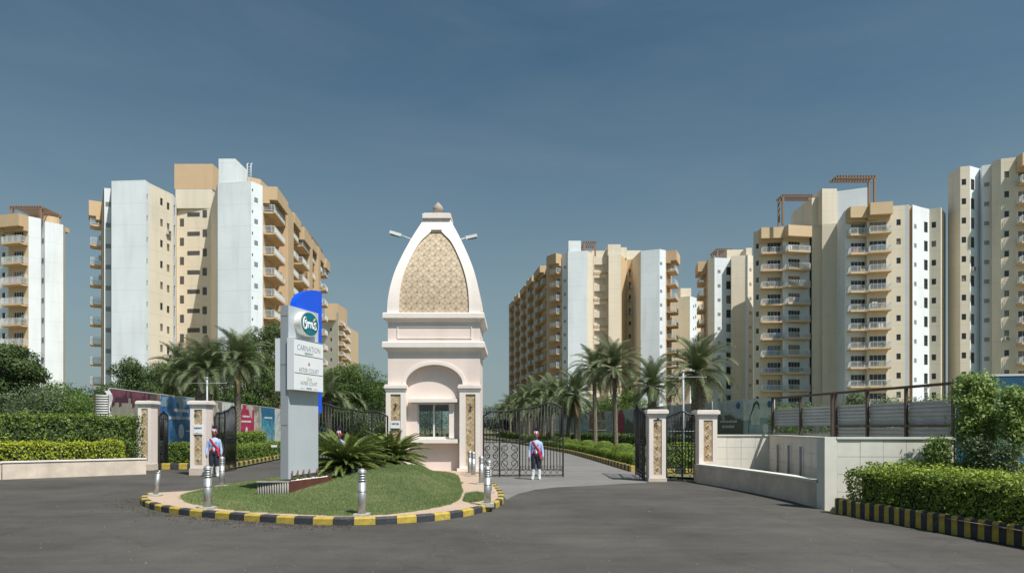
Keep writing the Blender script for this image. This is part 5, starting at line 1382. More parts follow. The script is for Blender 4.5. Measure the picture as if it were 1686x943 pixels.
for s_ in ST:
    q_ = sm3(s_); nq = len(q_)
    b_.tube([(oc+x_*orx*.98, -OF2-.010, ozc-.01+z_*orz*1.15) for x_, z_ in q_], [.014+.012*math.sin(math.pi*i/(nq-1)) for i in range(nq)], 6)
b_.build('lettering', M_box, py_)
b_ = MB(); b_.xzprism([(oc+.30*orx, ozc+.20*orz), (oc+.45*orx, ozc+.30*orz), (oc+.62*orx, ozc+.52*orz), (oc+.52*orx, ozc+.56*orz), (oc+.36*orx, ozc+.40*orz)], -OF2-.014, -OF2-.009, 0)
b_.xzprism([(oc+.28*orx, ozc+.14*orz), (oc+.40*orx, ozc+.16*orz), (oc+.36*orx, ozc+.30*orz), (oc+.26*orx, ozc+.26*orz)], -OF2-.014, -OF2-.009, 1)
b_.build('leaf_emblem', [mat('pale_yellow_ink', (.60, .58, .25), .5, var=0), mat('pinkish_ink', (.45, .10, .12), .5, var=0)], py_)

# planter box under the pylon
K = Vector((-5.66, 17.35)); pd = sd/SL; pang = sang
plt = empty('sign_planter', (K.x, K.y, 0), 'ribbed grey planter block with a maroon side under the sign pylon', 'planter')
kz = .56
Mx = Matrix.Rotation(pang, 4, 'Z')
b_ = MB(); b_.box((.02, .02, 0), (1.95, .86, kz-.05), M=Mx); b_.build('planter_bed', M_soil, plt)
b_ = MB(); b_.box((0, -.03, 0), (1.95, .0, kz), M=Mx); b_.build('marble_side', mat('maroon_marble', (.13, .045, .04), .35, var=.3, scale=6), plt)
wpl = .84; nn_ = 13
M_rib = mat('grey_ribbed_concrete', (.30, .28, .25), .9, var=.25, scale=5)
ex = Vector((-.997, .08, 0))
b_ = MB(); b_.add([(0, 0, 0), tuple(ex*wpl), tuple(ex*wpl+Vector((.2, .6, 0))), (.1, .6, 0), (0, 0, kz-.03), tuple(ex*wpl+Vector((0, 0, kz-.03))), tuple(ex*wpl+Vector((.2, .6, kz-.03))), (.1, .6, kz-.03)],
    [(0, 1, 5, 4), (1, 2, 6, 5), (4, 5, 6, 7), (2, 3, 7, 6)]); b_.build('end_block', mat('dark_gap_concrete', (.10, .095, .085), .9), plt)
for i in range(nn_):
    q = MB(); c_ = ex*(wpl*(i+.5)/nn_)+Vector((0, -.02, 0)); q.tube([(c_.x, c_.y, 0), (c_.x, c_.y, kz-.035)], .022, 6); q.build('rib', M_rib, plt)
q = MB(); q.box((-wpl, -.03, kz-.033), (.0, .12, kz)); q.build('rim', M_rib, plt)
peb = MB(); r_ = random.Random(5)
for i in range(150):
    p = Mx @ Vector((r_.uniform(.35, 1.95), r_.uniform(.04, .22), 0)); s_ = r_.uniform(.022, .045)
    peb.lathe([(s_*.3, -s_*.4), (s_, 0), (s_*.6, s_*.5), (s_*.1, s_*.62)], 6, (p.x, p.y, kz-.04+r_.uniform(0, .03)))
o = peb.build('pebbles', mat('white_pebble', (.66, .63, .58), .7, var=.15, scale=8), plt); o['kind'] = 'stuff'

# ------------------------------------------------------------------ steel bollards
def bollard(px, py_base, py_top, label, z0=.14, cap=True, lean=(0, 0), base='block'):
    p = G(px, py_base, z0); Y = p.y; h = (py_base-py_top)/F*Y; r = .087*h/1.0
    root = empty('bollard', (p.x, p.y, z0), label, 'bollard', 'steel bollards round the traffic island')
    root.rotation_euler = (lean[1], lean[0], 0)
    b_ = MB()
    if cap:
        b_.lathe([(r, 0), (r, h*.70)], 20); b_.build('post', M_steel, root)
        c = MB(); z_ = h*.70; pr = [(r*.86, z_)]
        for i in range(4):
            pr += [(r*.80, z_+.003), (r*.80, z_+h*.026), (r*1.10, z_+h*.030), (r*1.10, z_+h*.048)]; z_ += h*.052
        pr += [(r*1.0, z_+.002), (r*1.06, z_+h*.012), (r*.95, z_+h*.035), (r*.66, z_+h*.062), (r*.30, z_+h*.078), (r*.12, z_+h*.083)]
        c.lathe(pr, 20); c.build('louvred_head', M_steel, root)
        g = MB(); g.lathe([(r*1.03, h*.50), (r*1.03, h*.515)], 20); g.build('ring', M_dframe, root)
    else:
        b_.lathe([(r, 0), (r, h*.93), (r*.9, h*.93)], 20); b_.build('post', M_steel, root)
        c = MB(); c.lathe([(r*1.12, h*.90), (r*1.12, h*.925)], 20); c.lathe([(.03, h*.93), (.03, h*1.0)], 8, (.02, 0, 0)); c.build('broken_top', M_steel, root)
    q = MB(); e = .15 if h > .8 else .13
    q.box((-e, -e, -.03), (e, e, .05)); q.build('footing', M_conc, root)
bollard(596, 848.5, 769.5, 'front bollard on the paving before the lawn, nearest the camera')
bollard(342, 837.5, 764.5, 'bollard in front of the left guard at the left of the lawn')
bollard(256, 816, 773.5, 'leaning bollard without its cap at the far left of the island', cap=False, lean=(R(7), 0))
bollard(365.5, 801, 750, 'bollard on the grass edge just right of the left guard', z0=.16)
bollard(802.5, 831, 765.5, 'bollard nearest the right curve of the striped kerb')
bollard(805, 811, 756, 'bollard just behind the one nearest the right curve')
bollard(792.5, 796.5, 749, 'middle bollard of the row right of the gatehouse')
bollard(779.5, 783.5, 742.5, 'bollard by the right pilaster base, second from the back')
bollard(773.5, 780.5, 741, 'rearmost bollard against the right pilaster of the gatehouse')
bollard(620.5, 776, 748, 'small bollard half hidden under the cycads left of the gatehouse')
for (px_, h_, lb) in ((678, .5, 'thin grey garden stake on the lawn right of the cycads'),):
    Y = 25.0; z_ = float(lawn_z([X(px_, Y)], [Y])[0]); b_ = MB(); b_.tube([(0, 0, 0), (0, 0, h_)], .02, 6); b_.lathe([(.035, h_), (.04, h_+.03), (.01, h_+.05)], 8)
    o = b_.build('garden_stake', M_grey); o.location = (X(px_, Y), Y, z_); tag(o, lb, 'stake')
# white ground spotlight under the cycads
p = Vector((X(590, 21), 21.0)); sp_ = empty('garden_spotlight', (p.x, p.y, float(lawn_z([p.x], [p.y])[0])), 'small white garden spotlight on the lawn under the left cycad', 'spotlight')
b_ = MB(); b_.tube([(0, 0, 0), (0, 0, .16)], .015, 5); b_.build('spike', M_iron, sp_); b_ = MB(); b_.box((-.1, -.05, .16), (.1, .08, .27)); b_.build('lamp_head', M_box, sp_)
p = Vector((X(452, 40), 40.0)); sp_ = empty('garden_spotlight', (p.x, p.y, .06), 'garden floodlight on a green stake before the clipped hedge left of the sign', 'spotlight')
b_ = MB(); b_.tube([(0.35, 0, 0), (0, 0, .75)], .02, 5); b_.build('spike', mat('green_paint', (.03, .15, .06), .5), sp_); b_ = MB(); b_.box((-.17, -.08, .75), (.12, .1, .87)); b_.build('lamp_head', M_box, sp_)

# ------------------------------------------------------------------ banner poles
def banner_pole(px, Y, label, h=4.7, half=1.25):
    root = empty('banner_pole', (X(px, Y), Y, 0), label, 'pole', 'white banner poles with cross bars'); m_ = mat('pale_grey_paint', (.40, .43, .45), .5, var=.05)
    b_ = MB(); b_.tube([(0, 0, 0), (0, 0, h+.25)], [.065, .05], 10); b_.lathe([(.08, h+.25), (.08, h+.30), (.03, h+.36)], 8); b_.build('pole', m_, root)
    for z_ in (h-.02, 1.75):
        c = MB(); c.tube([(-half, -.09, z_), (half, -.09, z_)], .016, 6); c.build('cross_bar', m_, root)
banner_pole(1125, 37, 'nearest banner pole behind the closed side gate')
banner_pole(978, 71, 'second banner pole on the right verge before the striped hoarding', 4.5)
banner_pole(906.5, 92, 'banner pole seen through the arched gate right of the guard', 4.7)
banner_pole(865.5, 125, 'banner pole seen through the gate left of the guard', 5.0)
banner_pole(821.5, 165, 'far banner pole behind the left part of the open gate', 5.0)
banner_pole(341, 42, 'banner pole rising behind the RESIDENTS pillar', 4.7)
banner_pole(543, 68, 'banner pole seen between the sign and the gatehouse', 4.6)

# ------------------------------------------------------------------ guards
def make_guard_meshes():
    b_ = MB()
    def loft(rings, n=16):
        vs = []; fs = []
        for (x_, y_, z_, rx, ry) in rings:
            for j in range(n):
                a = 2*math.pi*j/n; vs.append((x_+rx*math.cos(a), y_+ry*math.sin(a), z_))
        for i in range(len(rings)-1):
            for j in range(n): fs.append((i*n+j, i*n+(j+1) % n, (i+1)*n+(j+1) % n, (i+1)*n+j))
        fs += [tuple(range(n-1, -1, -1)), tuple(range((len(rings)-1)*n, len(rings)*n))]; b_.add(vs, fs)
    # torso (z up, faces -y)
    loft([(0, 0, .84, .13, .10), (0, 0, .90, .165, .125), (0, 0, .98, .172, .13), (0, 0, 1.06, .158, .122), (0, 0, 1.14, .160, .12), (0, -.005, 1.24, .182, .125), (0, 0, 1.34, .195, .12), (0, .005, 1.41, .185, .10), (0, .01, 1.46, .12, .075), (0, .012, 1.50, .062, .06), (0, .01, 1.57, .056, .058)])
    for s in (-1, 1):
        loft([(s*.125, .03, .0, .045, .07), (s*.125, .01, .06, .048, .06), (s*.12, 0, .14, .052, .055), (s*.115, .01, .30, .062, .065), (s*.108, .0, .42, .062, .066), (s*.10, -.01, .50, .068, .07), (s*.095, -.01, .62, .080, .085), (s*.09, 0, .78, .092, .10), (s*.085, 0, .90, .09, .105)])
        # shoe
        loft([(s*.135, -.045, .0, .048, .12), (s*.135, -.045, .04, .050, .122), (s*.132, -.02, .075, .046, .09), (s*.128, .01, .11, .04, .055)])
        b_.tube([(s*.150, .01, 1.405), (s*.190, .01, 1.355), (s*.216, .015, 1.22), (s*.240, .01, 1.10), (s*.256, -.015, 1.0), (s*.262, -.045, .90), (s*.262, -.06, .84)], [.050, .050, .045, .041, .036, .030, .025], 12)
        # palm and fingers
        b_.tube([(s*.262, -.06, .85), (s*.258, -.07, .80), (s*.252, -.08, .755)], [.026, .036, .034], 10)
        for k, L_ in enumerate((.062, .072, .068, .052)):
            y_ = -.105+.018*k; b_.tube([(s*.252, y_+.012, .765), (s*.249, y_+.004, .765-L_*.55), (s*.238, y_+.0, .765-L_)], [.0095, .009, .0075], 7)
        b_.tube([(s*.250, -.085, .81), (s*.240, -.118, .785), (s*.236, -.125, .755)], [.013, .011, .009], 7)
    # head
    loft([(0, -.02, 1.545, .035, .045), (0, -.022, 1.565, .055, .068), (0, -.015, 1.60, .068, .085), (0, -.008, 1.645, .075, .094), (0, -.004, 1.69, .077, .097), (0, 0, 1.73, .072, .092), (0, 0, 1.76, .055, .07), (0, 0, 1.778, .02, .03)])
    b_.tube([(0, -.098, 1.685), (0, -.112, 1.655), (0, -.118, 1.640), (0, -.10, 1.630)], [.010, .014, .017, .012], 8)
    b_.tube([(-.045, -.085, 1.697), (0, -.098, 1.70), (.045, -.085, 1.697)], .010, 6)
    b_.tube([(-.024, -.096, 1.607), (0, -.104, 1.608), (.024, -.096, 1.607)], [.006, .009, .006], 6)
    for s in (-1, 1): b_.lathe([(.006, -.03), (.020, -.012), (.020, .012), (.006, .03)], 8, (s*.078, .005, 1.655), sx=.55)
    me = b_.mesh('guard_body', M_skin)
    o = bpy.data.objects.new('tmp', me); col.objects.link(o)
    md = o.modifiers.new('r', 'REMESH'); md.mode = 'VOXEL'; md.voxel_size = .0085; md.use_smooth_shade = True
    ms = o.modifiers.new('s', 'SMOOTH'); ms.factor = .5; ms.iterations = 3
    dg = bpy.context.evaluated_depsgraph_get(); body = bpy.data.meshes.new_from_object(o.evaluated_get(dg)); bpy.data.objects.remove(o)
    body.materials.clear(); body.materials.append(M_skin)
    nv = len(body.vertices); co = np.empty(nv*3); body.vertices.foreach_get('co', co); co = co.reshape(-1, 3)
    no = np.empty(nv*3); body.vertices.foreach_get('normal', no); no = no.reshape(-1, 3)
    polys = [tuple(p.vertices) for p in body.polygons]
    cen = np.array([co[list(p)].mean(0) for p in polys])
    def cloth(name, pred, off, m_):
        k = np.nonzero(pred(cen))[0]; used = sorted({v for i in k for v in polys[i]}); mp = {v: i for i, v in enumerate(used)}
        V = co[used]+no[used]*off
        V = V + no[used]*(.0016*np.sin(V[:, 2:3]*47+V[:, 0:1]*35+3*np.sin(V[:, 2:3]*9)))
        me_ = bpy.data.meshes.new(name); me_.from_pydata(V.tolist(), [], [tuple(mp[v] for v in polys[i]) for i in k]); me_.materials.append(m_)
        me_.polygons.foreach_set('use_smooth', [True]*len(k)); me_.update(); return me_
    arm = lambda c: (np.abs(c[:, 0]) > .205-.0*c[:, 2])
    shirt = cloth('shirt', lambda c: ((c[:, 2] > .97) & (c[:, 2] < 1.475) & ~(arm(c) & (c[:, 2] < .97))) | (arm(c) & (c[:, 2] > .865) & (c[:, 2] < 1.3)), .013, M_shirt)
    trou = cloth('trousers', lambda c: (c[:, 2] < 1.0) & (c[:, 2] > .40) & (np.abs(c[:, 0]) < .205), .015, M_trou)
    gait = cloth('gaiters', lambda c: (c[:, 2] < .41) & (c[:, 2] > .085), .012, M_gait)
    shoe = cloth('shoes', lambda c: (c[:, 2] < .09), .008, M_shoe)
    bv = BVHTree.FromPolygons([tuple(v) for v in co+no*.015], polys)
    def ribbon_on(path, w, off=.012):
        pts_ = []
        for (x_, z_) in path:
            h = bv.ray_cast(Vector((x_, -1, z_)), Vector((0, 1, 0))); y_ = h[0].y if h[0] else -.1; pts_.append(Vector((x_, y_-off, z_)))
        q = MB(); pr = None
        for i, p in enumerate(pts_):
            t = (pts_[min(i+1, len(pts_)-1)]-pts_[max(0, i-1)]); t.y = 0; t.normalize(); n_ = Vector((-t.z, 0, t.x))*w/2
            cur = [p-n_, p+n_]
            for c_ in cur:
                h = bv.ray_cast(Vector((c_.x, -1, c_.z)), Vector((0, 1, 0)))
                if h[0] is not None and abs(c_.x) < .205: c_.y = h[0].y-off
            cur = [tuple(c_) for c_ in cur]
            if pr: q.add(pr+cur+[(a_, b2+.008, c2) for a_, b2, c2 in pr+cur], [(0, 1, 3, 2), (0, 2, 6, 4), (1, 5, 7, 3)], 0, True)
            pr = cur
        return q
    sash = ribbon_on([(-.135+.30*i/14, 1.45-.43*i/14) for i in range(15)], .075)
    q2 = MB(); q2.add([(.13, -.165, 1.02), (.20, -.155, 1.02), (.215, -.15, .90), (.20, -.155, .78), (.15, -.165, .80), (.14, -.17, .90)], [(0, 5, 1), (5, 2, 1), (5, 4, 3), (5, 3, 2)])
    q2.add([(.13, -.150, 1.02), (.20, -.140, 1.02), (.215, -.135, .90), (.20, -.140, .78), (.15, -.150, .80), (.14, -.155, .90)], [(1, 5, 0), (1, 2, 5), (3, 4, 5), (2, 3, 5)])
    sash.add(q2.v, q2.f)
    sashm = sash.mesh('sash', M_red)
    ly = ribbon_on([(-.075+.045*math.sin(i*.35)-.0, 1.43-.34*i/9) for i in range(10)], .028, .010).mesh('lanyard', M_navy)
    cb = MB(); n = 28
    for j in range(n):
        a0, a1 = 2*math.pi*j/n, 2*math.pi*(j+1)/n
        def e(a, z_, k): return ((.175+k)*math.cos(a), (.140+k)*math.sin(a), z_)
        cb.add([e(a0, .985, .012), e(a1, .985, .012), e(a1, 1.03, .018), e(a0, 1.03, .018), e(a1, 1.08, .012), e(a0, 1.08, .012)], [(0, 1, 2, 3), (3, 2, 4, 5)], (0, 1, 2, 0)[j % 4])
    cbm = cb.mesh('cummerbund', [M_red, M_box, M_navy])
    # turban: wound bands, alternating, with a pleated fan
    tb = MB(); n = 24
    prof = [(.088, 1.70), (.108, 1.715), (.116, 1.745), (.112, 1.78), (.095, 1.81), (.065, 1.83), (.02, 1.84)]
    for i in range(len(prof)-1):
        for j in range(n):
            a0, a1 = 2*math.pi*j/n, 2*math.pi*(j+1)/n
            tl = .016
            def e(a, k): return (prof[k][0]*.86*math.cos(a), prof[k][0]*1.02*math.sin(a)+.0, prof[k][1]-tl*math.sin(-a)*.8)
            front_ = math.sin(a0) < -.2
            mi = (0 if (j % 3) else 1) if not front_ else (1, 0, 2)[j % 3]
            tb.add([e(a0, i), e(a1, i), e(a1, i+1), e(a0, i+1)], [(0, 1, 2, 3)], mi, True)
    tbm = tb.mesh('turban', [M_red, M_box, M_navy])
    fn = MB(); n = 10
    for j in range(n):
        a0, a1 = R(52)+R(76)*j/n, R(52)+R(76)*(j+1)/n; y0_, y1_ = (-.012, .012) if j % 2 else (.012, -.012)
        r0, r1 = .03, .155; c0 = (.01, 1.80)
        A = [(c0[0]+r0*math.cos(a0), y0_, c0[1]+r0*math.sin(a0)), (c0[0]+r0*math.cos(a1), y1_, c0[1]+r0*math.sin(a1)), (c0[0]+r1*math.cos(a1), y1_, c0[1]+r1*math.sin(a1)), (c0[0]+r1*math.cos(a0), y0_, c0[1]+r1*math.sin(a0))]
        fn.add(A+[(x_, y_+.006, z_) for x_, y_, z_ in A], [(0, 1, 2, 3), (7, 6, 5, 4), (3, 2, 6, 7)])
    fnm = fn.mesh('turban_fan', M_navy)
    tail = MB(); tail.tube([(.05, .07, 1.75), (.085, .085, 1.68), (.09, .09, 1.58)], [.03, .035, .02], 8); tlm = tail.mesh('turban_tail', M_red)
    ep = []
    for s in (-1, 1): q = MB(); q.box((s*.135-.035, -.03, 1.447), (s*.135+.035, .05, 1.459)); ep.append(q.mesh('epaulette', M_navy))
    ey = []
    for s in (-1, 1): q = MB(); q.lathe([(.003, -.009), (.010, 0), (.003, .009)], 8, (s*.030, -.092, 1.678)); ey.append(q.mesh('eye', M_dkprint))
    mo = MB(); mo.tube([(-.035, -.092, 1.617), (0, -.108, 1.622), (.035, -.092, 1.617)], [.005, .009, .005], 6)
    bt = MB(); bt.tube([(.0, -.139, 1.09+.0), (.0, -.142, 1.42)], .004, 4)
    col_ = MB(); col_.lathe([(.068, 1.455), (.072, 1.49), (.062, 1.50)], 14, (0, .008, 0), sy=1.05)
    pk = MB(); pk.box((.055, -.148, 1.29), (.115, -.138, 1.36))
    return [('body', body), ('shirt', shirt), ('trousers', trou), ('gaiters', gait), ('shoes', shoe), ('sash', sashm), ('lanyard', ly), ('cummerbund', cbm), ('turban', tbm), ('turban_fan', fnm), ('turban_tail', tlm),
            ('epaulette', ep[0]), ('epaulette', ep[1]), ('eye', ey[0]), ('eye', ey[1]), ('moustache', mo.mesh('moustache', M_dkprint)), ('collar', col_.mesh('collar', M_shirt)), ('pocket', pk.mesh('pocket', M_shirt2))]
M_skin = mat('brown_skin', (.19, .095, .055), .55, var=.06, scale=20); M_shirt = mat('light_blue_shirt', (.36, .45, .70), .8, var=.08, scale=14); M_shirt2 = mat('blue_pocket', (.31, .40, .64), .8, var=.05)
M_trou = mat('navy_trousers', (.022, .026, .042), .8, var=.2, scale=10); M_gait = mat('white_gaiters', (.62, .64, .66), .75, var=.08, scale=12); M_shoe = mat('pale_shoes', (.45, .44, .42), .6, var=.1)
M_red = mat('red_sash', (.50, .018, .035), .65, var=.1, scale=10); M_navy = mat('navy_cloth', (.018, .022, .085), .7, var=.1)
GM = make_guard_meshes()
def guard(x_, y_, sc, rz, label):
    root = empty('person', (x_, y_, 0), label, 'person', None, rz); root.scale = (sc,)*3
    for n_, me_ in GM: link(n_, me_, root)
guard(X(882.5, 25.4), 25.4, .985, R(-3), 'guard in blue shirt and red sash standing before the arched gate on the right drive')
guard(X(352.5, 26.9), 26.9, 1.03, R(17), 'guard in blue shirt and red sash beside the RESIDENTS pillar')
guard(X(558, 26.6), 26.6, .99, R(5), 'guard behind the cycads with only the red and navy turban showing')

# ------------------------------------------------------------------ vegetation
def hedge(name, label, A, B, w, z0, z1, m_, leaf=.05, dens=2.4, round_=.12, uneven=.05, cat='hedge', group=None, seed=0, ends=True):
    A = Vector(A); B = Vector(B); d = B-A; L = d.length; ang = math.atan2(d.y, d.x); h = z1-z0
    root = empty(name, (A.x, A.y, z0), label, cat, group, ang)
    faces_ = [('t', L*w), ('f', L*h), ('b', L*h*.6), ('l', w*h), ('r', w*h)]
    tot = sum(a for _, a in faces_); n = int(tot*dens/(leaf*leaf*.5)); P_ = []; N_ = []
    for k, a in faces_:
        m = int(n*a/tot); u = rng.random(m); v = rng.random(m)
        if k == 't': p = np.stack([u*L, v*w, np.full(m, h)], 1); q = (0, 0, 1)
        elif k == 'f': p = np.stack([u*L, np.zeros(m), v*h], 1); q = (0, -1, 0)
        elif k == 'b': p = np.stack([u*L, np.full(m, w), v*h], 1); q = (0, 1, 0)
        elif k == 'l': p = np.stack([np.zeros(m), u*w, v*h], 1); q = (-1, 0, 0)
        else: p = np.stack([np.full(m, L), u*w, v*h], 1); q = (1, 0, 0)
        P_.append(p); N_.append(np.tile(q, (m, 1)))
    P_ = np.concatenate(P_); N_ = np.concatenate(N_).astype(float)
    # round the edges: pull towards an inner box
    c = np.clip(P_, [round_, round_, 0], [L-round_, w-round_, h-round_]); dv = P_-c; ln = np.linalg.norm(dv, axis=1)[:, None]+1e-6
    P_ = c+dv/ln*np.minimum(ln, round_)
    bump = (np.sin(P_[:, 0]*5.1+seed)+np.sin(P_[:, 0]*2.3+P_[:, 1]*4+seed*2)+np.sin(P_[:, 2]*7+P_[:, 0]*3.7)+.8*np.sin(P_[:, 0]*11+P_[:, 2]*9+P_[:, 1]*8))*uneven*.5
    P_ += N_*(bump+rng.normal(0, uneven*.5, len(P_)))[:, None]-N_*abs(rng.normal(0, uneven*.5, len(P_)))[:, None]
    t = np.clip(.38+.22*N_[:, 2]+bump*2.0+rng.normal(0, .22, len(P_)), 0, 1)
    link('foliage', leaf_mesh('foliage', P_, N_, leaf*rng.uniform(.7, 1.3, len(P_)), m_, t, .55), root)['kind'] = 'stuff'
    b_ = MB(); g = .07; b_.box((g, g, 0), (L-g, w-g, h-g*1.2)); b_.build('branches', M_core, root)
    return root
def inset_poly(poly, d, o0):
    ar = sum(poly[i][0]*poly[(i+1) % len(poly)][1]-poly[(i+1) % len(poly)][0]*poly[i][1] for i in range(len(poly))); s = 1 if ar > 0 else -1; out = []
    for i, p in enumerate(poly):
        a = Vector(poly[i-1]); p = Vector(p); b_ = Vector(poly[(i+1) % len(poly)]); e1 = (p-a).normalized(); e2 = (b_-p).normalized()
        n1 = Vector((-e1.y, e1.x))*s; n2 = Vector((-e2.y, e2.x))*s; m = (n1+n2).normalized(); k = d/max(.4, m.dot(n1)); q = p+m*k; out.append((q.x-o0[0], q.y-o0[1]))
    return out
def hedge_poly(name, label, poly, z0, z1, m_, leaf, dens, uneven, seed=0, tint0=.42, zf=None):
    """clipped hedge over any plan outline"""
    o0 = poly[0]; root = empty(name, (o0[0], o0[1], 0), label, 'hedge'); PL = np.array(poly); x0, y0 = PL.min(0); x1, y1 = PL.max(0)
    area = abs(sum(poly[i][0]*poly[(i+1) % len(poly)][1]-poly[(i+1) % len(poly)][0]*poly[i][1] for i in range(len(poly))))/2
    nt = int(area*dens/(leaf*leaf*.5)); fr = nt*((x1-x0)*(y1-y0))/area
    X_ = rng.uniform(x0, x1, int(fr)); Y_ = rng.uniform(y0, y1, int(fr)); k = inside(X_, Y_, poly); X_, Y_ = X_[k], Y_[k]
    e = edge_dist(X_, Y_, poly); P1 = np.stack([X_, Y_, np.full(len(X_), z1)-.14*np.clip(1-e/.18, 0, 1)**2], 1); N1 = np.tile([0., 0, 1], (len(X_), 1))
    P2 = []; N2 = []; cx, cy = PL.mean(0)
    for i in range(len(poly)):
        a = np.array(poly[i]); b_ = np.array(poly[(i+1) % len(poly)]); L = np.hypot(*(b_-a)); m = int(L*(z1-z0)*dens/(leaf*leaf*.5))
        u = rng.random(m)[:, None]; z_ = rng.uniform(z0, z1-.02, m); n_ = np.array([(b_-a)[1], -(b_-a)[0]])/max(L, 1e-6)
        if n_ @ (a-np.array([cx, cy])) < 0: n_ = -n_
        rr = .10*np.clip((z_-(z1-.16))/.16, 0, 1)**2
        xy = a+(b_-a)*u-n_*rr[:, None]; P2.append(np.column_stack([xy, z_])); N2.append(np.tile([n_[0], n_[1], .15], (m, 1)))
    P_ = np.concatenate([P1]+P2); N_ = np.concatenate([N1]+N2)
    ks = rng.random(len(P_)) < .018; P_[ks] += N_[ks]*rng.uniform(.04, .18, (ks.sum(), 1)); P_[:, 2] += .035*np.sin(P_[:, 0]*1.9+seed)*np.sin(P_[:, 1]*1.3)
    bump = (np.sin(P_[:, 0]*6.1+seed)+np.sin(P_[:, 1]*5.3+P_[:, 0]*3)+np.sin(P_[:, 2]*8+P_[:, 1]*4.7)+.9*np.sin(P_[:, 1]*13+P_[:, 2]*11+P_[:, 0]*12))*uneven*.45
    P_ = P_+N_*(bump-abs(rng.normal(0, uneven*.6, len(P_)))+rng.normal(0, uneven*.35, len(P_)))[:, None]
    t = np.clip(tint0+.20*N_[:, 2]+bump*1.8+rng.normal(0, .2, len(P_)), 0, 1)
    P_[:, 0] -= o0[0]; P_[:, 1] -= o0[1]
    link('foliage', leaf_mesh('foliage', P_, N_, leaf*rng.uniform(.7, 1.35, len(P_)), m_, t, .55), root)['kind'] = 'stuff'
    b_ = MB(); sh = inset_poly(poly, .13+uneven, o0); b_.prism(sh, z0-.02, z1-.10); b_.build('branches', M_core, root)
    return root
hedge_poly('hedge', 'large sunlit clipped hedge above the striped kerb at the right edge', [(7.48, 15.2), (7.62, 14.0), (8.28, 11.2), (9.0, 6.6), (10.6, 6.6), (10.4, 11.4), (9.6, 14.2), (8.3, 15.35)], .32, 1.02, L_gold2, .062, 2.3, .075, 1)
hedge_poly('hedge', 'low yellow green hedge strip between the tall pale wall and the front hedge', [(8.0, 15.5), (10.9, 15.3), (11.4, 14.5), (9.8, 14.4), (8.4, 15.4)], .32, 1.18, L_gold2, .06, 1.1, .07, 3, .55)
hedge_poly('hedge', 'golden yellow front hedge behind the left planter wall', [(-27.0, 20.1), (-19.3, 26.3), (-16.3, 28.75), (-16.9, 29.6), (-20.0, 27.3), (-27.8, 21.2)], .6, 1.36, L_yel, .085, 1.35, .06, 5, .5)
hedge_poly('hedge', 'darker green hedge rising behind the golden yellow hedge', [(-27.9, 21.3), (-20.1, 27.4), (-17.0, 30.0), (-16.75, 31.0), (-17.6, 31.6), (-21.5, 29.0), (-29.5, 22.8)], .6, 2.46, L_hedge, .10, 1.3, .10, 7, .45)
hedge_poly('hedge', 'clipped hedge behind the short kerb seen between the left pillars', [(-18.6, 33.6), (-15.3, 33.6), (-15.3, 35.2), (-18.8, 35.2)], .1, 1.14, L_hedge, .09, 1.6, .06, 9)
hedge_poly('hedge', 'long low clipped hedge above the left drive kerb', [(-14.15, 33.3), (-14.5, 36.8), (-15.2, 42.5), (-16.5, 52), (-18.4, 52), (-17.0, 42), (-16.2, 36), (-15.9, 33.3)], .1, .92, L_hedge, .10, 1.4, .06, 11, .5)
hedge_poly('hedge', 'higher block of clipped hedge behind the left drive hedge', [(-18.9, 43.5), (-16.9, 43.5), (-16.9, 47), (-18.2, 49), (-19.6, 47)], .1, 1.62, L_mound, .11, 1.4, .08, 12, .3)
hedge_poly('hedge', 'dark clipped hedge along the foot of the right hoarding', [(15.2, 50), (13.3, 62), (11.3, 79), (8.6, 92), (6.0, 106), (4.4, 104), (7.3, 88), (9.9, 76), (11.8, 62), (13.6, 49)], .1, 1.25, L_tree, .17, 1.3, .10, 13, .5)

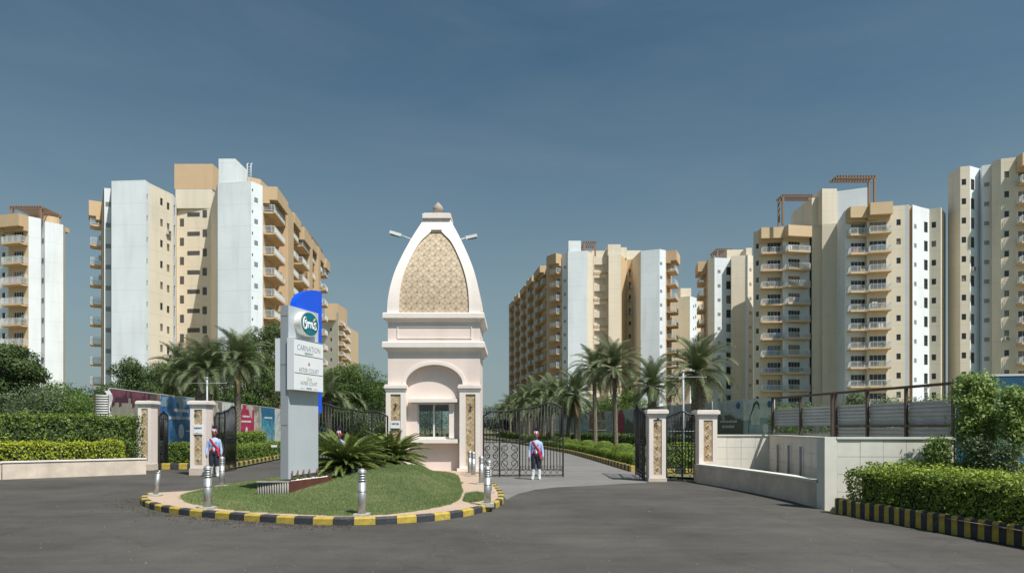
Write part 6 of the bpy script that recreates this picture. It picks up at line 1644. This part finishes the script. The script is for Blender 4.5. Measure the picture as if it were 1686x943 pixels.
def blob_points(cs, n, rz=None, shell=.30):
    """points spread near the surface of ellipsoids (cx,cy,cz,rx,ry,rz)"""
    vol = np.array([c[3]*c[5]+c[3]*c[4] for c in cs]); cnt = (n*vol/vol.sum()).astype(int); P_ = []; N_ = []
    for c, m in zip(cs, cnt):
        v = rng.normal(0, 1, (m, 3)); v /= np.linalg.norm(v, axis=1)[:, None]; r_ = 1-shell*rng.random(m)**1.6
        P_.append(v*np.array(c[3:6])*r_[:, None]+np.array(c[:3])); N_.append(v)
    return np.concatenate(P_), np.concatenate(N_)
def tree(name, label, x_, y_, h, w, m_, leaf=.18, n=16000, trunk=.22, low=.25, blobs=26, cat='tree', group=None, seed=0, squash=1.0, gaps=.0, tint=.45, bare=False):
    r_ = random.Random(seed*13+5); root = empty(name, (x_, y_, 0), label, cat, group)
    cs = []
    zc = h*(low+1)/2; hz = h*(1-low)/2
    for i in range(blobs):
        a = r_.uniform(0, 6.283); e = r_.uniform(-1, 1); rr = math.sqrt(max(0, 1-e*e))*r_.uniform(.55, .92)
        s = w*r_.uniform(.16, .30)
        cs.append((math.cos(a)*rr*w/2*1.0, math.sin(a)*rr*w/2, zc+e*(hz-s*.6), s, s, s*r_.uniform(.55, .85)*squash))
    P_, N_ = blob_points(cs, n)
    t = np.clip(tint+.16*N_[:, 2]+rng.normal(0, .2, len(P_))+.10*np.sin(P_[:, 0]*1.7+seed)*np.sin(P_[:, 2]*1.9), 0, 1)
    P_ += rng.normal(0, leaf*.5, P_.shape)
    P_[:, 2] = np.maximum(P_[:, 2], .1)
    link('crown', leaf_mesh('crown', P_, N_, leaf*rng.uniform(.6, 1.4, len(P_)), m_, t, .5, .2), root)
    b_ = MB(); lean = (r_.uniform(-.3, .3), r_.uniform(-.3, .3)); zt0 = h*(low+.25)
    b_.tube([(0, 0, -.05), (lean[0]*.3, lean[1]*.3, zt0*.4), (lean[0], lean[1], zt0)], [trunk, trunk*.8, trunk*.6], 8)
    for c in cs[::2]:
        b_.tube([(lean[0]*.6, lean[1]*.6, zt0*.75), ((lean[0]+c[0])*.5, (lean[1]+c[1])*.5, (zt0+c[2])*.5), c[:3]], [trunk*.45, trunk*.28, trunk*.08], 5)
    b_.build('trunk', M_bark, root)
    return root
def T(px, Y, top, wpx, label, m_=L_tree, **k):
    h = Z(top, Y); w = wpx/F*Y
    return tree(k.pop('name', 'tree'), label, X(px, Y), Y, h, w, m_, **k)
T(14, 44, 556, 92, 'large dark tree at the left picture edge before the far left tower', n=26000, leaf=.17, low=.12, seed=1, blobs=40, squash=.8)
T(-40, 46, 585, 120, 'tree just outside the left picture edge reaching in', n=12000, leaf=.18, low=.1, seed=2, blobs=26)
T(50, 38, 634, 110, 'feathery bush left of centre behind the dark hedge at the left edge', L_tree3, name='bush', cat='bush', n=20000, leaf=.10, low=.05, seed=3, trunk=.08, blobs=36, group='bushes behind the left hedges')
T(112, 39, 646, 100, 'feathery green bush below the shaded white tower face', L_tree2, name='bush', cat='bush', n=18000, leaf=.10, low=.05, seed=4, trunk=.08, blobs=34, group='bushes behind the left hedges', tint=.3)
T(160, 43, 640, 90, 'green bush behind the corrugated sheet panel', L_tree2, name='bush', cat='bush', n=16000, leaf=.12, low=.05, seed=5, trunk=.08, blobs=30, group='bushes behind the left hedges', tint=.25)
T(108, 36.5, 678, 42, 'small pale flowering bush just above the dark left hedge', L_tree3, name='bush', cat='bush', n=5000, leaf=.10, low=.1, seed=6, trunk=.05, blobs=14, group='bushes behind the left hedges', tint=.8)
T(85, 52, 630, 120, 'dense green tree mass behind the feathery bushes at the left', L_tree2, n=18000, leaf=.17, low=.05, seed=61, blobs=34, tint=.25)
T(175, 56, 628, 90, 'green tree behind the corrugated sheet panel and plum hoarding', L_tree, n=14000, leaf=.17, low=.05, seed=62, blobs=30)
T(290, 84, 575, 110, 'tall dark tree mass behind the left palms below the beige tower core', L_tree, n=20000, leaf=.2, low=.05, seed=63, blobs=36)
T(360, 90, 560, 110, 'tall green tree mass between the two left palms', L_tree, n=20000, leaf=.2, low=.05, seed=64, blobs=36)
T(222, 58, 588, 70, 'dark small leaved tree left of the palms above the plum hoarding', L_tree, n=17000, leaf=.17, low=.2, seed=7, blobs=34)
T(262, 66, 600, 70, 'dark tree behind the plum hoarding right of the small leaved tree', L_tree, n=13000, leaf=.18, low=.2, seed=8, blobs=26)
T(335, 66, 578, 90, 'green tree behind the two left palms', L_tree2, n=15000, leaf=.2, low=.15, seed=9, tint=.2)
T(412, 72, 548, 84, 'bright green tree behind the palm nearest the sign', L_tree2, n=20000, leaf=.2, low=.1, seed=10, blobs=34, tint=.25)
T(446, 80, 530, 84, 'tallest tree left of the sign reaching the white tower corner', L_tree, n=20000, leaf=.2, low=.1, seed=11, blobs=36)
T(500, 86, 590, 90, 'tree hidden behind the sign pylon', L_tree, n=10000, leaf=.22, low=.1, seed=12)
T(585, 76, 592, 92, 'round green tree between the sign and the gatehouse', L_tree2, n=24000, leaf=.17, low=.3, seed=13, blobs=40, tint=.2)
T(545, 84, 606, 70, 'darker tree beside the blue fin behind the round green tree', L_tree, n=13000, leaf=.2, low=.2, seed=14)
T(628, 90, 628, 60, 'tree touching the left edge of the gatehouse', L_tree, n=12000, leaf=.2, low=.1, seed=15)
T(575, 70, 655, 90, 'low dark growth behind the iron gate left of the gatehouse', L_tree, name='bush', cat='bush', n=11000, leaf=.2, low=.02, seed=16, trunk=.1)
T(1030, 88, 640, 70, 'bright green tree behind the right avenue palms', L_tree2, n=13000, leaf=.2, low=.1, seed=17, tint=.35)
T(985, 100, 655, 70, 'dark tree behind the second banner pole', L_tree, n=11000, leaf=.22, low=.1, seed=18)
T(1100, 66, 668, 40, 'thin green tree right of the open gate leaf', L_tree, n=6000, leaf=.15, low=.2, seed=19)
for i, (px, Y, tp, wp) in enumerate(((770, 240, 672, 60), (815, 260, 662, 50), (842, 210, 668, 44), (700, 230, 660, 80), (878, 180, 662, 50), (925, 150, 660, 50))):
    T(px, Y, tp, wp, ['far dark tree just right of the gatehouse base', 'far dark tree at the end of the avenue', 'far tree left of the orange tower foot', 'far tree hidden behind the gatehouse', 'far tree before the orange tower foot', 'far tree before the white face of the centre tower'][i], L_far, n=5000, leaf=.5, low=.02, seed=30+i, group='far trees at the end of the avenue')
for i, (px, Y, tp, wp) in enumerate(((1310, 34, 655, 70), (1345, 36, 660, 60), (1410, 31, 646, 60), (1460, 32, 650, 70), (1520, 27, 640, 80), (1552, 25, 650, 60), (1290, 40, 663, 50))):
    T(px, Y, tp, wp, ['loose reed like bush above the first corrugated sheet', 'loose bush behind the second corrugated sheet', 'pale feathery bush behind the double fence post', 'pale feathery bush behind the middle fence bay', 'green bush behind the last fence bay', 'green bush at the right end of the fence', 'small bush behind the first fence post'][i], L_tree3 if i < 4 else L_tree2, name='bush', cat='bush', n=7000, leaf=.08, low=.1, seed=50+i, trunk=.04, group='bushes behind the corrugated fence', tint=.6 if i < 4 else .3, blobs=22)

# climbing shrubs at the blue hoarding
def shrub(px, Y, top, bot, wpx, label, stems=5, n=9000, leaf=.075, seed=0, m_=L_tree2, tint=.35, lowfrac=.35):
    r_ = random.Random(seed); z1 = Z(top, Y); z0 = .3; w = wpx/F*Y; root = empty('shrub', (X(px, Y), Y, z0), label, 'shrub', 'climbing shrubs by the blue hoarding'); H_ = z1-z0
    cs = []
    for i in range(70):
        f = lowfrac+(.95-lowfrac)*r_.random()**.75; s = w*r_.uniform(.09, .17); lim = (w/2-s)*(1 if f > .5 else .8)*(1 if f < .85 else .7)
        cs.append((r_.uniform(-1, 1)*lim, r_.uniform(-.22, .22), f*H_, s, s, s*.9))
    for i in range(5): s = w*.10; cs.append((r_.uniform(-.3, .3)*w, 0, r_.uniform(.1, .3)*H_, s, s, s*1.3))
    P_, N_ = blob_points(cs, int(n*.55), shell=.6)
    m_2 = int(n*.45); f_ = lowfrac*.7+(1-lowfrac*.7)*rng.random(m_2)**.8; an = rng.uniform(0, 6.283, m_2); rr_ = np.sqrt(rng.random(m_2))*(w/2)*(.55+.45*np.sin(np.clip((f_-lowfrac*.5)*2.6, 0, 3.0)))*(1+.25*np.sin(f_*17+an*2))
    P2_ = np.stack([np.cos(an)*rr_, np.sin(an)*rr_*.45, f_*H_], 1); P_ = np.concatenate([P_, P2_]); N_ = np.concatenate([N_, np.stack([np.cos(an)*.6, np.sin(an)*.6-.3, np.full(m_2, .5)], 1)])
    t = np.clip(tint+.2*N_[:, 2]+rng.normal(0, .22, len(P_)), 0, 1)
    link('foliage', leaf_mesh('foliage', P_+rng.normal(0, .06, P_.shape), N_, leaf*rng.uniform(.6, 1.3, len(P_)), m_, t, .5), root)['kind'] = 'stuff'
    for i in range(stems):
        b_ = MB(); xx = r_.uniform(-.15, .15)*w; b_.tube([(xx*.5, 0, -.02), (xx, r_.uniform(-.05, .05), H_*.35), (xx*1.8+r_.uniform(-.1, .1), 0, H_*.7)], [.022, .018, .008], 5); b_.build('stem', M_bark, root)
shrub(1608, 14.9, 620, 775, 66, 'tall leafy shrub at the left end of the blue hoarding', n=13000, leaf=.085, seed=1, lowfrac=.46, tint=.5, m_=L_shrub)
shrub(1672, 14.2, 640, 780, 46, 'leafy shrub against the blue hoarding at the picture edge', n=5500, leaf=.085, seed=2, lowfrac=.60, tint=.5, m_=L_shrub)
shrub(1612, 14.4, 722, 775, 40, 'small airy shrub before the tall leafy shrub', n=2600, seed=3, m_=L_tree3, tint=.4)
shrub(1655, 13.8, 728, 785, 26, 'slender young shrub before the blue hoarding', n=1500, seed=4, m_=L_tree3, stems=3)
shrub(1545, 15.0, 724, 765, 34, 'round dark bush at the right end of the tall pale wall', n=6000, seed=5, lowfrac=.15, m_=L_shrub, tint=.25)

# topiary mounds along the right avenue
def mound_mesh(w, h, n=5200, leaf=.055):
    v = rng.normal(0, 1, (n, 3)); v[:, 2] = abs(v[:, 2]); 
    p = 2.7; q = (abs(v)**p).sum(1)**(1/p); v = v/q[:, None]
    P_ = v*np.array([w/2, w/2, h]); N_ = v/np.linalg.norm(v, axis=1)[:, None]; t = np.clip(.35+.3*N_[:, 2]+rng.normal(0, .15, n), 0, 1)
    P_ += rng.normal(0, .015, P_.shape)
    return leaf_mesh('foliage', P_, N_, leaf*rng.uniform(.7, 1.2, n), L_mound, t, .6)
MO = [mound_mesh(1.5, .92) for _ in range(3)]
cm = MB(); cm.lathe([(.64, 0), (.64, .45), (.54, .68), (.3, .80), (.05, .84)], 12); MC = cm.mesh('branches', M_core)
ORD = 'first second third fourth fifth sixth seventh eighth ninth tenth eleventh twelfth thirteenth fourteenth fifteenth sixteenth seventeenth eighteenth nineteenth twentieth twenty-first twenty-second'.split()
mp_ = [(1068, 35.5), (1027, 40), (995, 47), (967, 54.5), (946, 62.5), (930, 71), (915, 80), (902, 88), (889, 96), (876, 103), (863, 111), (852, 119), (842, 127), (834, 134), (826, 142)]
hedge_poly('hedge', 'low clipped hedge joining the topiary mounds along the right kerb', [(6.0, 34), (5.75, 42), (5.3, 52), (4.2, 62), (2.6, 78), (3.5, 78), (5.1, 62), (6.2, 52), (6.75, 42), (7.0, 34)], .06, .56, L_mound, .075, 1.5, .05, 21, .25)
for i, (px, Y) in enumerate(mp_):
    root = empty('topiary', (X(px, Y), Y, .06), ('round clipped topiary mound on the right verge, ' + ['nearest, behind the open gate leaf', 'second from the gate', 'third from the gate', 'fourth from the gate', 'fifth from the gate'][i]) if i < 5 else 'round clipped topiary mound along the right kerb, %s counting away from the gate' % ORD[i], 'topiary', 'topiary mounds along the right kerb')
    if i >= 5: root['group'] = 'far topiary mounds along the right kerb'
    s_ = 1.0 if i < 12 else 1.25; root.scale = (s_, s_, s_*rnd.uniform(.92, 1.05)); root.rotation_euler = (0, 0, rnd.uniform(0, 6))
    link('foliage', MO[i % 3], root)['kind'] = 'stuff'; link('branches', MC, root)
for i, (px, Y) in enumerate(((1120, 31), (1165, 33))):
    root = empty('topiary', (X(px, Y), Y, .06), ['large topiary mound seen through the closed side gate', 'topiary mound behind the rightmost pillar'][i], 'topiary', 'topiary mounds along the right kerb'); root.scale = (1.5, 1.5, 1.3)
    link('foliage', MO[i], root)['kind'] = 'stuff'; link('branches', MC, root)
hedge_poly('hedge', 'low clipped hedge below the mounds seen through the side gate', [(6.3, 28.5), (9.5, 28.5), (9.6, 30), (6.4, 30)], .1, .62, L_hedge, .08, 1.5, .05, 15, .5)
kerb('kerb', 'short striped kerb seen through the closed side gate', [(5.5, 27.9), (9.8, 27.9)], .4, .18, .26)

# ------------------------------------------------------------------ palms and cycads: every frond is a piece of its own
def frond_mesh(name, L, e0, bend, nl, ll, lw_, m_, vee=.35, twist=.0, seed=0):
    r_ = random.Random(seed); V = []; Fc = []; tn = []
    N = 14; pts_ = []; x_ = z_ = 0; e = e0
    for i in range(N+1):
        pts_.append(Vector((x_, 0, z_))); x_ += math.cos(e)*L/N; z_ += math.sin(e)*L/N; e -= bend/N*(0.5+1.0*i/N)
    def at(t):
        f = t*N; i = min(N-1, int(f)); return pts_[i].lerp(pts_[i+1], f-i), (pts_[i+1]-pts_[i]).normalized()
    def quad(vs, t_): k = len(V); V.extend(vs); Fc.append(tuple(range(k, k+len(vs)))); tn.append(t_)
    # midrib
    for i in range(N):
        w0, w1 = .035*(1-i/N)+.006, .035*(1-(i+1)/N)+.006; w0 *= L/2.6; w1 *= L/2.6
        a, b_ = pts_[i], pts_[i+1]; quad([a+Vector((0, -w0, 0)), b_+Vector((0, -w1, 0)), b_+Vector((0, w1, 0)), a+Vector((0, w0, 0))], .85)
        quad([a+Vector((0, 0, w0*.8)), b_+Vector((0, 0, w1*.8)), b_-Vector((0, 0, w1*.8)), a-Vector((0, 0, w0*.8))], .8)
    for i in range(nl):
        t = .10+.90*i/(nl-1); p, d = at(min(t, .999)); up = Vector((-d.z, 0, d.x))
        l_ = ll*math.sin(math.pi*min(1, .16+t*.80))**.7*(1 if t > .15 else .6)*r_.uniform(.85, 1.1)
        for s in (-1, 1):
            f = .55+.5*t; v = (d*f+Vector((0, s, 0))*(1-.35*t)+up*(vee+r_.uniform(-.15, .15))); v.normalize()
            side = d*lw_; tip = p+v*l_-Vector((0, 0, l_*.12)); mid = p+v*l_*.5+up*.01
            quad([p-side*.5, mid-side*.6, tip, mid+side*.6, p+side*.5], min(1, max(0, r_.gauss(.45, .2))))
    me = bpy.data.meshes.new(name); me.from_pydata([tuple(v) for v in V], [], Fc); me.materials.append(m_)
    at_ = me.attributes.new('tint', 'FLOAT', 'FACE'); at_.data.foreach_set('value', np.array(tn, np.float32)); me.update(); return me
PF = [[frond_mesh('frond', 2.6, R(e_), R(b_), 50, .60, .026, L_palm, seed=i*3+k) for k in range(2)] for i, (e_, b_) in enumerate(((80, 62), (60, 88), (38, 100), (12, 92), (-18, 66)))]
PD = [frond_mesh('frond', 2.3, R(-48), R(38), 34, .38, .045, L_palmdry, seed=90+k) for k in range(2)]
def palm_trunk(h, r, seed, bushy=True):
    b_ = MB(); r_ = random.Random(seed); n = 14; rows = int(h/.14); vs = []; fs = []
    for i in range(rows+1):
        z_ = h*i/rows; rr = r*(1.12-.2*z_/h)*(1.25 if i == 0 else 1)
        if bushy and z_ > h-.9: rr *= 1+.55*(1-(h-z_)/.9)
        for j in range(n):
            a = 2*math.pi*(j+.5*(i % 2))/n; q = rr*(1+.22*((i+j) % 2)+r_.uniform(-.04, .04)); vs.append((q*math.cos(a), q*math.sin(a), z_))
    for i in range(rows):
        for j in range(n): fs.append((i*n+j, i*n+(j+1) % n, (i+1)*n+(j+1) % n, (i+1)*n+j))
    b_.add(vs, fs); b_.tube([(0, 0, h-.05), (0, 0, h+.35)], [r*1.2, r*.3], 10)
    for k in range(26):      # cut leaf bases
        a = k*2.4; z_ = h-.75+.03*k; b_.tube([(r*.9*math.cos(a), r*.9*math.sin(a), z_), (r*1.9*math.cos(a), r*1.9*math.sin(a), z_+.28)], [.05, .02], 4)
    return b_.mesh('trunk', M_palmbark)
def joined_crown(seed, sc=1.0):
    r_ = random.Random(seed); Vs = []; Fs = []; ts = []; k0 = 0
    for i in range(44):
        lvl = r_.choice([0, 1, 1, 2, 2, 3, 3, 4]); me_ = PF[lvl][r_.randint(0, 1)]; nv = len(me_.vertices); co = np.empty(nv*3, np.float32); me_.vertices.foreach_get('co', co)
        a = r_.uniform(0, 6.283); c, s = math.cos(a), math.sin(a); co = co.reshape(-1, 3)*sc*r_.uniform(.85, 1.1); Vs.append(np.stack([co[:, 0]*c-co[:, 1]*s, co[:, 0]*s+co[:, 1]*c, co[:, 2]], 1))
        Fs += [tuple(v+k0 for v in p.vertices) for p in me_.polygons]; k0 += nv
        t = np.empty(len(me_.polygons), np.float32); me_.attributes['tint'].data.foreach_get('value', t); ts.append(t)
    me = bpy.data.meshes.new('crown'); me.from_pydata(np.concatenate(Vs).tolist(), [], Fs); me.materials.append(L_palm)
    at_ = me.attributes.new('tint', 'FLOAT', 'FACE'); at_.data.foreach_set('value', np.concatenate(ts)); me.update(); return me
JC = [joined_crown(1), joined_crown(2)]
TR = {}
def palm(px, Y, py_c, rpx, label, tw=.22, detail=True, droop=True, seed=0, group='date palms along the avenue'):
    zc = Z(py_c, Y); sc = (rpx/F*Y)/2.35; x_ = X(px, Y); r_ = random.Random(seed*7+1); root = empty('palm_tree', (x_, Y, 0), label, 'palm', group, r_.uniform(0, 6)); root.rotation_euler[0] = r_.uniform(-.045, .045); root.rotation_euler[1] = r_.uniform(-.045, .045)
    if not detail: sc *= r_.uniform(.85, 1.12); zc += r_.uniform(-.5, .5)
    h = zc-.25*sc; key = (round(h), round(tw, 2))
    if detail or key not in TR: TR[key] = palm_trunk(h, tw, seed)
    o = link('trunk', TR[key], root); o.scale = (1, 1, 1)
    if not detail:
        c = link('crown', JC[seed % 2], root); c.location = (0, 0, h+.15); c.scale = (sc,)*3; return
    n = 62; ga = 2.39996
    for i in range(n):
        f = i/n; lvl = min(4, int(f*5)) ; me_ = PF[lvl][i % 2]
        o = link('frond', me_, root); o.location = (0, 0, h+.30*sc*(1-f)); o.rotation_euler = (r_.uniform(-.25, .25), r_.uniform(-.10, .14), i*ga+r_.uniform(-.2, .2)); s_ = sc*r_.uniform(.85, 1.12)*(.9 if lvl == 4 else 1); o.scale = (s_,)*3
    if droop:
        for i in range(9):
            o = link('frond', PD[i % 2], root); o.location = (0, 0, h-.1); o.rotation_euler = (r_.uniform(-.2, .2), r_.uniform(-.1, .35), i*.72+r_.uniform(-.2, .2)); s_ = sc*r_.uniform(.7, .95); o.scale = (s_,)*3; o['label'] = 'dry brown frond'
palm(390, 45, 592, 54, 'date palm with a pale trunk beside the pink hoarding left of the sign', .18, seed=1)
palm(330, 44, 606, 56, 'date palm with a thick brown trunk behind the RESIDENTS pillar', .42, seed=2)
palm(297, 50, 610, 48, 'slim date palm left of the thick trunked one above the blue hoarding', .17, seed=3)
palm(1152, 46, 610, 64, 'big date palm with a thick trunk behind the right pillars', .40, seed=4, droop=False)
palm(1073, 56, 634, 50, 'short date palm above the pillar left of the side gate', .32, seed=5, droop=False)
palm(1014, 62, 604, 50, 'tall date palm with a speckled trunk left of the open gate leaf', .17, seed=6)
palm(980, 70, 606, 42, 'tall date palm just left of the speckled trunk one', .18, seed=7)
palm(951, 80, 648, 46, 'date palm behind the second banner pole on its left', .30, seed=8)
fp = [(909, 92, 650, 44), (925, 86, 655, 40), (888, 104, 656, 38), (870, 116, 660, 34), (854, 130, 666, 30), (840, 145, 672, 28), (895, 98, 668, 36), (860, 122, 672, 32), (935, 84, 668, 38), (828, 160, 680, 24), (846, 138, 682, 26)]
for i, (px, Y, pc, rp) in enumerate(fp):
    palm(px, Y, pc, rp, 'date palm in the dense far right row, %s from the left among the far ones' % ORD[sorted(q[0] for q in fp).index(px)], .24, detail=False, seed=20+i, group='far palms on the right of the avenue')
lp = [(541, 66, 660, 40), (568, 74, 654, 42), (600, 84, 656, 38), (622, 96, 660, 34), (636, 110, 668, 30), (584, 92, 668, 36)]
for i, (px, Y, pc, rp) in enumerate(lp):
    palm(px, Y, pc, rp, 'palm behind the iron gate left of the gatehouse, %s from the sign' % ORD[sorted(q[0] for q in lp).index(px)], .26, detail=False, seed=40+i, group='palms behind the gate left of the gatehouse')
CF = [frond_mesh('frond', 1.45, R(e_), R(b_), 70, .19, .016, L_cycad, vee=.5, seed=200+i) for i, (e_, b_) in enumerate(((58, 44), (45, 50), (33, 50), (20, 44), (8, 34), (-6, 20)))]
def cycad(px, Y, zt, sc, label, n=64, seed=0):
    x_ = X(px, Y); z_ = float(lawn_z([x_], [Y])[0]) if zt is None else zt; r_ = random.Random(seed); root = empty('cycad', (x_, Y, z_), label, 'cycad', 'cycads on the island lawn')
    b_ = MB(); b_.lathe([(.20, -.1), (.22, .1), (.18, .3), (.08, .42)], 12); b_.build('trunk', M_bark, root)
    for i in range(n):
        f = i/n; o = link('frond', CF[min(5, int(f*6))], root); o.location = (0, 0, .34-.06*f); o.rotation_euler = (r_.uniform(-.15, .15), r_.uniform(-.12, .12), i*2.39996); s_ = sc*r_.uniform(.85, 1.1); o.scale = (s_,)*3
cycad(567, 21.0, None, 1.04, 'large cycad just right of the sign pylon', 120, 1)
cycad(648, 23.2, None, .90, 'cycad in front of the left pilaster of the gatehouse', 104, 2)
cycad(612, 22.6, None, .88, 'cycad between and behind the other two cycads', 80, 3)

# ------------------------------------------------------------------ loose dirt and clods along the kerb, dry leaves
def scatter(name, label, cat, pts_fn, n, s0, s1, m_):
    b_ = MB(); r_ = random.Random(77)
    for i in range(n):
        x_, y_, z_ = pts_fn(r_); s_ = r_.uniform(s0, s1)*(1 if r_.random() < .9 else 1.9); a = r_.uniform(0, 3)
        c, d = math.cos(a)*s_, math.sin(a)*s_
        b_.add([(x_-c, y_-d, z_-.004), (x_+d, y_-c, z_-.004), (x_+c, y_+d, z_-.004), (x_-d, y_+c, z_-.004), (x_+c*.1, y_, z_+s_*.7)], [(0, 1, 4), (1, 2, 4), (2, 3, 4), (3, 0, 4)], 0)
    return tag(b_.build(name, m_), label, cat, kind='stuff')
kp = [(p.x, p.y) for p in front if p.x < -3.0 and p.y < 18.5]
def near_kerb(r_):
    p = kp[min(len(kp)-1, int(abs(r_.gauss(0, .45))*len(kp)) % len(kp))]; p = kp[r_.randrange(len(kp))] if r_.random() < .5 else p
    d_ = abs(r_.gauss(0, .30))+.03; k = Vector((p[0]+4.2, p[1]-20.5)).normalized(); return p[0]+k.x*d_+r_.uniform(-.15, .15), p[1]+k.y*d_, .004
scatter('loose_dirt', 'dark crumbled dirt lying on the road along the front left of the striped kerb', 'dirt', near_kerb, 900, .008, .026, mat('dark_clods', (.05, .04, .03), .95, var=.4, scale=10))
scatter('road_grit', 'fine grit and dry leaf bits scattered over the foreground road', 'grit', lambda r_: (lambda y_: (r_.uniform(-.75, .75)*y_, y_, .004))(6+14*r_.random()**1.4), 700, .005, .016, mat('pale_grit', (.16, .13, .09), .95, var=.5, scale=10))
